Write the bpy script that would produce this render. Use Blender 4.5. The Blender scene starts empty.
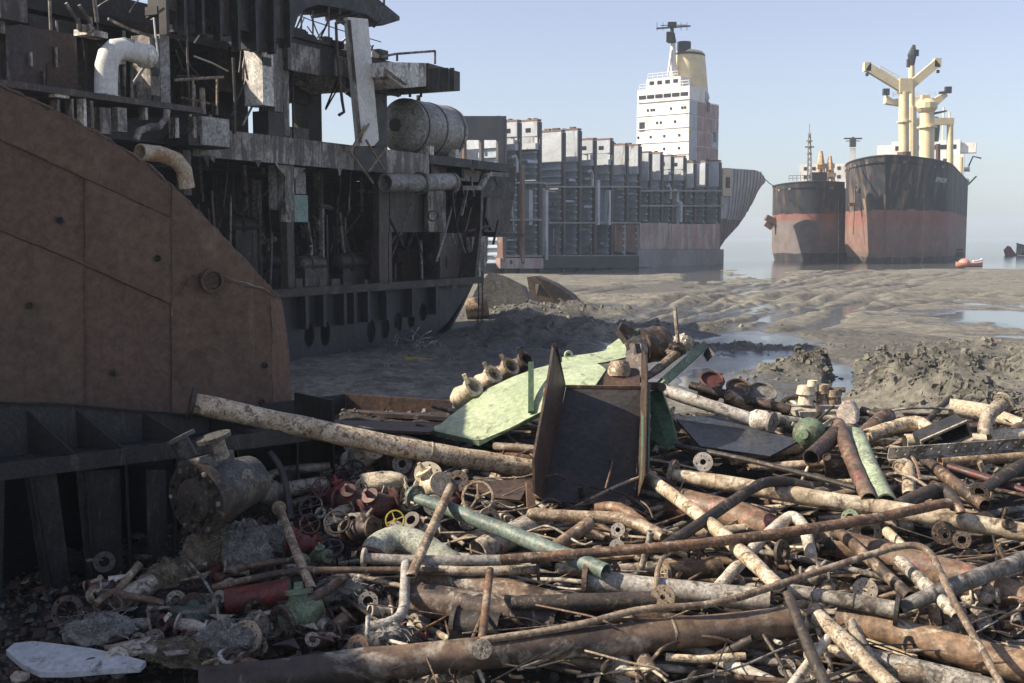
import bpy, bmesh, math, random
import numpy as np
from mathutils import Vector, Matrix

scene = bpy.context.scene
COL = scene.collection
R = math.radians
V = Vector

# ------------------------------------------------------------------ camera
FPX, HZ, CH = 1138.0, 237.0, 4.5
PITCH = math.atan((341.5 - HZ) / FPX)
cam_d = bpy.data.cameras.new('camera')
cam_d.sensor_width = 36.0
cam_d.lens = 36.0 * FPX / 1024.0
cam_d.clip_start, cam_d.clip_end = 0.1, 9000
cam = bpy.data.objects.new('camera', cam_d)
COL.objects.link(cam)
cam.location = (0, 0, CH)
cam.rotation_euler = (math.pi / 2 - PITCH, 0, 0)
scene.camera = cam

# ------------------------------------------------------------------ sky, sun, exposure
SUN_AZ = (-0.995, -0.10)             # horizontal direction towards the sun
SUN_EL = R(38)
world = bpy.data.worlds.new('World')
scene.world = world
world.use_nodes = True
wn = world.node_tree
for n in list(wn.nodes):
    wn.nodes.remove(n)
sky = wn.nodes.new('ShaderNodeTexSky')
sky.sky_type = 'NISHITA'
sky.sun_disc = False
sky.sun_elevation = SUN_EL
sky.sun_rotation = math.atan2(SUN_AZ[0], SUN_AZ[1])
sky.altitude = 0
sky.air_density = 1.0
sky.dust_density = 1.0
sky.ozone_density = 4.0
bg = wn.nodes.new('ShaderNodeBackground')
bg.inputs['Strength'].default_value = 0.10
wo = wn.nodes.new('ShaderNodeOutputWorld')
hs_ = wn.nodes.new('ShaderNodeHueSaturation')
hs_.inputs['Hue'].default_value = 0.517
hs_.inputs['Saturation'].default_value = 0.66   # milky coastal air
wn.links.new(sky.outputs[0], hs_.inputs['Color'])
wn.links.new(hs_.outputs[0], bg.inputs['Color'])
wn.links.new(bg.outputs[0], wo.inputs['Surface'])

sun_d = bpy.data.lights.new('sun', 'SUN')
sun_d.energy = 5.0
sun_d.angle = R(0.53)
sun_d.color = (1.0, 0.88, 0.71)
sun = bpy.data.objects.new('sun', sun_d)
COL.objects.link(sun)
SDIR = V((SUN_AZ[0] * math.cos(SUN_EL), SUN_AZ[1] * math.cos(SUN_EL), math.sin(SUN_EL))).normalized()
sun.rotation_euler = SDIR.to_track_quat('Z', 'Y').to_euler()
sun.location = SDIR * 300

scene.view_settings.view_transform = 'Standard'
scene.view_settings.look = 'None'
scene.view_settings.gamma = 1.0
scene.view_settings.use_curve_mapping = False
scene.view_settings.exposure = 0.80
scene.cycles.use_denoising = True
scene.cycles.max_bounces = 5
scene.cycles.diffuse_bounces = 3
scene.cycles.glossy_bounces = 2
scene.cycles.volume_bounces = 0
scene.cycles.caustics_reflective = False
scene.cycles.caustics_refractive = False

# ------------------------------------------------------------------ pixel -> ray helpers (used only to survey where things stand)
UPV = V((0, math.sin(PITCH), math.cos(PITCH)))
FWD = V((0, math.cos(PITCH), -math.sin(PITCH)))
CAM = V((0, 0, CH))
def ray(px, py):
    d = V((1, 0, 0)) * ((px - 512) / FPX) + UPV * ((341.5 - py) / FPX) + FWD
    return d / d.y
def W(px, py, d):
    return CAM + ray(px, py) * d
def G(px, py, z=0.0):
    r = ray(px, py)
    return CAM + r * ((z - CH) / r.z)
PS = 0.187                            # slope of the scrap heap's face
def heap_z(y):
    return 0.6 + PS * (y - 10)
def P(px, py, lift=0.0):
    r = ray(px, py)
    return CAM + r * ((0.6 - 10 * PS + lift - CH) / (r.z - PS))
def pt(q):
    if len(q) == 2:
        return P(q[0], q[1], 0.0)
    if q[2] > 5:
        return W(q[0], q[1], q[2])
    return P(*q)

class Frame:
    """A vertical plane with axis a, inward direction m, z up."""
    def __init__(s, p0, p1):
        s.o = V((p0[0], p0[1], 0)); e = V((p1[0] - p0[0], p1[1] - p0[1], 0))
        s.L = e.length; s.a = e.normalized(); s.m = V((-s.a.y, s.a.x, 0))
    def at(s, t, w, z):
        return s.o + s.a * t + s.m * w + V((0, 0, z))
    def tz(s, px, py, w=0.0):
        r = ray(px, py); o = s.o + s.m * w
        k = (o - CAM).dot(s.m) / r.dot(s.m)
        p = CAM + r * k
        return (p - s.o).dot(s.a), p.z
    def pix(s, px, py, w=0.0):
        t, z = s.tz(px, py, w)
        return s.at(t, w, z)

# ------------------------------------------------------------------ numpy noise
_rs = np.random.RandomState(7)
_T = _rs.rand(512, 512)
def vnoise(x, y):
    xi = np.floor(x).astype(int); yi = np.floor(y).astype(int)
    fx = x - xi; fy = y - yi
    fx = fx * fx * (3 - 2 * fx); fy = fy * fy * (3 - 2 * fy)
    a = _T[xi % 512, yi % 512]; b = _T[(xi + 1) % 512, yi % 512]
    c = _T[xi % 512, (yi + 1) % 512]; d = _T[(xi + 1) % 512, (yi + 1) % 512]
    return (a * (1 - fx) + b * fx) * (1 - fy) + (c * (1 - fx) + d * fx) * fy - 0.5
def fbm(x, y, o=4, g=0.5):
    s = 0; a = 1.0
    for k in range(o):
        s = s + a * vnoise(x * 2 ** k + 17.3 * k, y * 2 ** k + 9.1 * k); a *= g
    return s
def sstep(a, b, x):
    t = np.clip((x - a) / (b - a), 0, 1)
    return t * t * (3 - 2 * t)

# ------------------------------------------------------------------ mesh builder
class MB:
    def __init__(s):
        s.v = []; s.f = []
    def add(s, vs, fs):
        k = len(s.v); s.v += [V(p) for p in vs]; s.f += [tuple(i + k for i in f) for f in fs]
        return s
    def box(s, c, size, rot=None):
        hx, hy, hz = size[0] / 2, size[1] / 2, size[2] / 2
        c = V(c); vs = []
        for x in (-hx, hx):
            for y in (-hy, hy):
                for z in (-hz, hz):
                    p = V((x, y, z)); vs.append(c + (rot @ p if rot is not None else p))
        return s.add(vs, [(0, 1, 3, 2), (4, 6, 7, 5), (0, 4, 5, 1), (2, 3, 7, 6), (0, 2, 6, 4), (1, 5, 7, 3)])
    def fbox(s, F, t0, t1, w0, w1, z0, z1):
        vs = [F.at(t, w, z) for t in (t0, t1) for w in (w0, w1) for z in (z0, z1)]
        return s.add(vs, [(0, 1, 3, 2), (4, 6, 7, 5), (0, 4, 5, 1), (2, 3, 7, 6), (0, 2, 6, 4), (1, 5, 7, 3)])
    def prism(s, pts, vec):
        n = len(pts); pts = [V(p) for p in pts]; vec = V(vec)
        vs = pts + [p + vec for p in pts]
        fs = [tuple(range(n - 1, -1, -1)), tuple(range(n, 2 * n))]
        fs += [(i, (i + 1) % n, n + (i + 1) % n, n + i) for i in range(n)]
        return s.add(vs, fs)
    def bar(s, a, b, w, h, up=(0, 0, 1)):
        a = V(a); b = V(b); d = (b - a).normalized(); u = V(up)
        if abs(d.dot(u)) > 0.98: u = V((1, 0, 0))
        x = d.cross(u).normalized() * (w / 2); y = x.cross(d).normalized() * (h / 2)
        q = [a - x - y, a + x - y, a + x + y, a - x + y]
        return s.prism(q, b - a)
    def loops(s, loops, cap0=True, cap1=True):
        n = len(loops[0]); vs = [p for l in loops for p in l]; fs = []
        for k in range(len(loops) - 1):
            for i in range(n):
                j = (i + 1) % n
                fs.append((k * n + i, k * n + j, (k + 1) * n + j, (k + 1) * n + i))
        if cap0: fs.append(tuple(range(n - 1, -1, -1)))
        if cap1: fs.append(tuple((len(loops) - 1) * n + i for i in range(n)))
        return s.add(vs, fs)
    def tube(s, pts, r, seg=14, hollow=True, jit=0.0, rng=None, wall=0.14):
        """Tube along a path; open ends show a real bore."""
        pts = [V(p) for p in pts]; n = len(pts)
        rr = r if isinstance(r, (list, tuple)) else [r] * n
        rr = list(rr)
        tan = []
        for i in range(n):
            tan.append((pts[min(i + 1, n - 1)] - pts[max(i - 1, 0)]).normalized())
        u = tan[0].cross(V((0, 0, 1)))
        if u.length < 1e-3: u = tan[0].cross(V((1, 0, 0)))
        u.normalize(); loops = []; fr = []
        for i in range(n):
            u = (u - tan[i] * u.dot(tan[i])).normalized(); w = tan[i].cross(u)
            fr.append((u.copy(), w))
            jr = 1 + (rng.uniform(-jit, jit) if rng else 0)
            loops.append([pts[i] + (u * math.cos(2 * math.pi * k / seg) + w * math.sin(2 * math.pi * k / seg)) * rr[i] * jr * (1 + (rng.uniform(-jit, jit) * .6 if rng else 0)) for k in range(seg)])
        sq = [1.0] * n
        if rng is not None and n > 3 and jit:
            for e in (0, n - 1):
                if rng.random() < .3:
                    g = rng.uniform(.45, .8)
                    for i, f in ((e, g), (e + (1 if e == 0 else -1), (1 + g) / 2)):
                        sq[i] = f; w = fr[i][1]
                        loops[i] = [p - w * ((p - pts[i]).dot(w) * (1 - f)) for p in loops[i]]
        if hollow:
            def ring(i, off, q):
                u, w = fr[i]; c = pts[i] + tan[i] * off
                return [c + (u * math.cos(2 * math.pi * k / seg) + w * math.sin(2 * math.pi * k / seg) * sq[i]) * rr[i] * q for k in range(seg)]
            q = 1 - wall
            dep0 = min(4 * rr[0], (pts[1] - pts[0]).length * .9); dep1 = min(4 * rr[-1], (pts[-1] - pts[-2]).length * .9)
            loops = [ring(0, dep0, q), ring(0, 0, q)] + loops + [ring(n - 1, 0, q), ring(n - 1, -dep1, q)]
        return s.loops(loops)
    def lathe(s, c, axis, prof, seg=20, cap=True):
        """prof: list of (distance along axis, radius)."""
        c = V(c); ax = V(axis).normalized(); u = ax.cross(V((0, 0, 1)))
        if u.length < 1e-3: u = ax.cross(V((1, 0, 0)))
        u.normalize(); w = ax.cross(u)
        L = [[c + ax * h + (u * math.cos(2 * math.pi * k / seg) + w * math.sin(2 * math.pi * k / seg)) * max(r, 1e-4) for k in range(seg)] for h, r in prof]
        return s.loops(L, cap, cap)

OFF = {}
def base_of(o):
    return OFF.get(o.name, V((0, 0, 0)))
def obj(name, mb, mat, parent=None, smooth=False, loc=None, bevel=0.0):
    me = bpy.data.meshes.new(name)
    off = base_of(parent) if parent is not None else (V(loc) if loc is not None else V((0, 0, 0)))
    me.from_pydata([tuple(p - off) for p in mb.v], [], mb.f)
    bm = bmesh.new(); bm.from_mesh(me)
    bmesh.ops.recalc_face_normals(bm, faces=bm.faces)
    if smooth:
        for f in bm.faces: f.smooth = True
        for e in bm.edges:
            if len(e.link_faces) == 2 and e.calc_face_angle(0) > R(38): e.smooth = False
    bm.to_mesh(me); bm.free()
    me.materials.append(mat)
    o = bpy.data.objects.new(name, me); COL.objects.link(o)
    if parent is not None: o.parent = parent
    else: o.location = off
    OFF[o.name] = off
    if bevel > 0:
        b = o.modifiers.new('bevel', 'BEVEL'); b.width = bevel; b.segments = 2; b.limit_method = 'ANGLE'
    return o
def tag(o, label=None, cat=None, group=None, kind=None):
    if label: o['label'] = label
    if cat: o['category'] = cat
    if group: o['group'] = group
    if kind: o['kind'] = kind
    return o
def thing(name, label, cat, loc, group=None):
    o = bpy.data.objects.new(name, None); COL.objects.link(o); o.location = loc
    o.empty_display_size = 0.2; OFF[o.name] = V(loc)
    return tag(o, label, cat, group)
def inst(name, me, parent, pos, rot=None, sc=1.0):
    """A part sharing mesh data; pos in world coordinates."""
    o = bpy.data.objects.new(name, me); COL.objects.link(o)
    off = base_of(parent) if parent is not None else V((0, 0, 0))
    s3 = sc if isinstance(sc, (tuple, list)) else (sc, sc, sc)
    o.matrix_basis = Matrix.Translation(V(pos) - off) @ (rot.to_4x4() if rot is not None else Matrix()) @ Matrix.Diagonal((*s3, 1))
    if parent is not None: o.parent = parent
    OFF[o.name] = V(pos)
    return o
def plate2d(loops, th):
    """Triangulated flat plate with holes (list of closed 2-D loops) as MB, z from -th/2 to th/2."""
    cu = bpy.data.curves.new('tmp', 'CURVE'); cu.dimensions = '2D'; cu.fill_mode = 'BOTH'; cu.extrude = th / 2
    for l in loops:
        sp = cu.splines.new('POLY'); sp.points.add(len(l) - 1); sp.use_cyclic_u = True
        for p, q in zip(sp.points, l): p.co = (q[0], q[1], 0, 1)
    o = bpy.data.objects.new('tmp', cu); me = o.to_mesh()
    m = MB(); m.v = [v.co.copy() for v in me.vertices]; m.f = [tuple(p.vertices) for p in me.polygons]
    o.to_mesh_clear(); bpy.data.objects.remove(o); bpy.data.curves.remove(cu)
    return m
def circ(r, n, cx=0, cy=0, ry=None):
    ry = ry or r
    return [(cx + r * math.cos(2 * math.pi * k / n), cy + ry * math.sin(2 * math.pi * k / n)) for k in range(n)]

# ------------------------------------------------------------------ materials
class NT:
    def __init__(s, name):
        s.m = bpy.data.materials.new(name); s.m.use_nodes = True; s.t = s.m.node_tree
        s.b = s.t.nodes['Principled BSDF']
    def n(s, typ, **kw):
        x = s.t.nodes.new(typ)
        for k, v in kw.items(): setattr(x, k, v)
        return x
    def l(s, a, b): s.t.links.new(a, b)
    def noise(s, vec, scale, detail=6, rough=0.6, dist=0.0):
        x = s.n('ShaderNodeTexNoise'); x.inputs['Scale'].default_value = scale; x.inputs['Detail'].default_value = detail
        x.inputs['Roughness'].default_value = rough; x.inputs['Distortion'].default_value = dist
        if vec is not None: s.l(vec, x.inputs['Vector'])
        return x.outputs['Fac']
    def ramp(s, fac, stops, interp='LINEAR'):
        x = s.n('ShaderNodeValToRGB'); e = x.color_ramp.elements; x.color_ramp.interpolation = interp
        while len(e) < len(stops): e.new(0.5)
        for q, (p, c) in zip(e, stops):
            q.position = p; q.color = (c, c, c, 1) if isinstance(c, (int, float)) else (*c, 1)
        s.l(fac, x.inputs[0]); return x.outputs[0]
    def mix(s, fac, a, b, mode='MIX'):
        x = s.n('ShaderNodeMix', data_type='RGBA', blend_type=mode)
        for sock, v in ((x.inputs[0], fac), (x.inputs[6], a), (x.inputs[7], b)):
            if isinstance(v, (int, float)): sock.default_value = v
            elif isinstance(v, tuple): sock.default_value = (*v, 1)
            else: s.l(v, sock)
        return x.outputs[2]
    def math(s, op, a, b=None):
        x = s.n('ShaderNodeMath', operation=op)
        for k, v in enumerate((a, b)):
            if v is None: continue
            if isinstance(v, (int, float)): x.inputs[k].default_value = v
            else: s.l(v, x.inputs[k])
        return x.outputs[0]
    def coord(s, rnd=True, stretch=None):
        tc = s.n('ShaderNodeTexCoord'); v = tc.outputs['Object']
        if rnd:
            oi = s.n('ShaderNodeObjectInfo'); m = s.math('MULTIPLY', oi.outputs['Random'], 60.0)
            a = s.n('ShaderNodeVectorMath', operation='ADD'); s.l(v, a.inputs[0]); s.l(m, a.inputs[1]); v = a.outputs[0]
        if stretch:
            a = s.n('ShaderNodeVectorMath', operation='MULTIPLY'); s.l(v, a.inputs[0]); a.inputs[1].default_value = stretch; v = a.outputs[0]
        return v
    def rescale(s, v):
        oi = s.n('ShaderNodeObjectInfo'); f = s.math('ADD', s.math('MULTIPLY', s.math('FRACT', s.math('MULTIPLY', oi.outputs['Random'], 13.7)), 1.5), .55)
        a = s.n('ShaderNodeVectorMath', operation='SCALE'); s.l(v, a.inputs[0]); s.l(f, a.inputs['Scale']); return a.outputs[0]
    def bump(s, h, strength=0.4, dist=0.01):
        x = s.n('ShaderNodeBump'); x.inputs['Strength'].default_value = strength; x.inputs['Distance'].default_value = dist
        s.l(h, x.inputs['Height']); s.l(x.outputs[0], s.b.inputs['Normal'])

def weathered(name, base, second, patch, scale=3.0, amt=0.5, patch_amt=0.45, rough=0.58, bump=0.6, bdist=0.006, streak=False, spec=0.45, grain=(.38, 1.45), vary=False):
    """Two-tone worn surface with patches of a third colour (rust, flaked paint, dried mud)."""
    k = NT(name); v = k.coord(); v = k.rescale(v) if vary else v
    n1 = k.noise(v, scale, 7, 0.62, 0.3)
    c = k.ramp(n1, [(amt - .07, base), (amt + .06, second)])
    n2 = k.noise(k.coord(True, (1, 1, .22)) if streak else v, scale * 2.5, 9, 0.72, 0.8)
    m2 = k.ramp(n2, [(patch_amt - .015, 0.0), (patch_amt + .075, .9)])
    c = k.mix(m2, c, patch)
    n3 = k.noise(v, scale * 9, 6, 0.75)
    c = k.mix(1.0, c, k.ramp(n3, [(0.34, grain[0]), (0.66, grain[1])]), 'MULTIPLY')
    oi = k.n('ShaderNodeObjectInfo')
    c = k.mix(1.0, c, k.ramp(k.math('FRACT', k.math('MULTIPLY', oi.outputs['Random'], 7.31)), [(0.0, (.66, .67, .70)), (.5, (.95, .93, .90)), (1.0, (1.18, 1.13, 1.05))]), 'MULTIPLY') if vary else c
    k.l(c, k.b.inputs['Base Color'])
    k.l(k.ramp(n2, [(0.3, min(1, rough + .1)), (0.7, rough - .18)]), k.b.inputs['Roughness'])
    k.b.inputs['Specular IOR Level'].default_value = spec
    h = k.math('ADD', k.math('MULTIPLY', n2, 0.8), k.math('MULTIPLY', n3, 0.5))
    k.bump(h, bump, bdist)
    return k.m
M = {}
M['pale'] = weathered('pale_muddy_pipe', (.60, .52, .40), (.40, .32, .22), (.10, .07, .05), 2.6, .5, .52, vary=True)
M['tan'] = weathered('tan_scaled_pipe', (.33, .255, .175), (.16, .11, .075), (.52, .45, .35), 3.0, .5, .54, vary=True)
M['brown'] = weathered('brown_rust', (.105, .068, .047), (.045, .033, .027), (.29, .23, .17), 2.2, .5, .55, vary=True)
M['bigbrown'] = weathered('brown_rust_with_lime_patches', (.215, .145, .095), (.062, .045, .036), (.42, .37, .29), 1.3, .5, .54, bump=.35, vary=True)
M['orange'] = weathered('orange_rust', (.19, .105, .06), (.10, .062, .042), (.34, .27, .2), 3.0, .5, .53, vary=True)
M['grey'] = weathered('grey_scaled_pipe', (.40, .375, .33), (.22, .20, .17), (.075, .058, .044), 2.6, .5, .50, vary=True)
M['white'] = weathered('whitewashed_pipe', (.54, .51, .45), (.36, .325, .275), (.11, .08, .06), 3.0, .5, .56, vary=True)
M['dark'] = weathered('dark_oily_steel', (.028, .025, .023), (.055, .043, .036), (.20, .155, .11), 3.0, .5, .57, rough=.65, vary=True)
M['black'] = weathered('black_tarred_steel', (.02, .021, .023), (.035, .034, .034), (.09, .07, .052), 2.6, .5, .62, rough=.62)
M['redpipe'] = weathered('brown_pipe_with_pink_stains', (.27, .185, .125), (.14, .092, .062), (.40, .15, .13), 1.6, .5, .56, vary=True)
M['red'] = weathered('red_paint', (.22, .036, .03), (.14, .03, .026), (.09, .05, .035), 3.0, .5, .54, rough=.6)
M['dkred'] = weathered('dark_red_oxide', (.13, .035, .03), (.085, .035, .03), (.06, .045, .04), 3.5, .5, .5)
M['green'] = weathered('pale_green_paint', (.40, .465, .295), (.34, .40, .25), (.11, .095, .06), 1.5, .5, .585, rough=.5, bump=.2, grain=(.66, 1.18))
M['greenpipe'] = weathered('green_pipe_paint', (.36, .43, .29), (.25, .30, .20), (.17, .13, .09), 3.0, .5, .53)
M['teal'] = weathered('teal_oxide_pipe', (.15, .20, .17), (.085, .12, .105), (.17, .12, .07), 3.0, .5, .54)
M['olive'] = weathered('pale_olive_paint', (.40, .42, .34), (.30, .31, .25), (.15, .09, .06), 4.0, .5, .58, rough=.6)
M['dkgreen'] = weathered('dark_green_paint', (.06, .12, .06), (.05, .09, .05), (.09, .07, .05), 3.0, .5, .57)
M['valvegreen'] = weathered('valve_green', (.17, .235, .145), (.10, .14, .09), (.11, .09, .06), 4.0, .5, .51)
M['yellow'] = weathered('yellow_paint', (.42, .32, .04), (.32, .24, .04), (.13, .09, .05), 8.0, .5, .68)
M['cream'] = weathered('cream_paint', (.62, .55, .42), (.52, .44, .32), (.30, .18, .10), 2.5, .5, .64, vary=True)
M['chute'] = weathered('chute_steel', (.026, .026, .027), (.04, .034, .031), (.075, .05, .037), 1.6, .5, .60, rough=.55, bump=.2)
M['wing'] = weathered('chute_wing_rust', (.085, .05, .034), (.055, .036, .028), (.04, .034, .03), 1.8, .5, .55, bump=.25)
M['plate'] = weathered('red_brown_hull_plate', (.165, .107, .073), (.14, .092, .065), (.20, .148, .10), .8, .5, .60, rough=.85, bump=.5, bdist=.012, grain=(.66, 1.22), streak=True)
M['plate2'] = weathered('red_brown_hull_plate_dark', (.145, .092, .065), (.16, .10, .07), (.11, .078, .058), 1.1, .5, .58, rough=.85, bump=.5, bdist=.012, grain=(.66, 1.22))
M['weld'] = weathered('weld_bead', (.12, .08, .06), (.16, .12, .09), (.10, .07, .055), 4, .6, .5)
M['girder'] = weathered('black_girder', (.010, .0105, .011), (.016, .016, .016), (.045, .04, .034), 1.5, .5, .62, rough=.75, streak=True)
M['sheet'] = weathered('blue_black_sheet', (.04, .05, .065), (.055, .055, .06), (.10, .06, .05), 1.8, .5, .62, rough=.5)
M['rag'] = weathered('dirty_grey_cloth', (.24, .235, .22), (.15, .145, .13), (.34, .33, .30), 5, .5, .52, rough=.95, bump=1.0, bdist=.03)
M['rag2'] = weathered('dirty_tan_sack', (.19, .155, .105), (.12, .10, .07), (.25, .215, .16), 4, .5, .55, rough=.95, bump=1.0, bdist=.03)
M['fibre'] = weathered('bleached_fibre', (.48, .42, .32), (.33, .28, .2), (.22, .17, .11), 5, .5, .55, rough=.95)
M['slab'] = weathered('white_board', (.48, .50, .52), (.44, .46, .48), (.12, .105, .09), 1.2, .5, .57, rough=.7, grain=(.7, 1.15))
M['stone'] = weathered('pale_stone', (.42, .36, .29), (.34, .28, .22), (.26, .2, .15), 3, .5, .55)
# near wreck
M['w_dark'] = weathered('wreck_shade_dark', (.013, .012, .0115), (.025, .021, .018), (.065, .046, .034), 1.0, .5, .55)  # tone taken near black for the wreck's shaded interior
M['w_black'] = weathered('wreck_black_hull', (.016, .0175, .021), (.022, .023, .025), (.045, .038, .033), .8, .5, .62, streak=True)
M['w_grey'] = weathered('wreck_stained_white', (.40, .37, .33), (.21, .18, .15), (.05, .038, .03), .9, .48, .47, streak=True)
M['w_white'] = weathered('wreck_white_paint', (.74, .71, .65), (.55, .52, .47), (.12, .085, .06), 1.0, .52, .53, streak=True)
M['w_rust'] = weathered('wreck_rust', (.065, .047, .036), (.04, .031, .026), (.13, .10, .08), 1.1, .5, .55, streak=True)
M['w_red'] = weathered('wreck_red_oxide', (.06, .033, .028), (.045, .029, .026), (.09, .06, .045), 1.0, .5, .6, streak=True)
M['w_tank'] = weathered('tank_grey', (.36, .345, .32), (.25, .235, .215), (.10, .075, .06), 1.0, .5, .55)
M['w_green'] = weathered('cabinet_green', (.25, .38, .32), (.2, .3, .26), (.1, .08, .06), 2.0, .5, .6)
M['w_clean'] = weathered('wreck_clean_white', (.74, .72, .67), (.64, .61, .56), (.25, .18, .12), .8, .52, .62, grain=(.75, 1.12))
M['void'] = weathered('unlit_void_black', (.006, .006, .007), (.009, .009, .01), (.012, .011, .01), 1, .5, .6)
M['pumpgrey'] = weathered('oily_cast_iron_grey', (.12, .115, .105), (.065, .06, .055), (.03, .027, .024), 4.0, .5, .48)
M['mudcast'] = weathered('dried_mud_grey', (.20, .19, .165), (.14, .13, .115), (.25, .24, .21), 1.2, .5, .55, rough=.9, bump=1, bdist=.05)

# ================================================================== ground
def pud(x0, x1, y0, y1):
    a = G((x0 + x1) / 2, y0); b = G((x0 + x1) / 2, y1); c = (a + b) / 2
    return (c.x, c.y, (x1 - x0) / 2 * c.y / FPX, (a.y - b.y) / 2)
PUDDLES = [(*pud(722, 806, 264, 284), .30), (*pud(676, 738, 268, 290), .30), (*pud(826, 862, 362, 394), .30), (*pud(676, 730, 366, 388), .22),
           (*pud(880, 925, 262, 271), .3), (*pud(952, 1005, 312, 322), .22), (*pud(915, 960, 366, 374), .25), (*pud(985, 1060, 363, 371), .25), (*pud(560, 700, 262, 271), .35),
           (*pud(1000, 1080, 316, 332), .24), (*pud(505, 560, 345, 352), .2), (*pud(800, 1060, 255, 265), .4)]
WET = [pud(590, 900, 338, 400), pud(900, 1140, 300, 342), pud(560, 720, 340, 372), pud(480, 640, 300, 312), pud(700, 780, 332, 352)]
BUMPS = [(10.9, 30.6, 1.5, 2.2, .9, .6), (9.8, 36.5, 1.9, 1.2, .6, .5), (12.6, 36.5, 2.2, 1.6, .45, .5), (12.0, 28.2, 1.4, 1.3, .35, .4), (16.5, 36.5, 3.2, 1.6, .5, .45), (19, 33.5, 3.0, 1.3, .45, .4),
         (1.4, 50.0, 4.2, 2.6, .75, .5), (5.5, 56, 4.5, 2.2, .45, .4), (-3.6, 44, 2.5, 3.0, .08, .2), (.5, 62, 3.0, 3.0, .6, .5), (3.5, 66, 4, 3, .5, .5),
         (17.5, 26.5, 2.0, 1.4, .5, .35), (22, 30, 3, 1.6, .5, .4), (-5, 26, 3.2, 3, .35, .4), (18, 44, 4, 1.6, .35, .4), (9.5, 46, 3, 1.0, .2, .3),
         (14, 84, 12, 8, .16, .1), (34, 92, 14, 9, .18, .1), (8, 110, 10, 10, .15, .1), (46, 120, 16, 10, .2, .1), (26, 130, 14, 8, .15, .1), (30, 150, 10, 5, .12, .1), (62, 150, 12, 9, .15, .1)]
DAMP_SHADE = [pud(270, 660, 305, 405), pud(560, 1000, 328, 400), pud(540, 760, 282, 300)]  # damp mud, plus darkening painted in for the wreck's shadow
def seg_d(x, y, p, q):
    dx, dy = q[0] - p[0], q[1] - p[1]; L = dx * dx + dy * dy
    t = np.clip(((x - p[0]) * dx + (y - p[1]) * dy) / L, 0, 1)
    return np.hypot(x - p[0] - t * dx, y - p[1] - t * dy)
TRACKS = [[G(556, 338), G(640, 312), G(740, 292), G(860, 274)], [G(650, 330), G(760, 303), G(900, 283)], [G(600, 300), G(700, 300), G(830, 312), G(960, 296)], [G(480, 352), G(600, 330), G(720, 322), G(860, 300)], [G(590, 342), G(700, 300), G(790, 280), G(850, 268)], [G(620, 338), G(730, 298), G(830, 276), G(890, 267)], [G(700, 330), G(800, 297), G(900, 274)], [G(780, 330), G(860, 296), G(960, 272)], [G(540, 300), G(640, 285), G(740, 276)]]
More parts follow.
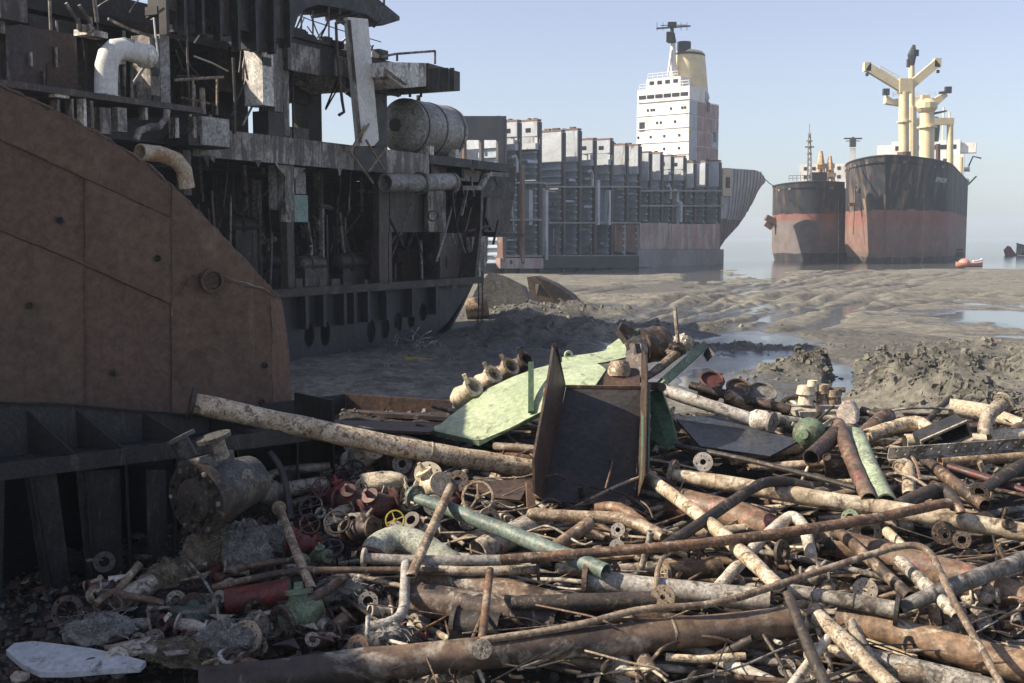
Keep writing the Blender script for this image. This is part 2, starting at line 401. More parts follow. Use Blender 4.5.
def ground_h(x, y):
    big = fbm(x / 23 + 3, y / 23, 3)
    wet = np.zeros_like(x)
    for cx, cy, rx, ry in WET:
        r = np.hypot((x / np.maximum(y, 5) * cy - cx) / rx, (y - cy) / ry) + .9 * fbm(x / 3.1, y / 3.7, 4)
        wet = np.maximum(wet, 1 - sstep(.6, 1.05, r))
    patch = sstep(.02, .25, fbm(x / 7.3 + 11, y / 7.3 + 5, 3) + .05)
    far = sstep(14, 45, y)
    rough = (.25 + .75 * patch) * (1 - .93 * wet) * (1 - .8 * sstep(42, 100, y))
    h = .07 - .04 * sstep(60, 140, y) + .12 * big * far + rough * (.10 * fbm(x / 1.6, y / 1.6, 6, .65) + .16 * np.abs(fbm(x / .6 + 4, y / .6, 4, .7)))
    h = h + (1 - wet) * far * (.12 - .08 * sstep(45, 75, y)) * (np.abs(fbm(x / 3.5 + 2, y / 7.0 + 8, 5, .62)) * 1.5 - .25)
    h = h * (1 - wet) + wet * (-.062 + .07 * fbm(x / 5.1 + 31, y / 7.3, 4, .55))
    for tr in TRACKS:
        d = np.full_like(x, 1e9)
        for a, b in zip(tr[:-1], tr[1:]):
            d = np.minimum(d, seg_d(x, y, (a.x, a.y), (b.x, b.y)))
        d = np.abs(d + .8 * fbm(x / 3, y / 3, 3) - 1.2)
        h = h - .20 * np.exp(-(d / .55) ** 2) + .05 * np.exp(-((d - 1.1) / .6) ** 2)
        wet = np.maximum(wet, .75 * np.exp(-(d / .6) ** 2))
    clod = np.zeros_like(x)
    for cx, cy, rx, ry, a, c in BUMPS:
        r = np.hypot((x - cx) / rx, (y - cy) / ry) + .4 * fbm(x / 1.3 + cx, y / 1.3, 3)
        m = np.exp(-np.maximum(r, 0) ** 2 * 1.3)
        h = h + a * m + c * m * (np.abs(fbm(x / .75 + 7, y / .75, 5, .62)) * 1.2 - .15)
        clod = np.maximum(clod, m); wet = wet * (1 - np.clip(m * 1.6, 0, 1))
    for cx, cy, rx, ry, dep in PUDDLES:
        r = np.hypot((x / np.maximum(y, 5) * cy - cx) / rx, (y - cy) / ry) + .9 * fbm(x / 2.3, y / 2.3, 4)
        m = 1 - sstep(.6, 1.05, r)
        h = h * (1 - .8 * m) - dep * m; wet = np.maximum(wet, m)
    sh = sstep(150, 188, y + 22 * fbm(x / 16, y / 10, 4) + 24 * (1 - sstep(14, 34, x)))
    h = h * (1 - .8 * sh) - .42 * sh
    wet = np.maximum(wet, sh * .9)
    # mound that carries the scrap heap
    hp = .6 + PS * (np.minimum(y, 18.2) - 10)
    side = sstep(-7.5, -5.2, x) * (1 - sstep(11, 15, x))
    lip = sstep(7.6, 9.8, y) * (1 - sstep(17.6, 21.5 - 1.5 * sstep(2, 8, x), y))
    leftlow = 1 - .25 * (1 - sstep(-4.5, -2.5, x))
    md = side * lip
    top = (hp - .40) * leftlow + .16 * fbm(x / .8, y / .8, 4) + .12 * np.abs(fbm(x / .3, y / .3, 3))
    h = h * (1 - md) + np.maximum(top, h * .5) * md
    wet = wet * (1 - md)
    dmp_sh = np.zeros_like(x)
    for cx, cy, rx, ry in DAMP_SHADE:
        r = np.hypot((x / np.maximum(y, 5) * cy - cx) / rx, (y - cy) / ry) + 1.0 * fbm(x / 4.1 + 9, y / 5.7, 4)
        dmp_sh = np.maximum(dmp_sh, 1 - sstep(.55, 1.1, r))
    return h, wet, np.stack([md * sstep(9.6, 10.6, y + .8 * fbm(x / .7, y / .7, 3)), dmp_sh])
NU, NR = 470, 500
s_ = np.linspace(-1, 1, NU); us = .62 * s_ + .75 * s_ ** 5
yr = np.concatenate([np.linspace(-25, 6.5, 36)[:-1], 6.5 * np.exp(np.linspace(0, math.log(245 / 6.5), NR))])
Y_, U_ = np.meshgrid(yr, us, indexing='ij')
X_ = U_ * (np.maximum(Y_, 6.5) + 5)
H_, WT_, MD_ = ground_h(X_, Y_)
nr = len(yr)
idx = np.arange(nr * NU).reshape(nr, NU)
F_ = np.stack([idx[:-1, :-1], idx[:-1, 1:], idx[1:, 1:], idx[1:, :-1]], -1).reshape(-1, 4)
me = bpy.data.meshes.new('mud_flat')
me.vertices.add(nr * NU); me.vertices.foreach_set('co', np.stack([X_, Y_, H_], -1).astype(np.float32).ravel())
me.loops.add(F_.size); me.loops.foreach_set('vertex_index', F_.astype(np.int32).ravel())
me.polygons.add(len(F_)); me.polygons.foreach_set('loop_start', (np.arange(len(F_)) * 4).astype(np.int32))
me.polygons.foreach_set('loop_total', np.full(len(F_), 4, np.int32))
me.update(); me.validate()
me.polygons.foreach_set('use_smooth', np.ones(len(me.polygons), bool))
for nm, arr in (('wet', WT_), ('heap', MD_[0]), ('damp_shade', MD_[1])):
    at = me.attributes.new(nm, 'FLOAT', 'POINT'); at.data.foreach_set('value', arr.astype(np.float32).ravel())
k = NT('tidal_mud'); v = k.coord(False)
aw = k.n('ShaderNodeAttribute', attribute_name='wet').outputs['Fac']; ah = k.n('ShaderNodeAttribute', attribute_name='heap').outputs['Fac']
n1 = k.noise(v, .35, 8, .6); n2 = k.noise(v, 3.0, 8, .7); n3 = k.noise(v, 18, 6, .7)
c = k.ramp(n1, [(.36, (.12, .112, .092)), (.46, (.235, .218, .174)), (.55, (.19, .177, .142)), (.66, (.095, .09, .076))])
c = k.mix(1.0, c, k.ramp(n2, [(.36, .5), (.64, 1.3)]), 'MULTIPLY')
wm = k.ramp(k.math('ADD', aw, k.math('MULTIPLY', k.math('SUBTRACT', n2, .5), .7)), [(.25, 0.0), (.75, 1.0)])
n6 = k.noise(k.coord(False, (.35, 1.0, 1)), .5, 8, .7, .5)
c = k.mix(k.ramp(n6, [(.52, 0.0), (.62, .6)]), c, (.10, .096, .084))
ad = k.n('ShaderNodeAttribute', attribute_name='damp_shade').outputs['Fac']
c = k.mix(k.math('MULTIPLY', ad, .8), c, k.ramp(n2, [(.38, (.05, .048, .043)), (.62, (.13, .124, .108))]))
c = k.mix(wm, c, (.085, .084, .078))
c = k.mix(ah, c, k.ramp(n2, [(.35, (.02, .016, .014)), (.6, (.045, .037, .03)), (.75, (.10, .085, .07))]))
k.l(c, k.b.inputs['Base Color'])
k.l(k.ramp(wm, [(0, .85), (1, .12)]), k.b.inputs['Roughness'])
k.b.inputs['Specular IOR Level'].default_value = .45
n5 = k.noise(k.coord(False, (1, .7, 1)), .9, 9, .68, .4)
hh = k.math('ADD', k.math('ADD', k.math('MULTIPLY', n2, 1.0), k.math('MULTIPLY', n3, .4)), k.math('MULTIPLY', n5, 1.6))
hh = k.math('MULTIPLY', hh, k.ramp(wm, [(0, 1.0), (1, .10)]))
k.bump(hh, 1.0, .10)
me.materials.append(k.m)
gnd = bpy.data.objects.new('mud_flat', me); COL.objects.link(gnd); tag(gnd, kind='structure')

k = NT('murky_water'); v = k.coord(False)
k.b.inputs['Base Color'].default_value = (.085, .09, .085, 1); k.b.inputs['Roughness'].default_value = .11
k.b.inputs['IOR'].default_value = 1.33
w1 = k.noise(k.coord(False, (.5, 1.4, 1)), 1.1, 4, .6)
k.bump(w1, .07, .05)
m = MB().add([(-2600, -300, -.05), (2600, -300, -.05), (2600, 2800, -.05), (-2600, 2800, -.05)], [(0, 1, 2, 3)])
tag(obj('sea', m, k.m), kind='structure')

k = NT('haze_air'); k.t.nodes.remove(k.b)
pv = k.n('ShaderNodeVolumePrincipled'); pv.inputs['Color'].default_value = (.76, .87, 1.0, 1); pv.inputs['Density'].default_value = .00042
pv.inputs['Anisotropy'].default_value = 0.0
k.l(pv.outputs[0], k.t.nodes['Material Output'].inputs['Volume'])
m = MB().box((0, 1250, 23.5), (5400, 3300, 50))
hz = tag(obj('haze', m, k.m), kind='stuff')

# ================================================================== far ships
def hull_mat(name, bands, streak, amt=.55, wob=1.3):
    """Painted bands by height above the keel, with vertical rust and salt streaks."""
    k = NT(name); v = k.coord(False)
    sx = k.n('ShaderNodeSeparateXYZ'); k.l(v, sx.inputs[0])
    n0 = k.noise(v, .25, 6, .6)
    z = k.math('ADD', sx.outputs[2], k.math('MULTIPLY', k.math('SUBTRACT', n0, .5), wob))
    zf = k.math('DIVIDE', z, 30.0)
    st = []
    for z0, c in bands: st.append((max(0, z0 / 30.0), c))
    x = k.ramp(zf, st, 'CONSTANT')
    n1 = k.noise(k.coord(False, (1, 1, .10)), .55, 8, .68, .4)
    x = k.mix(k.math('MULTIPLY', k.ramp(n1, [(amt - .09, 0.0), (amt + .06, 1.0)]), .8), x, streak)
    n4 = k.noise(k.coord(False, (1, 1, .25)), .22, 7, .7, .8)
    x = k.mix(k.ramp(n4, [(.46, 0.0), (.72, .55)]), x, (.17, .13, .11))
    n2 = k.noise(v, .4, 8, .65)
    x = k.mix(1.0, x, k.ramp(n2, [(.3, .72), (.7, 1.25)]), 'MULTIPLY')
    k.l(x, k.b.inputs['Base Color']); k.b.inputs['Roughness'].default_value = .7
    k.b.inputs['Specular IOR Level'].default_value = .25
    k.bump(n1, .3, .05)
    return k.m
M['s_cream'] = weathered('ship_cream_paint', (.80, .66, .40), (.72, .58, .34), (.45, .3, .16), .5, .5, .70, bump=.08, grain=(.86, 1.1))
M['s_white'] = weathered('ship_white_paint', (.80, .79, .75), (.74, .71, .66), (.56, .42, .32), .3, .52, .585, streak=True, bump=.08, grain=(.86, 1.1))
M['s_black'] = weathered('ship_black_paint', (.02, .022, .028), (.03, .03, .034), (.07, .05, .04), .4, .5, .62, bump=.08, grain=(.86, 1.1))
M['s_glass'] = weathered('ship_dark_window', (.015, .018, .022), (.025, .025, .03), (.03, .03, .03), 2, .5, .6, rough=.35, bump=.08, grain=(.86, 1.1))
M['s_blue'] = weathered('bulkhead_blue_grey', (.42, .47, .52), (.32, .365, .41), (.13, .075, .05), .22, .5, .60, streak=True, bump=.08, grain=(.86, 1.1))
M['s_bwhite'] = weathered('bulkhead_white', (.46, .49, .52), (.37, .40, .43), (.18, .125, .10), .3, .52, .57, streak=True, bump=.08, grain=(.86, 1.1))
M['s_rust'] = weathered('ship_rust', (.19, .10, .07), (.12, .07, .05), (.28, .21, .17), .3, .5, .56, streak=True, bump=.08, grain=(.86, 1.1))
M['s_pink'] = weathered('ship_faded_red', (.42, .29, .25), (.33, .23, .2), (.46, .43, .40), .25, .5, .52, streak=True, bump=.08, grain=(.86, 1.1))
M['s_shell'] = weathered('ship_grey_shell', (.28, .27, .275), (.23, .21, .205), (.32, .26, .22), .25, .5, .56, streak=True, bump=.08, grain=(.86, 1.1))
M['s_dark'] = weathered('ship_dark_steel', (.055, .058, .065), (.08, .072, .068), (.14, .08, .055), .3, .5, .58, bump=.08, grain=(.86, 1.1))
M['s_letter'] = weathered('white_lettering', (.62, .64, .66), (.5, .52, .54), (.2, .2, .22), 1.5, .5, .66, bump=.08, grain=(.86, 1.1))

def bow_point(B, H, over, Le, q, zf, sheer):
    e = (1.12 - .50 * zf) if B > 17.5 else (.72 - .2 * zf)
    ys = -over * zf ** 2
    y = ys + (Le - ys) * q
    hb = B / 2 * math.sin(q * math.pi / 2) ** e if q < 1 else B / 2
    z = zf * (H + sheer * max(0, 1 - q) ** 1.5 * zf)
    if zf < .25: hb *= 1 - .10 * (1 - zf / .25) ** 2
    return hb, y, z
def make_hull(root, az, B, L, H, over, Le, sheer, mat, dkmat):
    loc = base_of(root); a = V((math.sin(az), math.cos(az), 0)); rt = V((math.cos(az), -math.sin(az), 0))
    def wp(x, y, z): return loc + rt * x + a * y + V((0, 0, z))
    qs = [0, .02, .06, .12, .2, .3, .42, .56, .72, .88, 1.0]
    ext = [L * .5, L * .85, L]
    m = MB(); NZ = 14; loops = []
    for i in range(NZ + 1):
        zf = i / NZ; row = []
        pts = [bow_point(B, H, over, Le, q, zf, sheer) for q in qs]
        pts += [(B / 2 * (1 if y < L else .8), y, zf * H) for y in ext]
        for hb, y, z in reversed(pts): row.append(wp(-hb, y, z - .6))
        for hb, y, z in pts[1:]: row.append(wp(hb, y, z - .6))
        loops.append(row)
    n = len(loops[0]); vs = [p for l in loops for p in l]; fs = []
    for i in range(NZ):
        for j in range(n - 1): fs.append((i * n + j, i * n + j + 1, (i + 1) * n + j + 1, (i + 1) * n + j))
        fs.append((i * n + n - 1, i * n, (i + 1) * n, (i + 1) * n + n - 1))
    m.add(vs, fs)
    hull = obj('hull', m, mat, root, smooth=True)
    # deck set a metre below the bulwark, and the rail on top
    dk = MB(); ring = [p - V((0, 0, 1.1)) for p in loops[-1]]
    dk.add(ring, [tuple(range(len(ring)))]); obj('deck', dk, dkmat, root)
    cap = MB(); cap.tube(loops[-1], .16, 6, False); obj('bulwark_rail', cap, dkmat, root)
    def side(sx, q, zf):
        f = lambda q, zf: wp(sx * bow_point(B, H, over, Le, q, zf, sheer)[0], *[bow_point(B, H, over, Le, q, zf, sheer)[k] for k in (1, 2)]) - V((0, 0, .6))
        p = f(q, zf); tq = (f(q + .01, zf) - p).normalized(); tz = (f(q, zf + .01) - p).normalized()
        nn = tq.cross(tz).normalized()
        if nn.dot(rt) * sx < 0: nn = -nn
        return p, tq, tz, nn
    return hull, wp, side
def rails(root, pts, h, mat, name='railing', posts=8, r=.05):
    m = MB()
    for f in (.5, 1.0): m.tube([p + V((0, 0, h * f)) for p in pts], r, 5, False)
    for i in range(posts + 1):
        t = i / posts * (len(pts) - 1); j = min(int(t), len(pts) - 2); p = pts[j].lerp(pts[j + 1], t - j)
        m.tube([p, p + V((0, 0, h))], r, 5, False)
    return obj(name, m, mat, root)
def house(root, F, t0, t1, w0, w1, z0, z1, wm, wins=(), side_wins=(), name='deckhouse'):
    m = MB().fbox(F, t0, t1, w0, w1, z0, z1); h = obj(name, m, wm, root, bevel=0)
    for (wc, zc, ww, wh) in wins:       # on the face at t0
        m = MB().fbox(F, t0 - .08, t0 + .25, wc - ww / 2, wc + ww / 2, zc - wh / 2, zc + wh / 2); obj('window', m, M['s_glass'], h)
    for (tc, zc, ww, wh) in side_wins:  # on the face at w0
        m = MB().fbox(F, tc - ww / 2, tc + ww / 2, w0 - .08, w0 + .25, zc - wh / 2, zc + wh / 2); obj('window', m, M['s_glass'], h)
    return h

# ---- bulk carrier with cream derrick posts
HB = hull_mat('carrier_hull_paint', [(0, (.045, .042, .042)), (.9, (.19, .13, .11)), (1.8, (.245, .145, .12)), (6.4, (.28, .12, .10)), (9.1, (.020, .022, .028))], (.26, .19, .14), .60)
sp = V((63.6, 195, 0))
car = thing('cargo_ship', 'large black and red cargo ship with cream Y-shaped derrick post, bow towards the beach', 'ship', sp)
AZ = R(24)
hull, cwp, cside = make_hull(car, AZ, 18.6, 105, 18.2, 3.0, 21, .5, HB, M['s_black'])
cF = Frame((sp.x, sp.y), (sp.x + math.sin(AZ), sp.y + math.cos(AZ)))
def post(root, px, py0, py1, d, r, mat, name='derrick_post', seg=12):
    return obj(name, MB().tube([W(px, py0, d), W(px, py1, d)], r, seg, False), mat, root, smooth=True)
pY = post(car, 904, 166, 92, 214, .95, M['s_cream'])
obj('foot', MB().tube([W(904, 166, 214), W(904, 152, 214)], 1.25, 12, False), M['s_rust'], pY)
obj('collar', MB().tube([W(904, 122.5, 214), W(904, 121, 214)], 1.35, 12, False), M['s_cream'], pY)
for e, tip in (((867, 67), (867, 73)), ((937, 63), (938, 70))):
    arm = MB(); a0, a1 = W(905, 90, 214), W(*e, 214)
    arm.bar(a0, a1, 1.2, 1.5, up=(0, 0, 1)); arm.box(a1, (1.2, 1.2, 1.6)); obj('derrick_arm', arm, M['s_cream'], car)
    obj('block', MB().tube([W(tip[0], tip[1], 214), W(tip[0], tip[1] + 3, 214)], .3, 8, False), M['s_black'], car)
obj('derrick_head', MB().box(W(905, 86, 214), (2.4, 1.6, 2.6)), M['s_cream'], car)
rails(car, [W(880, 71, 213.8), W(900, 82, 213.8)], .9, M['s_cream'], posts=4, r=.06)
mst = post(car, 911.5, 166, 66, 226, .62, M['s_cream'], 'mast')
obj('mast_sleeve', MB().tube([W(911.5, 166, 226), W(911.5, 107, 226)], .95, 10, False), M['s_cream'], mst)
obj('mast_top', MB().tube([W(911.5, 66, 226), W(912, 55, 226), W(914, 45, 226)], [.55, .9, .3], 8, False).box(W(909.5, 63, 226), (.9, .9, 1.5)).box(W(915.5, 53, 226), (1.1, .7, 1.2)), M['s_black'], mst)
p3 = post(car, 927, 166, 110, 236, 1.45, M['s_cream'], seg=16)
obj('collar', MB().tube([W(927, 128, 236), W(927, 126.5, 236)], 2.0, 14, False), M['s_cream'], p3)
obj('crane_cap', MB().lathe(W(926, 112, 236), (0, 0, 1), [(0, 1.6), (.7, 2.2), (1.8, 2.2), (2.6, 1.4)], 14), M['s_cream'], p3)
bm_ = MB(); bm_.prism([W(887, 95, 236), W(893, 99, 236), W(914, 97, 236), W(935, 98, 236), W(946, 92, 236), W(948, 96, 236), W(938, 105, 236), W(918, 108, 236), W(890, 104, 236), W(886, 103, 236)], (0, 1.8, 0))
obj('crane_beam', bm_, M['s_cream'], car)
obj('winch', MB().box(W(925, 101, 235.3), (1.6, 1.2, 2.2)), M['s_cream'], car)
for px in (886, 948): obj('lamp_block', MB().box(W(px, 92 if px < 900 else 90, 236), (1.2, 1, 1.3)).bar(W(px - 9 if px > 900 else px + 1, 93, 236), W(px, 92, 236), .4, .5), M['s_black'], car)
rails(car, [W(893, 97, 236), W(935, 96, 236)], .9, M['s_cream'], posts=7, r=.05)
obj('platform', MB().prism([W(930, 113, 235), W(947, 110, 235), W(947, 111.5, 235), W(932, 115, 235)], (0, 2.5, 0)), M['s_black'], car)
g4 = post(car, 950, 172, 123, 252, .7, M['s_cream'])
obj('topmast', MB().tube([W(950, 123, 252), W(949.4, 112, 252)], .2, 6, False), M['s_cream'], g4)
post(car, 915, 170, 119, 252, .8, M['s_cream'])
obj('cross_beam', MB().bar(W(912, 121.5, 252), W(953, 121.5, 252), 1.4, 1.5), M['s_cream'], car)
obj('cross_beam', MB().bar(W(906, 106, 240), W(920, 105, 240), 1.0, 1.0), M['s_cream'], car)
post(car, 938, 172, 144, 250, .5, M['dkred'], 'vent_post')
obj('ventilator', MB().lathe(W(933, 137, 256), (0, 0, 1), [(-1, 1.2), (1.5, 1.4), (3.6, 1.5), (4.4, .9)], 12), M['dkgreen'], car)
# bridge house far aft, bulwark side
hF = Frame((sp.x + math.sin(AZ) * 82, sp.y + math.cos(AZ) * 82), (sp.x + math.sin(AZ) * 83, sp.y + math.cos(AZ) * 83))
zt = 17
hs = house(car, hF, 0, 12, -7.6, 7.6, 15.5, 27.0, M['s_white'], wins=[(w, z, .9, .8) for w in (-6.2, -4.4, -2.6, -.8, 1, 2.8, 4.6, 6.3) for z in (19.5, 22.3)] + [(w, 25.4, 1.5, 1.0) for w in (-6, -4, -2, 0, 2, 4, 6)])
for a_ in (-11.0, 7.6): obj('bridge_wing', MB().fbox(hF, 1, 4, a_, a_ + 3.4, 24.0, 26.3), M['s_white'], hs)
for z in (17.0, 20.2):
    obj('side_gallery', MB().fbox(hF, 2, 12, -9.4, -7.6, z, z + .5).fbox(hF, 2, 12, -9.4, -9.3, z, z + 1.2), M['s_white'], hs)
obj('house_mast', MB().tube([hF.at(4, -3.5, 27), hF.at(4, -3.5, 35)], .22, 6, False), M['s_cream'], hs)
obj('stair_tower', MB().fbox(hF, -3, 0, -8.6, -6.2, 15, 23.5), M['s_white'], hs)
obj('davit', MB().tube([hF.at(7, -9.2, 21), hF.at(7, -10.2, 23.5), hF.at(7, -12, 23.0)], .2, 6, False).tube([hF.at(10, -9.2, 17), hF.at(10, -11, 19)], .2, 6, False), M['s_black'], car)
obj('side_post', MB().tube([cwp(8.9, 60, 16), cwp(8.9, 60, 21.5)], .45, 8, False), M['s_cream'], car)
# anchors, hawse pipes, chain, letters, mooring fairleads
for sx, q in ((-1, .30), (1, .16)):
    p, tq, tz, nn = cside(sx, q, .74)
    hw = obj('hawse_pipe', MB().lathe(p - nn * .3, nn, [(0, .3), (0, .75), (.55, .75), (.65, .55), (.5, .35)], 12), M['s_dark'], car)
    if sx < 0:
        an = MB(); an.tube([p + nn * .7, p + nn * .7 - V((0, 0, 2.6))], .16, 6, False)
        an.box(p + nn * .75 - V((0, 0, 2.7)), (1.9, .5, .6)); obj('anchor', an, M['s_rust'], car)
        obj('anchor_chain', MB().tube([p + nn * .65 - V((0, 0, 2.4)), p + nn * .8 - V((0, 0, 8))], .09, 5, False), M['s_rust'], car)
for sx, q, zf in ((-1, .12, .95), (-1, .3, .95), (-1, .5, .95), (-1, .75, .95), (1, .1, .95), (1, .45, .94), (1, .6, .95)):
    p, tq, tz, nn = cside(sx, q, zf)
    r3 = Matrix((tq, tz, nn)).transposed()
    obj('fairlead', MB().box(p, (.9, .5, .25), r3), M['s_rust'] if q == .45 else M['grey'], car)
def letters(root, txt, p, tq, tz, nn, h, mat, flip):
    cu = bpy.data.curves.new('letters', 'FONT'); cu.body = txt; cu.size = h; cu.extrude = .02; cu.shear = .25; cu.align_x = 'CENTER'
    to = bpy.data.objects.new('t', cu); me = to.to_mesh().copy(); to.to_mesh_clear(); bpy.data.objects.remove(to); bpy.data.curves.remove(cu)
    me.materials.append(mat)
    x = tq if not flip else -tq; x = x.normalized(); z = nn; y = z.cross(x).normalized(); x = y.cross(z)
    return inst('ship_name', me, root, p + nn * .12, Matrix((x, y, z)).transposed())
p, tq, tz, nn = cside(1, .58, .80)
letters(car, 'APMAUM', p, tq, tz, nn, 1.3, M['s_letter'], False)
p, tq, tz, nn = cside(-1, .72, .80)
obj('name_board', MB().box(p + nn * .05, (2.2, 1.1, .1), Matrix((tq, nn.cross(tq).normalized(), nn)).transposed()), M['s_letter'], car)
p, tq, tz, nn = cside(1, .34, .7)
obj('hanging_rope', MB().tube([p + nn * .1, p + nn * .25 - V((0, 0, 12))], .07, 5, False), M['tan'], car)
sb_ = [cwp(0, bow_point(18.6, 18.2, 3.0, 21, 0, f, .5)[1] - .06, bow_point(18.6, 18.2, 3.0, 21, 0, f, .5)[2] - .6) for f in (.12, .25, .38, .5, .6, .66)]
obj('stem_bar', MB().tube(sb_, .17, 6, False), M['orange'], car)
p, tq, tz, nn = cside(-1, .22, .64)
obj('rust_stain_plate', MB().prism([p - tq * .9, p + tq * .9, p + tq * .5 - tz * 2.6, p - tq * .2 - tz * 2.8], nn * .03), M['tan'], car)

# ---- smaller ship behind it on the left
HB2 = hull_mat('second_hull_paint', [(0, (.035, .035, .04)), (1.4, (.17, .145, .14)), (7.6, (.22, .10, .085)), (8.9, (.020, .022, .027))], (.27, .135, .06), .63)
s2 = V((56.6, 215, 0))
shp2 = thing('cargo_ship', 'smaller black-hulled ship with rust-streaked grey bottom, left of the cream-derrick ship', 'ship', s2)
A2 = R(17)
hull2, w2, side2 = make_hull(shp2, A2, 16.8, 95, 15.0, 1.6, 12, .4, HB2, M['s_black'])
def lattice(root, px, y0, y1, d, wpx, mat, name='lattice_mast'):
    m = MB(); r = wpx * d / FPX / 2
    b, t = W(px, y0, d), W(px, y1, d); n = 9
    c = [(-1, -1), (1, -1), (1, 1), (-1, 1)]
    for cx, cy in c: m.tube([b + V((cx * r, cy * r, 0)), t + V((cx * r * .4, cy * r * .4, 0))], .07, 4, False)
    for i in range(n):
        f0, f1 = i / n, (i + 1) / n
        for j in range(4):
            a0, a1 = c[j], c[(j + 1) % 4]; q0 = r * (1 - .6 * f0); q1 = r * (1 - .6 * f1)
            m.tube([b.lerp(t, f0) + V((a0[0] * q0, a0[1] * q0, 0)), b.lerp(t, f1) + V((a1[0] * q1, a1[1] * q1, 0))], .05, 4, False)
    return obj(name, m, mat, root)
lm = lattice(shp2, 809.5, 184, 133, 222, 4, M['grey'])
obj('yard', MB().bar(W(805, 147, 222), W(814, 147, 222), .25, .25).bar(W(806.5, 141, 222), W(812.5, 141, 222), .2, .2).bar(W(807, 154, 222), W(812, 154, 222), .2, .2).tube([W(809.5, 133, 222), W(809.5, 124, 222)], .06, 5, False), M['grey'], lm)
for px, yt in ((821, 151), (830, 156)):
    d = 236
    pa = MB(); pa.tube([W(px - 3.5, 184, d), W(px - .8, yt + 8, d)], .45, 8, False).tube([W(px + 3.5, 184, d), W(px + .8, yt + 8, d)], .45, 8, False)
    pa.tube([W(px, yt + 14, d), W(px, yt, d)], [.8, .35], 8, False); pa.box(W(px, 166, d), (1.7, .9, 1.0)).box(W(px, 175, d), (2.2, 1.0, .8))
    obj('kingpost', pa, weathered('orange_cream', (.60, .36, .18), (.66, .5, .32), (.2, .12, .08), .5, .5, .62) if px == 821 else bpy.data.materials['orange_cream'], shp2)
obj('winch_house', MB().box(W(818, 178, 232), (3.0, 2, 2.2)), M['s_black'], shp2)
h2F = Frame((s2.x + math.sin(A2) * 72, s2.y + math.cos(A2) * 72), (s2.x + math.sin(A2) * 73, s2.y + math.cos(A2) * 73))
h2 = house(shp2, h2F, 0, 10, -6.5, 6.5, 12, 22.5, M['s_white'], wins=[(w, z, .8, .8) for w in (-5, -3, -1, 1, 3, 5) for z in (16.5, 19.3, 21.4)])
d = 292
obj('funnel_mast', MB().loops([[W(848.5, 172, d), W(857, 172, d), W(857, 172, d + 4), W(848.5, 172, d + 4)], [W(850, 148, d), W(855.5, 148, d), W(855.5, 148, d + 2), W(850, 148, d + 2)]]), M['s_white'], h2)
obj('radar', MB().box(W(852.8, 143, d), (1.4, 1, 2.0)).bar(W(844, 138.5, d), W(862, 138.5, d), .3, .35).bar(W(846, 141, d), W(860, 141, d), .2, .2).tube([W(853, 143, d), W(853, 137, d)], .35, 6, False), M['s_black'], h2)
p, tq, tz, nn = side2(-1, .62, .60)
an = MB().box(p + nn * .8 - V((0, 0, .6)), (2.4, 1.4, 1.1), Matrix.Rotation(.5, 3, 'Y')).tube([p, p + nn * .8 - V((0, 0, 1.4))], .35, 6, False).box(p + nn * 1.1 - V((0, 0, 1.4)), (1.6, .9, 1.6), Matrix.Rotation(.6, 3, 'Y'))
obj('anchor', an, M['s_rust'], shp2)
for sx, q in ((1, .1), (-1, .2), (-1, .45), (1, .3)):
    p, tq, tz, nn = side2(sx, q, .93); obj('fairlead', MB().box(p, (.8, .4, .25), Matrix((tq, tz, nn)).transposed()), M['grey'], shp2)
rails(shp2, [W(789, 181, 219), W(812, 180.5, 219)], 1.0, M['grey'], posts=6, r=.05)
p, tq, tz, nn = side2(1, .2, .8)
obj('hanging_rope', MB().tube([p + nn * .1, p + nn * .5 - V((0, 0, 12.3))], .07, 5, False), M['grey'], shp2)
tag(obj('mooring_rope', MB().tube([W(763, 177, 204), W(769, 183, 210), W(776, 187.5, 218)], .08, 5, False), M['s_dark']), 'mooring rope slung between the cut ship\'s end and the black ship beside it', 'rope')

# ---- small boats
b0 = G(969, 267.5); b0.z = -.1
lb = thing('lifeboat', 'small faded orange lifeboat with white canopy floating beside the cargo ship', 'boat', b0)
m = MB(); Lb = []
for i in range(11):
    f = i / 10; x = -2.0 + 4.0 * f; hw = 1.05 * (1 - abs(2 * f - 1) ** 2.6) + .03; zt = 1.05 + .35 * abs(2 * f - 1) ** 2
    Lb.append([b0 + V((x, hw * math.cos(t) * (1 if math.sin(t) < 0 else 1), .1 + zt * (1 + math.sin(t)) / 1.6 if math.sin(t) < 0 else .1 + zt / 1.6 + .02 * math.sin(t))) for t in [math.pi + k * math.pi / 8 for k in range(9)]] )
m.loops(Lb); obj('boat_hull', m, weathered('faded_orange', (.62, .28, .20), (.52, .25, .19), (.42, .36, .30), 1.5, .5, .6), lb, smooth=True)
m = MB(); Lb = []
for i in range(9):
    f = i / 8; x = -1.75 + 2.0 * f; hw = .9 * (1 - abs(2 * f - 1) ** 2.2) + .04
    Lb.append([b0 + V((x, hw * math.cos(t), .75 + .75 * hw * math.sin(t))) for t in [k * math.pi / 8 for k in range(9)]])
m.loops(Lb); obj('canopy', m, bpy.data.materials['faded_orange'], lb, smooth=True)
m = MB().tube([b0 + V((.2, -.9, 1.05)), b0 + V((1.0, -.85, 1.1)), b0 + V((1.8, -.3, 1.25)), b0 + V((1.85, .2, 1.3))], .14, 7, False)
obj('white_gunwale', m, M['s_white'], lb, smooth=True)
b1 = G(1016, 255.5); b1.z = -.1
wb_ = thing('wrecked_boat', 'half-sunk dark red boat wreck lying at the right edge of the water', 'boat', b1)
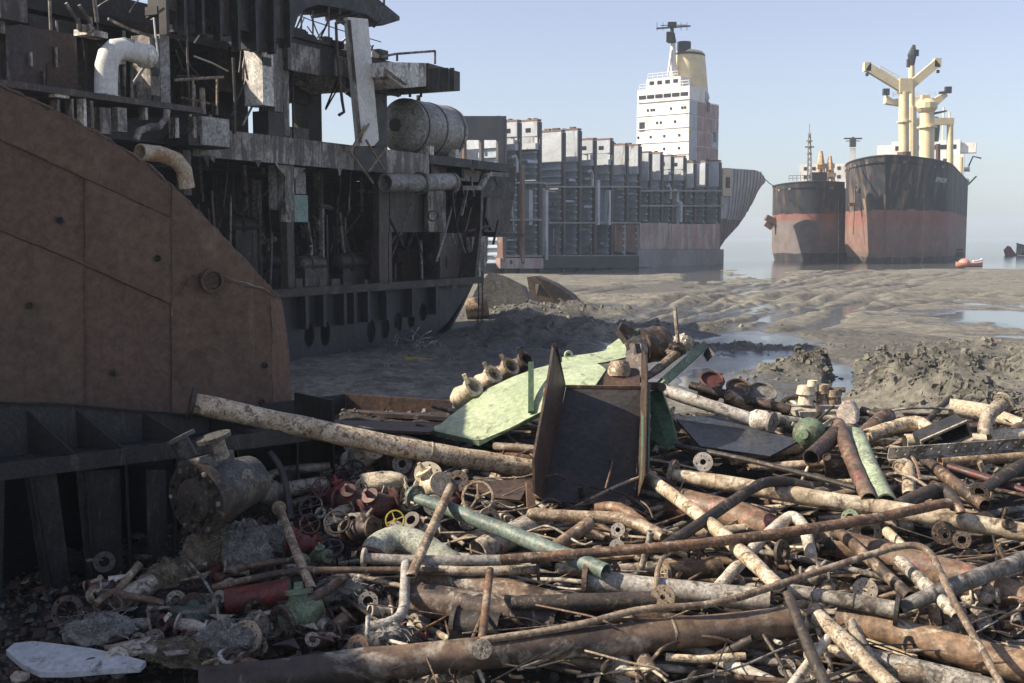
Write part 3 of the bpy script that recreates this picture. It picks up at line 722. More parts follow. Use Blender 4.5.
obj('bow_piece', MB().loops([[b1 + V((-2.4, 0, 0)), b1 + V((.4, 0, 0)), b1 + V((.6, 1.6, 0)), b1 + V((-2, 1.6, 0))], [b1 + V((-2.9, .2, 1.4)), b1 + V((-.8, .2, 1.5)), b1 + V((-.6, 1.2, 1.5)), b1 + V((-2.6, 1.2, 1.4))], [b1 + V((-2.0, .4, 2.5)), b1 + V((-1.1, .4, 2.2)), b1 + V((-1.0, .9, 2.2)), b1 + V((-1.9, .9, 2.4))]]), weathered('boat_maroon', (.22, .06, .07), (.16, .05, .06), (.3, .2, .2), 1, .5, .6), wb_)
obj('hull_side', MB().prism([b1 + V((.0, 0, .1)), b1 + V((5, 0, .1)), b1 + V((5, 0, 1.6)), b1 + V((.6, 0, 3.0)), b1 + V((.1, 0, 2.7))], (0, .12, 0)), M['grey'], wb_)
obj('gunwale', MB().bar(b1 + V((.0, 0, 3.0)), b1 + V((5, 0, 1.7)), .3, .3).bar(b1 + V((1.5, -.1, .5)), b1 + V((5, -.1, .5)), .3, .8), M['s_dark'], wb_)
tag(obj('stranded_debris', MB().box(G(958, 259) + V((0, 0, .9)), (1.6, 1, 1.0)).tube([G(955, 259), G(955, 259) + V((0, 0, 2.2))], .35, 6, False).bar(G(953, 259) + V((0, 0, 1.9)), G(962, 259) + V((0, 0, 1.9)), .5, .4), M['s_dark']), 'dark mooring fender frame sticking up beside the lifeboat', 'fender')

# ---- half-cut container ship
p0 = V((-6.3, 138, 0)); p1 = V((43.0, 201, 0))
CF = Frame(p0, p1)
cs = thing('container_ship', 'half-cut container ship with open cargo cells and a white bridge house', 'ship', p0)
WB = 20.0
def ct(px, w=0): return CF.tz(px, 200, w)[0]
def cz(px, py, w=0): return CF.tz(px, py, w)[1]
tS = ct(723)
zb = lambda px: -.3
EDGES = [(505, 119, 2), (520, 121, 1), (540, 121, 1), (564, 131, 0), (580, 131, 0), (595, 139, 1), (612, 139, 1), (627, 146, 0), (640, 146, 0), (650.5, 153, 0), (662, 153, 0), (672.5, 157, 1), (685, 157, 1), (695, 162, 0), (707, 162, 0), (720, 162, 0)]
rng = random.Random(4)
for i, (px, py, typ) in enumerate(EDGES):
    t = ct(px); zt = cz(px, py + rng.uniform(-1.2, 1.2)); zmid = cz(px, py + (33 if typ == 0 else 28) * (.75 + .25 * (720 - px) / 200))
    b = MB().fbox(CF, t - .12, t + .12, .3, WB, -.3, zmid)
    z = 1.2
    while z < zmid - .6:
        b.fbox(CF, t - .62, t - .12, .3, WB - .3, z, z + .22); z += .95
    bo = obj('cell_bulkhead', b, M['s_blue'], cs)
    u = MB()
    if typ != 1:
        u.fbox(CF, t - .5, t + .3, .15, WB, zmid, zt)
    else:
        hz_ = (zt - zmid)
        u.fbox(CF, t - .5, t + .3, .15, WB, zmid + hz_ * .45, zt).fbox(CF, t - .9, t + .2, .1, WB, zmid - .2, zmid + hz_ * .18)
        for k in range(5):
            obj('manhole', MB().fbox(CF, t - .56, t - .3, 1.2 + 3.6 * k, 2.0 + 3.6 * k, zmid + hz_ * .6, zmid + hz_ * .75), M['s_glass'], bo)
            u.fbox(CF, t - .35, t + .1, .2 + 4.0 * k, .6 + 4.0 * k, zmid + hz_ * .18, zmid + hz_ * .45)
    obj('hatch_coaming', u, M['s_bwhite'], bo)
    for k_ in range(7):
        w_ = rng.uniform(.2, 8); h_ = rng.uniform(.25, .5)
        obj('torn_rim', MB().fbox(CF, t - .4, t + .2, w_, w_ + rng.uniform(.15, .8), zt + .1, zt + h_), M['s_dark'] if k_ % 2 else M['s_rust'], bo)
    for k_ in range(5):
        w_ = rng.uniform(.3, 4.5); z_ = rng.uniform(1.5, zmid - 1); L2 = rng.uniform(.6, 3.2)
        if k_ % 2: obj('loose_pipe', MB().tube([CF.at(t - .8, w_, z_), CF.at(t - 1.0, w_ + rng.uniform(-.3, .3), z_ + L2)], rng.uniform(.07, .16), 6, False), M[rng.choice(['s_bwhite', 's_dark', 's_rust', 's_blue'])], bo)
        else: obj('loose_beam', MB().fbox(CF, t - 1.0 - L2 * .7, t - .3, w_ * .3, w_ * .3 + .2, z_, z_ + rng.uniform(.12, .4)), M[rng.choice(['s_bwhite', 's_dark', 's_shell', 's_blue'])], bo)
    obj('rusty_rim', MB().fbox(CF, t - .55, t + .35, .05, WB, zt, zt + .22), M['s_rust'], bo)
    # hull frame at the cut side, cell guides and pipe ends
    obj('side_frame', MB().fbox(CF, t - .2, t + .25, -.12, .42, -.3 if px < 617 else cz(px, 222), zt - .15), M['s_dark'], bo)
    if typ == 1 and i % 2:
        obj('pipe_stub', MB().tube([CF.at(t - 1.4, .3, zmid - 1.1), CF.at(t - .7, .2, zmid - .9), CF.at(t - .5, .1, zmid - 1.6), CF.at(t - .5, .1, zmid - 3.0)], .22, 8, False), M['s_bwhite'], bo)
    for w in (3.2, 6.4, 9.6):
        obj('cell_guide', MB().fbox(CF, t - .6, t - .4, w, w + .3, .5, zmid), M['s_shell'], bo)
    if i in (2, 6, 12):
        obj('ladder_trunk', MB().fbox(CF, t - 1.7, t - .9, .5, 1.2, cz(px, 225), cz(px, 190)), M['s_bwhite'] if rng.random() < .5 else M['s_blue'], bo)
# near-side longitudinal pieces
def strip(name, a, b, y0, y1, mat, w0=-.05, w1=.3, parent=cs):
    t0, t1 = ct(a), ct(b); z0a, z0b, z1a, z1b = cz(a, y0), cz(b, y0), cz(a, y1), cz(b, y1)
    q = [CF.at(t0, w0, z1a), CF.at(t1, w0, z1b), CF.at(t1, w0, z0b), CF.at(t0, w0, z0a)]
    return obj(name, MB().prism(q, CF.m * (w1 - w0)), mat, parent)
sw = strip('side_wall', 464, 506, 116, 140, M['s_dark'])
strip('side_wall', 464, 466.5, 140, 180, M['s_rust']); strip('side_wall', 481, 484, 140, 180, M['s_dark']); strip('side_wall', 498, 506, 140, 190, M['s_dark'])
strip('side_wall', 466, 498, 150, 158, M['s_bwhite'], 3.2, 3.6); strip('side_wall', 466, 498, 163, 184, M['s_bwhite'], 2.6, 3.0)
for a, b, y in ((500, 545, 182), (505, 548, 219), (545, 640, 186), (548, 640, 222), (640, 722, 190), (640, 722, 205), (500, 640, 255)):
    strip('stringer', a, b, y, y + 1.6 if y != 255 else 257, M['s_rust'] if rng.random() < .4 else M['s_shell'], -.2, 1.0)
strip('shell_plate', 640, 668, 223, 249, M['s_pink']); strip('shell_plate', 668.5, 720, 224, 249, M['s_pink'], -.08, .3); strip('shell_plate', 617, 639.5, 223, 252, M['s_rust'], .4, .7)
strip('bilge_plate', 638, 724, 249.3, 267, M['s_shell'], -.12, .3)
strip('keel_edge', 542, 638, 256, 268, M['s_black'], -.3, .4); strip('keel_edge', 498, 541.5, 258, 268.5, M['s_pink'], -.35, .4)
for px in (509, 521): 
    t = ct(px); z = cz(px, 262); obj('drain_hole', MB().lathe(CF.at(t, -.38, z), CF.m, [(0, .3), (.2, .3)], 10), M['s_glass'], cs)
for px, y0, y1, mt in ((478, 195, 262, 's_rust'), (501, 185, 262, 's_rust'), (520.5, 165, 262, 's_rust'), (544, 190, 260, 's_bwhite'), (596, 180, 225, 's_bwhite'), (607, 190, 225, 's_bwhite'), (679, 202, 222, 's_bwhite')):
    t0 = ct(px); obj('cut_frame', MB().fbox(CF, t0 - .3, t0 + .3, -.5, .4, cz(px, y1), cz(px, y0)), M[mt], cs)
for px in (556, 590): 
    t = ct(px); obj('mooring_post', MB().tube([CF.at(t, -.1, cz(px, 256)), CF.at(t, -.1, cz(px, 244))], .22, 6, False), M['s_rust'], cs)
tA = ct(470)
obj('double_bottom', MB().fbox(CF, tA, tS, .4, WB, -.3, 1.2), M['s_dark'], cs)
obj('far_side_shell', MB().fbox(CF, ct(535), tS, WB, WB + .4, -.3, cz(620, 146)), M['s_shell'], cs)
# stern / end body with overhanging counter
prof = [(722, 168, 265), (725, 168, 262), (727.5, 168, 247), (733, 168.5, 240), (741, 169, 232.5), (748, 169.5, 226), (755, 170, 217), (760.5, 172, 207.5), (764, 176, 197), (765.5, 181, 188)]
zK = cz(723, 262)
secs = []
for i, (px, yt, yb) in enumerate(prof):
    f = max(0, (px - 722) / 43.5); wn_ = 4.5 * f ** 3; t, z1 = CF.tz(px, yt, wn_); z0 = CF.tz(px, yb, wn_)[1]
    zlo = max(z0, -.3)
    sec = []
    for j in range(9):
        g = j / 8; bulge = .9 * (1 - g) ** 2 * (1 + 1.5 * f)
        sec.append(CF.at(t, wn_ + bulge, zlo + (z1 - zlo) * g))
    for j in range(9):
        g = 1 - j / 8; bulge = .9 * (1 - g) ** 2 * (1 + 1.5 * f)
        sec.append(CF.at(t, WB - wn_ * 2.3 - bulge, zlo + (z1 - zlo) * g))
    secs.append(sec)
end = obj('end_shell', MB().loops(secs), hull_mat('end_shell_paint', [(0, (.07, .065, .065)), (2.6, (.16, .12, .11)), (7.5, (.48, .47, .48))], (.36, .32, .29), .58), cs, smooth=True)
for i in range(10):
    px = 731 + i * 3.3; f = max(0, (px - 722) / 43.5); wn_ = 4.5 * f ** 3; t, z1 = CF.tz(px, 170 + 2 * f ** 3, wn_)
    yb = np.interp(px, [q[0] for q in prof], [q[2] for q in prof]); z0 = max(CF.tz(px, float(yb), wn_)[1], 0)
    pts = [CF.at(t, 4.5 * f ** 3 + .9 * (1 - g) ** 2 * (1 + 1.5 * f) - .06, z0 + (z1 - z0) * g) for g in (0.03, .2, .4, .6, .8, 1)]
    obj('frame_rib', MB().tube(pts, .10, 4, False), M['s_shell'], end)
t = ct(723); strip('lit_cut_face', 721.5, 730, 169, 196, M['cream'], -.25, -.02)  # cream strip on the side, painted for the sunlit cut face
strip('door_opening', 724, 728, 177, 188, M['s_glass'], -.32, -.1)
obj('rudder_post', MB().box(CF.at(ct(732), 9, 2.4), (1.2, 1.2, 2.2)), M['s_shell'], cs)
obj('flag_staff', MB().tube([CF.at(ct(738), 8, cz(738, 172)), CF.at(ct(738), 8, cz(738, 158))], .09, 5, False), M['grey'], cs)
# bridge house
tH = CF.tz(689, 130, 2.5)[0]; zz = lambda py: CF.tz(689, py, 2.5)[1]
HW = 9.9
wins = []
for py, ws in ((107, (.8, 1.3, 3.4, 6.6, 7.1, 7.8)), (120.5, (2.6, 5.3, 6.0)), (134.5, (1.8, 4.6, 7.2, 9.6)), (147.5, (1.8, 4.6, 9.6))):
    for w in ws: wins.append((2.5 + HW - 1.0 - (HW - 1.0 - w) if False else 2.5 + w, zz(py), .35, .4))
bh = house(cs, CF, tH, tH + 10, 2.5, 2.5 + HW, 12.5, zz(99), M['s_white'], wins=wins + [(2.5 + 8.9, zz(123.5), 1.0, 1.5)], name='bridge_house')
M['s_panel'] = weathered('faded_maroon_panel', (.33, .20, .19), (.27, .18, .17), (.46, .43, .42), .35, .5, .53, streak=True, bump=.08, grain=(.86, 1.1))
for r_ in range(4):
    for c_ in range(4):
        z0 = zz(160) + r_ * (zz(100) - zz(160)) / 4; h_ = (zz(100) - zz(160)) / 4
        t0 = tH + .25 + c_ * 2.42
        mt = M['s_bwhite'] if (r_ * 4 + c_) in (0, 4, 8, 12, 7) else M['s_panel']
        obj('side_panel', MB().fbox(CF, t0, t0 + 2.3, 2.36, 2.6, z0 + .08, z0 + h_ - .08), mt, bh)
        if (r_ * 4 + c_) in (7, 14): obj('window', MB().fbox(CF, t0 + .6, t0 + 1.5, 2.28, 2.5, z0 + 1, z0 + 2.6), M['s_glass'], bh)
for py_ in (113, 127, 141, 154):
    obj('deck_ledge', MB().fbox(CF, tH - .13, tH - .01, 2.45, 2.5 + HW, zz(py_), zz(py_) + .18), M['s_white'], bh)
z99, z94, z84, z75 = zz(99), zz(93), zz(84), zz(75)
wh = obj('wheelhouse', MB().fbox(CF, tH - .2, tH + 5, 2.4, 2.5 + HW - .2, z99, zz(85.5)), M['s_white'], bh)
for k in range(6):
    obj('window', MB().fbox(CF, tH - .3, tH, 2.7 + 1.58 * k, 2.7 + 1.58 * k + 1.3, zz(95.2), zz(91.6)), M['s_glass'], wh)
up = obj('upper_bridge', MB().fbox(CF, tH, tH + 3.5, 4.2, 10.6, zz(85.5), z75), M['s_white'], bh)
for k in range(4):
    obj('window', MB().fbox(CF, tH - .1, tH + .2, 4.7 + 1.5 * k, 5.5 + 1.5 * k, zz(81), zz(77.5)), M['s_glass'], up)
rails(bh, [CF.at(tH + .2, 4.8, z75), CF.at(tH + .2, 10.5, z75)], .9, M['s_white'], posts=6)
rails(bh, [CF.at(tH, 2.6, zz(85.5)), CF.at(tH, 12.0, zz(85.5))], .9, M['s_white'], posts=8)
mp = lambda px, py: CF.pix(px, py, 7.0)
ms = obj('radar_mast', MB().tube([mp(672.5, 76), mp(673, 42)], [.75, .35], 10, False).tube([mp(668, 76), mp(671.5, 50)], .22, 6, False), M['s_white'], bh, smooth=True)
obj('radar_scanner', MB().tube([mp(672, 43), mp(671.5, 33)], [.75, .55], 8, False).tube([mp(672, 33), mp(672, 22)], .35, 6, False).bar(mp(657, 28.5), mp(690, 26), .22, .28).bar(mp(661, 25.5), mp(686, 25), .12, .12).box(mp(672, 25), (1.4, .8, .9)).box(mp(669.5, 37), (1.0, .8, 1.6)), M['s_black'], ms)
for px in (657, 663, 681, 687): obj('aerial', MB().tube([mp(px, 30.5), mp(px, 22.5)], .05, 4, False), M['s_black'], ms)
fF = CF
fb = CF.pix(691, 106, 6.0); ft = CF.pix(690, 51.5, 6.0)
L_ = []
for z, rx, ry in ((fb.z, 2.7, 4.0), ((fb.z + ft.z) / 2, 2.45, 3.6), (ft.z - .5, 2.2, 3.2), (ft.z, 1.9, 2.9)):
    cc = fb.lerp(ft, (z - fb.z) / (ft.z - fb.z)); L_.append([V((cc.x, cc.y, z)) + CF.m * (rx * math.cos(a)) + CF.a * (ry * math.sin(a)) for a in [k * math.pi / 10 for k in range(20)]])
fn = obj('funnel', MB().loops(L_), M['s_cream'], bh, smooth=True)
obj('funnel_band', MB().loops([[p + (p - V((fb.x, fb.y, p.z))) * .012 for p in [q + V((0, 0, dz)) for q in L_[2]]] for dz in (-.3, .1)], False, False), M['s_dark'], fn)
ct_ = CF.pix(684, 50, 6.0)
obj('exhaust_pipe', MB().tube([ct_ - V((0, 0, .8)), ct_ + V((0, 0, 1.3))], 1.15, 12, True), M['s_black'], fn, smooth=True)
obj('satellite_dome', MB().lathe(CF.at(tH + 6, 3.2, zz(99)), (0, 0, 1), [(0, .7), (.8, 1.0), (1.6, .8), (2.1, .1)], 12), M['s_bwhite'], bh, smooth=True)

# ================================================================== near wreck (cut-open engine-room section of a ship)
WFr = Frame((-13.5, 30), (-1.92, 52))
WFr.m = V((-WFr.a.y, WFr.a.x, 0))
wk = thing('ship_wreck', 'dark cut-open ship section with decks and engine room exposed, at the left', 'ship wreck', (-13.5, 30, 0))
def wt(px, w=0): return WFr.tz(px, 200, w)[0]
def wz(px, py, w=0): return WFr.tz(px, py, w)[1]
def wq(px, py, w=0): return WFr.pix(px, py, w)
def wbox(name, px0, px1, y0, y1, mat, w0=0.0, w1=.3, parent=wk, bevel=0):
    """Box whose front face (at depth w0) spans these survey marks; true box in the ship's own frame."""
    t0, t1 = wt(px0, w0), wt(px1, w0); pm = (px0 + px1) / 2
    return obj(name, MB().fbox(WFr, t0, t1, w0, w1, wz(pm, y1, w0), wz(pm, y0, w0)), mat, parent, bevel=bevel)
TE = wt(512); D1, D2, D3 = 2.5, 7.9, 11.5
# lower hull with lightening holes
o0 = WFr.o
out = [(wt(150), -.6), (wt(415), -.1), (wt(432), .25), (wt(446), .75), (wt(459), 1.5), (wt(471), 2.42), (wt(474), 2.5), (wt(150), 2.5)]
holes = []
for px, py, rx, ry in ((308, 335, 4, 11), (324, 333, 4, 12), (370, 331, 3.5, 11), (384, 327, 3.5, 11), (397, 323, 3.2, 10), (410, 318, 3, 9), (422, 312, 3, 8), (434, 305, 2.8, 8)):
    t, z = WFr.tz(px, py); d = WFr.at(t, 0, z).y
    hw = (wt(px + rx) - wt(px - rx)) / 2 * 1.25; ry *= 1.1; holes.append([(t + hw * math.cos(a), z + ry * d / FPX * math.sin(a)) for a in [k * math.pi / 7 for k in range(14)]])
pl = plate2d([out] + holes, .12)
m = MB(); m.f = pl.f; m.v = [WFr.at(p.x, p.z, p.y) for p in pl.v]
obj('lower_shell', m, M['w_black'], wk)
for px in (296, 314, 335, 345, 359, 378, 404, 428):
    t = wt(px); obj('shell_frame', MB().fbox(WFr, t - .09, t + .09, -.42, -.05, 1.2, 2.46), M['w_black'], wk)
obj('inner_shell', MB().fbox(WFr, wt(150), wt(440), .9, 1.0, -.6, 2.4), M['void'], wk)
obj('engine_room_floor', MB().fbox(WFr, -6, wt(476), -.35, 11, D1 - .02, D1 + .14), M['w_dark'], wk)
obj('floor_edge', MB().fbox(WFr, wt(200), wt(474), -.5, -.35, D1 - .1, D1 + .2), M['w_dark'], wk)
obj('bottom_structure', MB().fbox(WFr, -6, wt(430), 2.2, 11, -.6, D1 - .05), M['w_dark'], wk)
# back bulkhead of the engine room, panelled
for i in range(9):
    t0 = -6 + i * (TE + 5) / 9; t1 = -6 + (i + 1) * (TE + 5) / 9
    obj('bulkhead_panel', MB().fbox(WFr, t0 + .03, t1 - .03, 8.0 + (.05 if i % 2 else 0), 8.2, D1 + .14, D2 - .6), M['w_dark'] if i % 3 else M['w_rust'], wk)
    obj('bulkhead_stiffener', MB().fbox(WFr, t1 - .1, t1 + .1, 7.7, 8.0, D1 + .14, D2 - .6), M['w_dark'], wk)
# deck 2 and its fascia
obj('main_deck', MB().fbox(WFr, -6, wt(512), 0.1, 10.5, D2 - .25, D2), M['w_dark'], wk)
for i in range(12):
    t = -4 + i * 2.6
    if t < wt(500): obj('deck_beam', MB().fbox(WFr, t - .1, t + .1, .2, 10, D2 - .75, D2 - .25), M['w_dark'], wk)
for a, b, mt in ((191, 240, 'w_grey'), (240.5, 298, 'w_grey'), (298.5, 352, 'w_grey'), (352.5, 384, 'w_dark'), (384.5, 427, 'w_grey'), (427.5, 470, 'w_dark'), (470.5, 511, 'w_dark')):
    obj('fascia_plate', MB().fbox(WFr, wt(a), wt(b), -.12, .1, D2 - (.85 if b < 430 else .3), D2 + .08), M[mt], wk)
# protruding ledge at the left with props below it
ld = obj('side_ledge', MB().fbox(WFr, -5, wt(204, -1.2), -1.2, 3.5, 8.25, 8.42), M['w_rust'], wk)
wbox('ledge_face', 204, 231, 118, 146, M['w_tank'], -1.2, -.9)
wbox('ledge_face', 190, 232, 137, 147, M['w_dark'], -1.1, .0)
wbox('ledge_soffit', 95, 200, 126, 142, M['w_dark'], -.2, .3)
for px, y0, y1, wd, mt in ((62, 100, 116, 3, 'w_grey'), (76, 99, 122, 2, 'w_grey'), (88, 99, 127, 3, 'w_white'), (95, 101, 128, 3, 'w_grey'), (108, 108, 134, 11, 'w_grey'), (125, 108, 132, 9, 'w_tank'), (149, 108, 120, 3, 'w_grey'), (179, 118, 138, 4, 'w_grey'), (197, 117, 138, 3, 'w_grey'), (66, 92, 98, 14, 'w_white')):
    wbox('stanchion', px - wd / 2, px + wd / 2, y0, y1, M[mt], -1.15, -.9)
obj('small_pipe', MB().tube([wq(136, 140, -1.3), wq(139, 131, -1.3), wq(150, 127, -1.3), wq(160, 126, -1.3), wq(166, 118, -1.3), wq(167, 110, -1.3)], .10, 8, True), M['w_grey'], wk, smooth=True)
# exhaust elbow standing on the ledge
el = obj('exhaust_elbow', MB().tube([wq(106, 99, -.6), wq(106, 82, -.6), wq(106.5, 66, -.6), wq(109, 56, -.6), wq(115, 50, -.6), wq(124, 49, -.6), wq(134, 51.5, -.6), wq(143, 55, -.6)], .32, 18, False), M['w_clean'], wk, smooth=True)
obj('elbow_flange', MB().tube([wq(106, 99.5, -.6), wq(106, 95, -.6)], .37, 18, False), M['w_white'], el, smooth=True)
obj('elbow_flange', MB().tube([wq(126.5, 43, -.6), wq(126.5, 40, -.6)], .27, 18, False).tube([wq(126.5, 50, -.6), wq(126.5, 41, -.6)], .18, 14, False), M['w_white'], el, smooth=True)
obj('elbow_cap', MB().lathe(wq(146, 56, -.6), WFr.a, [(-.3, .2), (-.2, .36), (.1, .36), (.3, .2)], 16).lathe(wq(141, 49, -.7), V((.3, -.3, .5)), [(-.2, .2), (.05, .2), (.1, .15)], 14), M['w_white'], el, smooth=True)
for px, y0 in ((117.5, 64), (131.5, 61)): obj('elbow_leg', MB().tube([wq(px, 99, -.5), wq(px, y0, -.5)], .045, 6, False), M['w_grey'], el)
obj('elbow_leg', MB().bar(wq(116, 63, -.5), wq(124, 62, -.5), .12, .1), M['w_white'], el)
# red-brown box house and top mass
bx_ = MB().fbox(WFr, wt(-20), wt(82, .6), .6, 4.5, 8.3, wz(60, 32, .6)); obj('box_house', bx_, M['w_red'], wk)
for px, y0, y1 in ((37, 53, 67), (62, 48, 68), (49, 72, 94)): wbox('box_handle', px - 1, px + 1, y0, y1, M['w_grey'], .5, .6)
wbox('box_trim', 12, 15, 30, 92, M['w_rust'], .45, .6); wbox('pale_locker', 0, 12, 19, 34, M['w_grey'], .2, 1.0)
wbox('upper_house', 8, 35, -30, 22, M['w_rust'], -.1, 4); wbox('upper_house', 35.5, 108, 22, 34, M['w_dark'], 2.2, 5)
wbox('bright_bracket', 92, 113, 31.5, 37.5, M['w_white'], -.3, .2)
obj('upper_deck', MB().fbox(WFr, -6, wt(288), 2.6, 9, 11.2, 11.5), M['w_dark'], wk)
obj('deck_lip', MB().fbox(WFr, wt(160), wt(288), -.1, .4, 11.2, 11.45), M['w_dark'], wk)
fr_ = random.Random(8)
for i in range(7):
    a_, b_2 = 160.5 + i * 17.7, 160.5 + (i + 1) * 17.7 - .6
    obj('upper_fascia', MB().fbox(WFr, wt(a_), wt(b_2), -.2 + fr_.uniform(-.1, .25), .3, 10.9 + fr_.uniform(-.15, .5), 13.6), M['w_dark' if i % 3 else 'w_rust'], wk)
    obj('fascia_rib', MB().fbox(WFr, wt(a_) - .06, wt(a_) + .06, -.5, -.2, 10.8 + fr_.uniform(-.3, .2), 13.4), M['w_dark'], wk)
for a0, b0_, r in (((66, 3), (81, 28), .05), ((79, 5), (92, 26), .05), ((94, -3), (97, 22), .06), ((80, 28), (92, 29), .12), ((78, 18), (79, 30), .06), ((90, 17), (91, 26), .06)):
    obj('dangling_bar', MB().tube([wq(*a0, -.35), wq(*b0_, -.35)], r, 6, False), M['w_grey'], wk)
obj('back_wall', MB().fbox(WFr, -6, wt(250, 5), 5.0, 5.2, D2, 12.8), M['w_dark'], wk)
for px in (110, 140, 185, 215, 240): wbox('wall_rib', px - 1.5, px + 1.5, 58, 112, M['w_rust'] if px % 2 else M['w_dark'], 4.7, 5.0)
# columns
def column(px0, px1, y0, y1, mat, dep=.5, w=-.05):
    return wbox('column', px0, px1, y0, y1, mat, w, w + dep)
c = column(154, 163.5, 36, 106, M['w_grey'], .75); wbox('column_face', 164, 173.5, 36, 112, M['w_tank'], -.02, .7)
c2 = column(265, 276, 25, 106, M['w_white'], .8); wbox('column_face', 276.3, 285, 28, 112, M['w_grey'], .0, .7)  # lit left face painted white, shaded right face grey
wbox('column', 270, 286, 112, 136, M['w_dark'], .1, .8); wbox('column', 285.5, 291, 60, 136, M['w_grey'], .1, .5)
for px, py in ((270, 62), (159, 72), (272, 45), (160, 100)): wbox('dark_plate', px - 4, px + 4, py - 4, py + 4, M['w_dark'], -.12, -.05)  # small dark squares set on the columns
wbox('column', 309, 323, 92, 142, M['w_dark'], 3.0, 3.8); wbox('column', 376, 388, 72, 152, M['w_dark'], .2, 1.0)
wbox('machine_casing', 291, 310, 128, 141, M['w_tank'], 2.5, 4)
# handrail
hr = MB()
for px in (193, 217): hr.tube([wq(px, 115, -.4), wq(px, 78, -.4)], .04, 6, False)
hr.tube([wq(175, 80, -.4), wq(223, 77, -.4)], .05, 6, False); hr.tube([wq(202, 88, -.6), wq(203, 114, -.6)], .09, 8, False)
obj('handrail', hr, M['tan'], wk)
for px0, py0, px1, py1 in ((178, 40, 215, 92), (176, 50, 198, 82)): obj('hanging_cable', MB().tube([wq(px0, py0, .6), wq((px0 + px1) / 2 - 4, (py0 + py1) / 2 + 3, .6), wq(px1, py1, .6)], .025, 5, False), M['w_dark'], wk)
# deck 3 to the right with ragged beams
obj('boat_deck', MB().fbox(WFr, wt(288), wt(402), .0, 6.0, D3 - .2, D3), M['w_dark'], wk)
for a, b, z0, z1, mt, w in ((288, 320, -1.15, -.2, 'w_grey', -.1), (320.5, 336, -1.1, -.2, 'w_dark', 0), (336.5, 352, -1.0, -.25, 'w_grey', -.06), (352.5, 376, -1.35, -.2, 'w_dark', .05), (376.5, 402, -1.3, -.2, 'w_dark', 0)):
    obj('deck_girder', MB().fbox(WFr, wt(a), wt(b), w, w + .2, D3 + z0, D3 + z1), M[mt], wk)
obj('deck_girder', MB().fbox(WFr, wt(285), wt(376), 3.0, 3.3, D3 - 1.7, D3 - .2), M['w_dark'], wk)
for i in range(9):
    t = wt(288) + .6 + i * 1.15; obj('deck_beam', MB().fbox(WFr, t - .07, t + .07, .2, 5.8, D3 - .55, D3 - .2), M['w_dark'], wk)
rng = random.Random(11)
for i in range(16):
    px = rng.uniform(290, 378); t = wt(px); hgt = rng.uniform(.1, .35)
    obj('torn_edge', MB().fbox(WFr, t, t + rng.uniform(.2, .7), -.15, .2, D3, D3 + hgt), M['w_dark'], wk)
for px, y0, y1 in ((301.5, 10, 36), (313, 10, 40), (329, 10, 45)): obj('thin_post', MB().tube([wq(px, y1, .1), wq(px, y0, .1)], .035, 5, False), M['w_grey'], wk)
obj('sagging_wire', MB().tube([wq(286, 10, .2), wq(310, 20, .2), wq(340, 30, .2), wq(381, 42, .2)], .02, 5, False), M['w_dark'], wk)
# canopy at the very top with a curved bracket
zc = wz(340, 10)
arcp = [(wt(284), zc - 1.9), (wt(287), zc - 1.35), (wt(292), zc - .8), (wt(300), zc - .42), (wt(312), zc - .16), (wt(335), zc - .05), (wt(360), zc), (wt(376), zc - .25), (wt(393), zc + .15), (wt(393), zc + .3), (wt(370), zc + .75), (wt(345), zc + 1.6), (wt(284), zc + 1.6)]
obj('canopy', MB().prism([WFr.at(t, -.4, z) for t, z in arcp], WFr.m * 1.6), M['w_dark'], wk)
for px in (329, 340, 352, 362, 372): obj('canopy_rib', MB().bar(wq(px, 9, -.3), WFr.at(wt(px), 1.1, zc - .05), .12, .35), M['w_dark'], wk)
obj('canopy_hook', MB().tube([wq(357, 14, -.6), wq(374, 27, -.6), wq(381, 20, -.6)], .04, 5, False).tube([wq(384, 6, -.6), wq(384, -3, -.6)], .05, 5, False), M['w_dark'], wk)
# hanging white strip and cable
q = [wq(348, 17, -.7), wq(368, 19, -.7), wq(379, 140, -.7), wq(374, 146, -.7), wq(360, 146, -.7)]
hsm = obj('hanging_panel', MB().prism(q, WFr.m * .35 + V((.12, 0, 0))), M['w_clean'], wk)
obj('panel_edge', MB().bar(wq(349, 20, -.75), wq(360.5, 143, -.75), .1, .12), M['w_grey'], hsm)
obj('drain_pipe', MB().tube([wq(345, 22, -.8), wq(336, 23, -.8), wq(337, 50, -.8), wq(342, 100, -.8), wq(344, 112, -.8), wq(339, 115, -.8)], .06, 6, True), M['w_rust'], wk, smooth=True)
for a0, b0_ in (((365, 126), (350, 152)), ((350, 152), (373, 183)), ((386, 148), (368, 172)), ((369, 124), (361, 138)), ((366, 140), (384, 170))): obj('dangling_bar', MB().tube([wq(*a0, -.9), wq(*b0_, -.9)], .05, 6, False), M['tan'], wk)
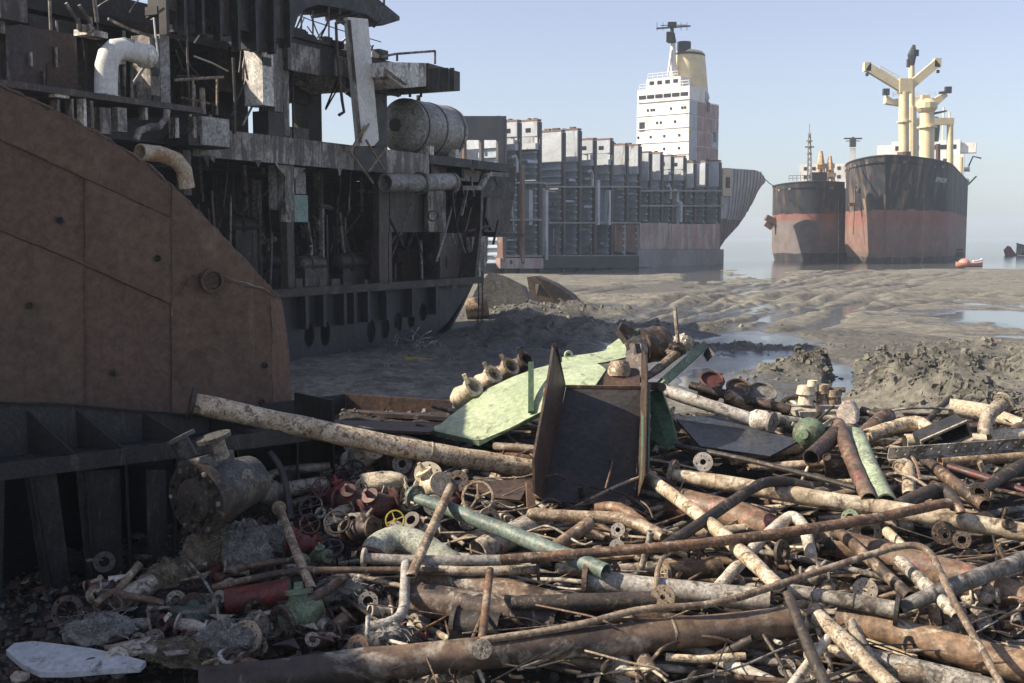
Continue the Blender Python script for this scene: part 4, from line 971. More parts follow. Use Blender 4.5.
# platform at the right end of deck 3
q = [wq(388, 62, -1.5), wq(428, 63, -1.5), wq(428, 86, -1.5), wq(404, 88, -1.5), wq(388, 76, -1.5)]
pf = obj('boat_platform', MB().prism(q, WFr.m * 4.5), M['w_white'], wk)
obj('platform_end', MB().prism([wq(428.3, 63, -1.6), wq(460, 72, -1.6), wq(460, 91, -1.6), wq(436, 92, -1.6), wq(428.3, 89, -1.6)], WFr.m * 4), M['w_rust'], pf)
for px in (436, 446, 452): obj('end_rib', MB().bar(wq(px, 68, -1.75), wq(px, 91, -1.75), .12, .2), M['w_dark'], pf)
obj('platform_brace', MB().prism([wq(387, 69, -1.7), wq(391, 67, -1.7), wq(411, 82, -1.7), wq(408, 85, -1.7)], WFr.m * .15), M['w_white'], pf)
obj('platform_rail', MB().tube([wq(380, 57, -.5), wq(395, 54, -.5), wq(435, 51, -.5)], .05, 5, False).tube([wq(435, 51, -.5), wq(435, 64, -.5)], .05, 5, False).tube([wq(397, 54, -.5), wq(397, 61, -.5)], .05, 5, False), M['w_grey'], pf)
for px in (398, 410, 421): obj('hanger', MB().bar(wq(px, 88, -.8), wq(px, 97, -.8), .1, .1), M['w_dark'], pf)
# tank
ta, tb = wq(403, 126, .9), wq(446, 124, .9); axd = WFr.a; ln = (tb - ta).dot(axd); rT = 1.16
ta = V((ta.x, ta.y, 9.18))
tk = thing('storage_tank', 'grey stained steel tank lying on the upper deck of the left wreck', 'tank', V((ta.x, ta.y, D2)))
pf_ = [(-.62, .02), (-.58, rT * .35), (-.45, rT * .65), (-.25, rT * .87), (0, rT), (.02, rT * 1.01), (.1, rT), (ln * .5, rT), (ln - .1, rT), (ln, rT), (ln + .25, rT * .87), (ln + .45, rT * .65), (ln + .58, rT * .35), (ln + .62, .02)]
obj('tank_shell', MB().lathe(ta, axd, pf_, 32), M['w_tank'], tk, smooth=True)
for f in (.08, .5, .92):
    obj('tank_hoop', MB().lathe(ta + axd * (ln * f), axd, [(-.04, rT - .02), (-.04, rT + .025), (.04, rT + .025), (.04, rT - .02)], 32), M['w_rust'], tk)
for f in (.2, .8):
    cpos = ta + axd * (ln * f)
    obj('saddle', MB().fbox(WFr, (cpos - WFr.o).dot(WFr.a) - .15, (cpos - WFr.o).dot(WFr.a) + .15, -.1, 1.9, D2, D2 + .45), M['w_white'], tk)
obj('nozzle', MB().tube([ta + axd * ln * .35 + V((0, 0, rT * .9)), ta + axd * ln * .35 + V((0, 0, rT + .25))], .09, 8, False), M['w_rust'], tk)
obj('manhole', MB().lathe(ta - axd * .5, -axd, [(0, .28), (.14, .28), (.14, .05)], 14), M['w_dark'], tk)
# pipe below the deck edge, brackets
dp = obj('discharge_pipe', MB().tube([wq(385, 183, -.3), wq(420, 183, -.5), wq(453, 181.5, -.5)], .37, 16, True), M['w_tank'], wk, smooth=True)
for px in (419, 450): obj('pipe_flange', MB().tube([wq(px, 183, -.5), wq(px + 2, 183, -.5)], .46, 16, False), M['w_grey'], dp)
obj('z_bracket', MB().bar(wq(461, 188, -.6), wq(480, 188, -.6), .2, .2).bar(wq(480, 188, -.6), wq(488, 174, -.6), .2, .2).bar(wq(488, 174, -.6), wq(507, 175, -.6), .2, .2), M['w_grey'], wk)
wbox('white_panel', 428, 446, 190, 232, M['w_grey'], .6, .8); wbox('tan_panel', 390, 426, 190, 232, M['w_rust'], .9, 1.1); wbox('soffit_panel', 430, 481, 158, 180, M['w_tank'], 1.0, 1.2)
# engine room columns and machinery
for px, y0, y1, wd, mt, w in ((290, 165, 222, 9, 'w_grey', .0), (290, 222, 288, 7, 'w_rust', .0), (277.5, 165, 210, 4, 'w_tank', .4), (321, 172, 265, 5, 'w_grey', 3), (384, 174, 232, 10, 'w_rust', .2), (383, 232, 284, 9, 'w_red', .2), (390, 232, 284, 3, 'w_rust', .2), (373, 240, 280, 5, 'w_dark', .8), (260, 180, 225, 3, 'w_grey', 2)):
    wbox('column', px - wd / 2, px + wd / 2, y0, y1, M[mt], w, w + .3)
wbox('switch_cabinet', 293, 308, 195, 222, M['w_green'], .7, 1.2); wbox('cabinet_door', 296, 306, 172, 194, M['w_tank'], .8, 1.2)
obj('gusset', MB().prism([wq(276, 165, -.02), wq(286, 165, -.02), wq(286, 177, -.02)], WFr.m * .1), M['w_grey'], wk)
obj('gusset', MB().prism([wq(294, 167, -.02), wq(306, 168, -.02), wq(294, 180, -.02)], WFr.m * .1), M['w_grey'], wk)
eng = [('generator', 405, 256, 16, 9, 'w_red'), ('engine_block', 350, 262, 22, 12, 'w_dark'), ('pump', 262, 262, 16, 14, 'w_dark'), ('engine_block', 310, 264, 18, 10, 'w_rust'), ('pump', 432, 240, 10, 16, 'w_dark'), ('condenser', 438, 262, 12, 14, 'w_rust'), ('condenser', 240, 225, 16, 12, 'w_dark')]
for nm, px, py, rx, ry, mt in eng:
    w = rng.uniform(1.0, 3.0); cpt = wq(px, py, w); dd = cpt.y / FPX
    mm = MB(); mm.lathe(cpt - WFr.a * rx * dd * 1.2, WFr.a, [(0, ry * dd * .5), (.1, ry * dd * .8), (rx * dd * .8, ry * dd * .8), (rx * dd * .85, ry * dd), (rx * dd * 1.0, ry * dd), (rx * dd * 1.05, ry * dd * .75), (rx * dd * 2.2, ry * dd * .75), (rx * dd * 2.3, ry * dd * .3)], 16)
    zf = D1 + .14; mm.fbox(WFr, (cpt - WFr.o).dot(WFr.a) - rx * dd, (cpt - WFr.o).dot(WFr.a) + rx * dd, w - .3, w + .3, zf, cpt.z - ry * dd * .4)
    e_ = obj(nm, mm, M[mt], wk, smooth=True)
    for j in range(3): obj('machine_pipe', MB().tube([cpt + WFr.a * rng.uniform(-.5, .5), cpt + V((0, 0, rng.uniform(.5, 1.0))) + WFr.a * rng.uniform(-.5, .5), cpt + V((0, 0, rng.uniform(1.2, 2.2))) + WFr.a * rng.uniform(-1, 1)], .07, 6, False), M['w_dark' if j else 'w_grey'], e_)
for i in range(26):
    px = rng.uniform(190, 470); w = rng.uniform(1, 6); py = rng.uniform(172, 275); cpt = wq(px, py, w)
    if rng.random() < .5: mm = MB().tube([cpt - WFr.a * rng.uniform(.4, 2), cpt, cpt + WFr.a * rng.uniform(.2, .6) + V((0, 0, rng.uniform(-1, 1)))], rng.uniform(.05, .14), 8, False)
    else: mm = MB().bar(cpt, cpt + V((0, 0, rng.uniform(.6, 1.8))), rng.uniform(.08, .25), .12)
    obj('engine_room_pipe', mm, M[rng.choice(['w_dark', 'w_rust', 'w_dark', 'w_tank', 'w_dark'])], wk)
obj('rusty_elbow', MB().tube([wq(140, 152, -1.5), wq(160, 154, -1.5), wq(176, 160, -1.5), wq(184, 170, -1.5), wq(187, 188, -1.5)], .24, 12, True), weathered('elbow_rust_cream', (.36, .20, .10), (.5, .42, .3), (.15, .08, .05), 2, .5, .6), wk, smooth=True)
wbox('pale_post', 184, 192, 150, 195, M['w_rust'], -.4, -.1)
# right end: torn cross section
rr = random.Random(5)
for i, (pts, mt) in enumerate((([(470, 166), (516, 167), (514, 200), (500, 200), (488, 196), (472, 200)], 'w_dark'), ([(487, 197), (513, 201), (508, 232), (484, 233)], 'w_rust'), ([(440, 233), (484, 233), (484, 282), (440, 284)], 'w_rust'), ([(472, 237), (488, 236), (487, 262), (480, 280), (472, 281)], 'w_grey'), ([(496, 232), (524, 234), (524, 237), (496, 237)], 'w_dark'))):
    w = (1.5, 1.0, .8, .4, .2)[i]
    obj('torn_plate', MB().prism([wq(x, y, w) for x, y in pts], WFr.m * (.3 if i != 4 else 2.5)), M[mt], wk)
for i in range(14):
    a0 = wq(rr.uniform(448, 508), rr.uniform(170, 235), rr.uniform(.0, .8)); b0_ = a0 + WFr.a * rr.uniform(-.6, .6) + V((0, 0, rr.uniform(-1.3, -.3)))
    obj('torn_bar', MB().bar(a0, b0_, rr.uniform(.05, .16), .08), M[rr.choice(['w_dark', 'w_rust', 'w_dark', 'w_grey'])], wk)
obj('valve_wheel', MB().tube([wq(433 + 5 * math.cos(a), 216 + 5 * math.sin(a), .2) for a in [k * math.pi / 6 for k in range(13)]], .04, 5, False), M['w_dark'], wk)
obj('stern_shell', MB().loops([[WFr.at(wt(474) + .02, w, 2.45) for w in (0, 2, 4, 8)] + [WFr.at(wt(474) + .3, w, 2.45) for w in (8, 4, 2, 0)], [WFr.at(wt(484), w, 5.0) for w in (.2, 2, 4, 8)] + [WFr.at(wt(486), w, 5.0) for w in (8, 4, 2, .2)], [WFr.at(wt(500), w, D2 - .3) for w in (1, 2, 4, 8)] + [WFr.at(wt(503), w, D2 - .3) for w in (8, 4, 2, 1)]]), M['w_rust'], wk)
obj('stern_bottom', MB().loops([[WFr.at(wt(440), w, -.3) for w in (.06, 8)] + [WFr.at(wt(440) + .2, w, -.3) for w in (8, .06)], [WFr.at(wt(462), w, 1.4) for w in (.06, 8)] + [WFr.at(wt(462) + .2, w, 1.4) for w in (8, .06)], [WFr.at(wt(473), w, 2.44) for w in (.06, 8)] + [WFr.at(wt(473) + .2, w, 2.44) for w in (8, .06)]]), M['w_black'], wk)
for px in (478, 482): obj('hanging_chain', MB().tube([wq(px, 270, -.3), wq(px + .7, 300, -.3), wq(px - .5, 335, -.3)], .03, 5, False), M['w_dark'], wk)

# ---- fine clutter: thin posts, broken rails, hanging pipes, torn deck edges
cr = random.Random(33)
def thin(name, p, q, r, mt):
    mid = p.lerp(q, .5) + WFr.a * cr.uniform(-.06, .06) + V((0, 0, cr.uniform(-.05, .05)))
    obj(name, MB().tube([p, mid, q], r, 6, False), M[mt], wk)
for i in range(46):      # between main deck and upper deck
    px = cr.uniform(20, 300); w = cr.uniform(-.6, 3.5); t = wt(px, w); z0 = D2 + (.5 if px < 205 else 0); k_ = cr.random()
    mt = cr.choice(['w_grey', 'w_dark', 'w_rust', 'w_grey', 'w_tank', 'w_clean'])
    if k_ < .5: thin('thin_post', WFr.at(t, w, z0), WFr.at(t + cr.uniform(-.15, .15), w, z0 + cr.uniform(.5, 3.0)), cr.uniform(.025, .06), mt)
    elif k_ < .8: thin('hanging_pipe', WFr.at(t, w, 11.0), WFr.at(t + cr.uniform(-.4, .4), w, 11.0 - cr.uniform(.3, 1.3)), cr.uniform(.02, .05), mt)
    else: thin('broken_rail', WFr.at(t, w, z0 + cr.uniform(.4, 2.6)), WFr.at(t + cr.uniform(.6, 1.8), w, z0 + cr.uniform(.4, 2.6)), cr.uniform(.02, .05), mt)
for i in range(60):      # engine room
    px = cr.uniform(195, 480); w = cr.uniform(-.1, 4.5); t = wt(px, w); k_ = cr.random(); mt = cr.choice(['w_grey', 'w_dark', 'w_rust', 'w_tank', 'w_rust', 'w_grey'])
    if k_ < .42: thin('thin_post', WFr.at(t, w, D1 + .1), WFr.at(t + cr.uniform(-.2, .2), w, D1 + cr.uniform(.8, 4.4)), cr.uniform(.03, .07), mt)
    elif k_ < .7: thin('hanging_pipe', WFr.at(t, w, D2 - .3), WFr.at(t + cr.uniform(-.5, .5), w, D2 - cr.uniform(.8, 2.4)), cr.uniform(.02, .06), mt)
    else: thin('broken_rail', WFr.at(t, w, D1 + cr.uniform(.6, 4)), WFr.at(t + cr.uniform(.7, 2.4), w, D1 + cr.uniform(.6, 4)), cr.uniform(.03, .09), mt)
for i in range(7):      # deck-edge strips and brackets hanging under the fascias
    px = cr.uniform(192, 500); t = wt(px); L = cr.uniform(.12, .35); zb_ = D2 - (.85 if px < 430 else .3)
    obj('torn_strip', MB().prism([WFr.at(t, -.14, zb_ + .05), WFr.at(t + cr.uniform(.1, .4), -.14, zb_ + .05), WFr.at(t + cr.uniform(.0, .35), -.2, zb_ - L)], WFr.m * .03), M[cr.choice(['w_grey', 'w_dark', 'w_rust'])], wk)
for i in range(24):      # ragged tops of the upper structure
    px = cr.uniform(120, 400); t = wt(px); z0 = D3 if px > 288 else 11.5
    thin('thin_post', WFr.at(t, cr.uniform(-.1, 2), z0), WFr.at(t + cr.uniform(-.2, .2), cr.uniform(-.1, 1), z0 + cr.uniform(.3, 1.3)), cr.uniform(.02, .05), cr.choice(['w_dark', 'w_grey', 'w_rust']))
for i in range(14):      # under the upper beams, right half
    px = cr.uniform(290, 400); t = wt(px); thin('hanging_pipe', WFr.at(t, cr.uniform(-.1, 2.5), D3 - 1.0), WFr.at(t + cr.uniform(-.3, .3), cr.uniform(-.1, 2), D3 - 1.0 - cr.uniform(.3, 1.1)), cr.uniform(.02, .05), cr.choice(['w_dark', 'w_rust']))
for i in range(10):
    px = 300 + i * 17 + cr.uniform(-5, 5); p_ = wq(px, 288, -.36); obj('kick_plate', MB().box(p_ + V((0, 0, .15)), (cr.uniform(.2, .7), .05, cr.uniform(.1, .4)), Matrix.Rotation(math.atan2(WFr.a.y, WFr.a.x), 3, 'Z')), M[cr.choice(['w_dark', 'w_rust'])], wk)

# ---- scrap plates and mud-caked hull pieces on the beach behind
def beach_plate(label, pts, d, mat, vec=(.2, .6, 0), name='scrap_plate'):
    m = MB().prism([W(x, y, d + (q[0] if q else 0)) for x, y, *q in pts], vec)
    o = obj(name, m, mat, None, loc=W(pts[0][0], pts[0][1], d)); return tag(o, label, 'scrap plate')
beach_plate('long dark torn hull plate standing in the mud below the container ship', [(527, 277, 3), (535, 276), (552, 283), (570, 295), (577, 303), (560, 306), (530, 300)], 76, M['w_rust'], (.4, .8, 0))
m = MB()
r5 = random.Random(3)
def blob(c, sx, sy, sz, seed, n=14, amp=.25, flat=.2):
    rr = random.Random(seed); ph = [rr.uniform(0, 6.28) for _ in range(8)]; m = MB(); L = []
    for i in range(n + 1):
        th = math.pi * i / n; row = []
        for j in range(2 * n):
            fi = math.pi * j / n
            k = 1 + amp * (math.sin(2 * fi + ph[0] + 2 * math.sin(th * 2 + ph[1])) * .45 + abs(math.sin(2.5 * fi + 3 * th + ph[2])) * .35 - abs(math.sin(4 * fi - 5 * th + ph[3] + math.sin(3 * th))) * .4 + math.sin(13 * fi + 9 * th + ph[4]) * .06 + rr.uniform(-.04, .04))
            z = math.cos(th)
            row.append(V(c) + V((sx * math.sin(th) * math.cos(fi) * k, sy * math.sin(th) * math.sin(fi) * k, sz * (z * k if z > -flat else -flat))))
        L.append(row)
    return m.loops(L)
lump = [W(468, 306, 66), W(478, 285, 66), W(490, 272, 66), W(505, 276, 66), W(522, 285, 66), W(528, 300, 66), W(515, 312, 66), W(490, 317, 66)]
tag(obj('hull_fragment', MB().loops([[p + V((0, 0, 0)) for p in lump], [p + V((.3, 2.5, -.2)) for p in lump], [V((p.x * .9, p.y + 6, p.z * .5)) for p in lump]]), M['mudcast'], None, loc=lump[0]), 'mud-caked grey hull fragment lying behind the wreck stern', 'hull fragment')
tag(obj('scrap_drum', MB().tube([W(466, 309, 60), W(488, 306, 60)], .55, 14, True), M['tan'], None, smooth=True, loc=W(466, 309, 60)), 'tan open drum lying in mud under the wreck stern', 'drum')
tag(obj('scrap_timber', MB().bar(W(405, 359, 41), W(432, 361, 41), .3, .15), M['yellow'], None, loc=W(405, 359, 41)), 'yellowish board lying on shaded mud below the wreck', 'board')
tag(obj('scrap_timber', MB().bar(W(383, 365, 39), W(402, 366, 39), .3, .12), M['tan'], None, loc=W(383, 365, 39)), 'tan board lying on shaded mud left of the yellowish one', 'board')
for j, (x0, y0, x1, y1) in enumerate(((395, 330, 420, 352), (402, 338, 432, 340), (412, 332, 428, 348), (390, 346, 430, 350))):
    pass
tb_ = thing('branch_tangle', 'tangle of bent rods leaning against the dark lower hull', 'rods', G(415, 352))
for j in range(12):
    a0 = W(rng.uniform(392, 430), rng.uniform(340, 354), 44); b0_ = W(rng.uniform(395, 440), rng.uniform(322, 346), 45)
    obj('rod', MB().tube([a0, a0.lerp(b0_, .5) + V((rng.uniform(-.2, .2), 0, rng.uniform(0, .25))), b0_], .03, 5, False), M['w_grey'], tb_)

# ================================================================== brown hull plate, far left
BF = Frame((-10.26, 13.0), (-3.3, 17.0))
bp = thing('hull_section', 'huge rust-brown riveted hull plate standing upright at the left', 'hull plate', (-10.26, 13.0, 0))
PAN = [('p', [(-60, 205), (0, 230), (85, 265), (85, 424), (-60, 424)], 0, .0), ('p', [(85.7, 265.5), (171.5, 304.6), (171.5, 428), (85.7, 425)], 1, .012), ('p', [(-60, 112.5), (0, 139.5), (84.5, 177.5), (84.5, 264), (-60, 204)], 1, .010), ('p', [(85.3, 178), (132, 199.5), (171.3, 217.5), (171.3, 303.6), (85.3, 264.6)], 0, -.006),
       ('p', [(-60, 40), (0, 85), (30, 97), (60, 112), (105, 137), (150, 165), (172, 185), (171.6, 216.8), (132, 198.5), (-60, 111.5)], 0, .004), ('p', [(172.4, 185.5), (205, 218), (240, 255), (262, 279), (270, 287), (274, 430), (172.4, 428)], 0, -.012)]
for nm, pts, mi, off in PAN:
    rj = random.Random(int(abs(off) * 1e4) + mi); dense = []
    for (xa, ya), (xb, yb) in zip(pts, pts[1:] + pts[:1]):
        cut = (abs(xa - xb) > 3 and min(ya, yb) < 300 and yb > ya and pts[0][1] < 190 and (xa, ya) not in ((171.6, 216.8),)) and xa >= -60 and xb > xa
        for j in range(7 if cut else 1):
            f = j / 7 if cut else 0; dense.append((xa + (xb - xa) * f + (rj.uniform(-.8, .8) if j else 0), ya + (yb - ya) * f + (rj.uniform(-1.3, 1.3) if j else 0)))
    q = [BF.pix(x, y, off) for x, y in dense]
    obj('plate_panel', MB().prism(q, BF.m * .05), M['plate'] if mi == 0 else M['plate2'], bp)
# folded right edge strip
e0 = [BF.pix(x, y, -.012) for x, y in ((270, 287), (274, 430))]
e1 = [BF.pix(281, 299, .25), BF.pix(284, 312, .3), BF.pix(289, 350, .35), BF.pix(294, 432, .35)]
rj = random.Random(6); L = []
for (xa, ya), (xb, yb) in zip([(-60, 40), (0, 85), (60, 112), (105, 137), (150, 165), (205, 218), (262, 279)], [(0, 85), (60, 112), (105, 137), (150, 165), (205, 218), (262, 279), (281, 299)]):
    for j in range(10): L.append(BF.pix(xa + (xb - xa) * j / 10, ya + (yb - ya) * j / 10 + rj.uniform(-.3, 1.3), .015))
obj('torch_slag_edge', MB().tube(L, .022, 6, False, .5, rj), M['weld'], bp)
for pts_ in ([(176, 298), (183, 287), (193, 278)], [(222, 276), (245, 283), (262, 288), (279, 298)], [(270, 300), (272, 330), (273, 352)], [(171, 308), (172.5, 320)]):
    L = [BF.pix(x + rj.uniform(-.6, .6), y + rj.uniform(-.6, .6), -.02) for a_, b_2 in zip(pts_[:-1], pts_[1:]) for f in (0, .33, .66) for x, y in [(a_[0] + (b_2[0] - a_[0]) * f, a_[1] + (b_2[1] - a_[1]) * f)]]
    obj('chalky_scrape', MB().tube(L, .007, 5, False, .6, rj), M['w_grey'], bp)
obj('edge_strip', MB().prism([e0[0], e1[0], e1[1], e1[2], e1[3], e0[1]], BF.m * .05), M['plate2'], bp)
for pts in ([(85.2, 178), (85.3, 265), (85.3, 425)], [(172, 186), (172, 305), (172, 428)], [(-60, 204.6), (0, 229.6), (85, 264.6), (172, 304.4)], [(-60, 112), (0, 139), (85, 177.6), (132, 199.4), (172, 217.4)], [(172, 300), (180, 285), (190, 277), (204, 272)], [(216, 277), (240, 285), (262, 290), (280, 300)]):
    rj = random.Random(len(pts)); L = []
    for a, b in zip(pts[:-1], pts[1:]):
        for j in range(8): L.append(BF.pix(a[0] + (b[0] - a[0]) * j / 8 + rj.uniform(-.3, .3), a[1] + (b[1] - a[1]) * j / 8 + rj.uniform(-.3, .3), -.012))
    L.append(BF.pix(*pts[-1], -.012))
    obj('weld_seam', MB().tube(L, .010, 6, False, .35, rj), M['weld'], bp)
hole = BF.pix(209, 279, -.02)
sdr = (-BF.m + BF.a * .12 - V((0, 0, .16))).normalized()
st = obj('pipe_stub', MB().tube([hole - sdr * .1, hole + sdr * .12], .15, 20, True, wall=.1), M['brown'], bp, smooth=True)
obj('stub_dark_disc', MB().lathe(hole + sdr * .0, sdr, [(0, .134), (.01, .134)], 20), M['void'], st)  # black disc painted in for the darkness inside the stub
obj('stub_lip', MB().lathe(hole + sdr * .11, sdr, [(-.03, .148), (-.03, .172), (.03, .172), (.03, .135)], 20, False), M['weld'], st, smooth=True)
for px, py in ((114, 373), (158, 258), (30, 305), (265, 365), (262, 402), (283, 405), (60, 220)):
    c_ = BF.pix(px, py, -.03); obj('lug', MB().lathe(c_ + BF.m * .05, -BF.m, [(0, .05), (.05, .05), (.06, .03), (.03, .02)], 10), M['dark'], bp, smooth=True)
# unseen panels added left of the plate, shaped to shade the lower-left heap
q = [BF.pix(-60.6, 424), BF.pix(-60.6, 40), BF.at(-2.5, 0, 9.3), BF.at(-2.5, 0, -.2)]
obj('plate_panel', MB().prism(q, BF.m * .05), M['plate2'], bp)
l0, l1 = BF.at(-2.55, 0, 0), V((-13.6, 6.5, 0))
dv = (l1 - l0); nv = V((-dv.y, dv.x, 0)).normalized() * .05
obj('plate_panel', MB().prism([l0 + V((0, 0, -.2)), l1 + V((0, 0, -.2)), l1 + V((0, 0, 10.6)), l0 + V((0, 0, 9.3))], nv), M['plate'], bp)
l2 = V((-13.2, 2.0, 0)); obj('plate_panel', MB().prism([l1 + V((0, -.03, -.2)), l2 + V((0, 0, -.2)), l2 + V((0, 0, 10)), l1 + V((0, -.03, 11.0))], (-.05, 0, 0)), M['plate2'], bp)
for i in range(5):
    t = 1.0 + i * 1.6; obj('rear_frame', MB().fbox(BF, t - .06, t + .06, .06, .45, 0, min(6.0, 7.2 - t * .55)), M['plate2'], bp)

# ================================================================== black girder in front of it
GF = Frame(tuple(W(-60, 450, 11.6).xy), tuple(W(335, 450, 14.6).xy))
M['girderface'] = weathered('girder_lit_face', (.034, .034, .034), (.024, .024, .024), (.08, .073, .066), 3.0, .5, .57, streak=True)  # greyer copy of the girder black, painted for the lit webs
gd = thing('girder_section', 'black box girder with triangular gussets and deep dark bays, at the left', 'girder', GF.at(0, 0, 0))
def gt(px, w=0): return GF.tz(px, 450, w)[0]
def gz(px, py, w=0): return GF.tz(px, py, w)[1]
LG = gt(333)
zr = gz(60, 456)
q = [GF.pix(-60, 402, .35), GF.pix(60, 405, .35), GF.pix(215, 418, .35), GF.pix(332, 424, .35), GF.at(LG, .35, zr - .1), GF.at(0, .35, zr - .1)]
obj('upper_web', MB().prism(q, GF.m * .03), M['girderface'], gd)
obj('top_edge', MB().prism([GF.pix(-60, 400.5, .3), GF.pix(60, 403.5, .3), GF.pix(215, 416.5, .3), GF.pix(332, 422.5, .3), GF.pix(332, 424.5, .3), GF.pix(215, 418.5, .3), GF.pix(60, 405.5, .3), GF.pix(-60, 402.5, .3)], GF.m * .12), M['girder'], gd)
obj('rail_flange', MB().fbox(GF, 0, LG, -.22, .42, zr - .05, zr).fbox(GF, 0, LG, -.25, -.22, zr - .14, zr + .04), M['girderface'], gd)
for px in (-40, 38, 88, 155, 222, 285):
    t = gt(px)
    obj('gusset', MB().prism([GF.at(t, .34, zr + .01), GF.at(t, .34, gz(px, 410, .35)), GF.at(t + .35, -.2, zr + .01)], GF.a * .02 + V((0, 0, 0))), M['girder'], gd)
for a_, b_2, c_, d_ in ((24, 56, 46, 74), (76, 120, 90, 124), (-30, 5, -28, 2), (146, 166, 150, 170), (222, 240, 226, 242), (280, 300, 284, 302)):
    q = [GF.pix(a_, 470, -.1), GF.pix(b_2, 470, -.1), GF.pix(d_, 606, .0), GF.pix(c_, 610, .0)]
    obj('frame_face', MB().prism(q, GF.m * .03), M['girderface'], gd)
for i, px in enumerate((-45, 22, 78, 118, 170, 230, 290)):
    t = gt(px); lean = (.0, .28, .10, .05, -.1, .1, 0)[i]
    q = [GF.at(t, -.18, zr - .06), GF.at(t + .22, .40, zr - .06), GF.at(t + .22 + lean, .40, -.1), GF.at(t + lean, -.12, -.1)]
    obj('web_plate', MB().prism(q, GF.a * .03), M['girder'], gd)
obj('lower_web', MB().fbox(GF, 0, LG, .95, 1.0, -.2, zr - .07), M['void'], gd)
obj('bay_shelf', MB().fbox(GF, gt(58), gt(92), .1, .9, gz(75, 572), gz(75, 567)), M['girder'], gd)
obj('end_web', MB().fbox(GF, LG, LG + .03, 0, 1.0, -.2, zr + .3), M['girder'], gd)
# rusty tray behind it
ty = thing('scrap_tray', 'long open rusty steel tray behind the thick pale pipe, left of the green sheet', 'tray', W(390, 430, 18))
for a, b in (((262, 404, 16.2), (345, 394, 18.5)), ((345.5, 394, 18.5), (452, 401, 18.2))):
    A_, B_ = W(*a), W(*b); obj('tray_wall', MB().prism([A_, B_, B_ - V((0, 0, 1.0)), A_ - V((0, 0, 1.0))], (.0, .04, 0)), M['girder'] if a[0] < 300 else M['wing'], ty)
A_, B_ = W(345, 412, 18.0), W(452, 418, 17.6); obj('tray_rim', MB().bar(A_, B_, .25, .06), M['brown'], ty)
obj('tray_floor', MB().prism([W(270, 425, 16.2), W(345, 415, 18.4), W(452, 420, 18.1), W(430, 432, 15.9)], (0, 0, -.04)), M['wing'], ty)

# ================================================================== flange, pipe, valve makers
def flange_mesh(hole, nb, mat, th=.26):
    m = plate2d([circ(1, 28), circ(hole, 20)] + [circ(.085, 7, .5 * (1 + hole) * math.cos(2 * math.pi * k / nb + .3), .5 * (1 + hole) * math.sin(2 * math.pi * k / nb + .3)) for k in range(nb)], th) if hole > 0 else plate2d([circ(1, 28)] + [circ(.085, 7, .74 * math.cos(2 * math.pi * k / nb), .74 * math.sin(2 * math.pi * k / nb)) for k in range(nb)], th)
    me = bpy.data.meshes.new('flange'); me.from_pydata([tuple(v) for v in m.v], [], m.f); me.materials.append(mat); return me
_FM = {}
def flange(root, pos, nrm, r, mat, hole=.5, nb=6, name='flange', th=.26):
    key = (mat.name, hole, nb, th)
    if key not in _FM: _FM[key] = flange_mesh(hole, nb, mat, th)
    z = V(nrm).normalized(); return inst(name, _FM[key], root, pos, z.to_track_quat('Z', 'Y').to_matrix(), r)
def lone_flange(label, q, nrm, rpx, mat, hole=.5, nb=6, group=None):
    p = pt(q); r = rpx * p.y / FPX
    o = flange(None, p, nrm, r, M[mat], hole, nb, 'flange_disc'); o.name = 'flange_disc'
    return tag(o, label, 'flange', group)
def smooth_path(P3, it=2):
    for _ in range(it):
        N = [P3[0]]
        for a, b in zip(P3[:-1], P3[1:]): N += [a.lerp(b, .25), a.lerp(b, .75)]
        N.append(P3[-1]); P3 = N
    return P3
PR = random.Random(21)
def path3(pts, bend):
    P3 = [pt(q) for q in pts]
    if bend: P3 = smooth_path(P3, 2)
    out = []
    for a, b in zip(P3[:-1], P3[1:]):
        n = max(1, min(14, int((b - a).length / .25))); out += [a.lerp(b, j / n) for j in range(n)]
    return out + [P3[-1]]
def pipe(label, mat, rpx, pts, f0=0, f1=0, name='pipe', bend=False, hollow=True, cat='pipe', fh=.5, fmat=None, seg=16, jit=.035, collars=()):
    P3 = path3(pts, bend); dm = sum(p.y for p in P3) / len(P3); r = rpx * dm / FPX
    n = len(P3)
    bw = PR.uniform(-1, 1) * .012 * (P3[-1] - P3[0]).length
    for i in range(1, n - 1): P3[i] = P3[i] + V((0, 0, PR.uniform(-1, 1) * r * .06 + bw * math.sin(math.pi * i / (n - 1))))
    if f0 or f1 or collars:
        root = thing(name, label, cat, P3[0])
        obj('tube', MB().tube(P3, r, seg, hollow, jit, PR), M[mat], root, smooth=True)
        fm = M[fmat or mat]
        if f0: flange(root, P3[0], P3[1] - P3[0], r * f0, fm, fh)
        if f1: flange(root, P3[-1], P3[-1] - P3[-2], r * f1, fm, fh)
        for f in collars:
            i = int(f * (n - 2)); a = P3[i].lerp(P3[i + 1], .5); dd = (P3[i + 1] - P3[i]).normalized()
            obj('weld_collar', MB().lathe(a, dd, [(-.5 * r * .2, r * .97), (-.3 * r * .2, r * 1.06), (.3 * r * .2, r * 1.06), (.5 * r * .2, r * .97)], seg), M[mat], root, smooth=True)
        return root
    o = obj(name, MB().tube(P3, r, seg, hollow, jit, PR), M[mat], None, smooth=True, loc=P3[0]); return tag(o, label, cat)
def ring_mb(c, nrm, r, rt, n=20):
    z = V(nrm).normalized(); rm = z.to_track_quat('Z', 'Y').to_matrix()
    L = []
    for i in range(n + 1):
        a = 2 * math.pi * i / n; d = rm @ V((math.cos(a), math.sin(a), 0))
        L.append([V(c) + d * (r + rt * math.cos(b)) + z * rt * math.sin(b) for b in [k * math.pi / 3 for k in range(6)]])
    return MB().loops(L, False, False), rm
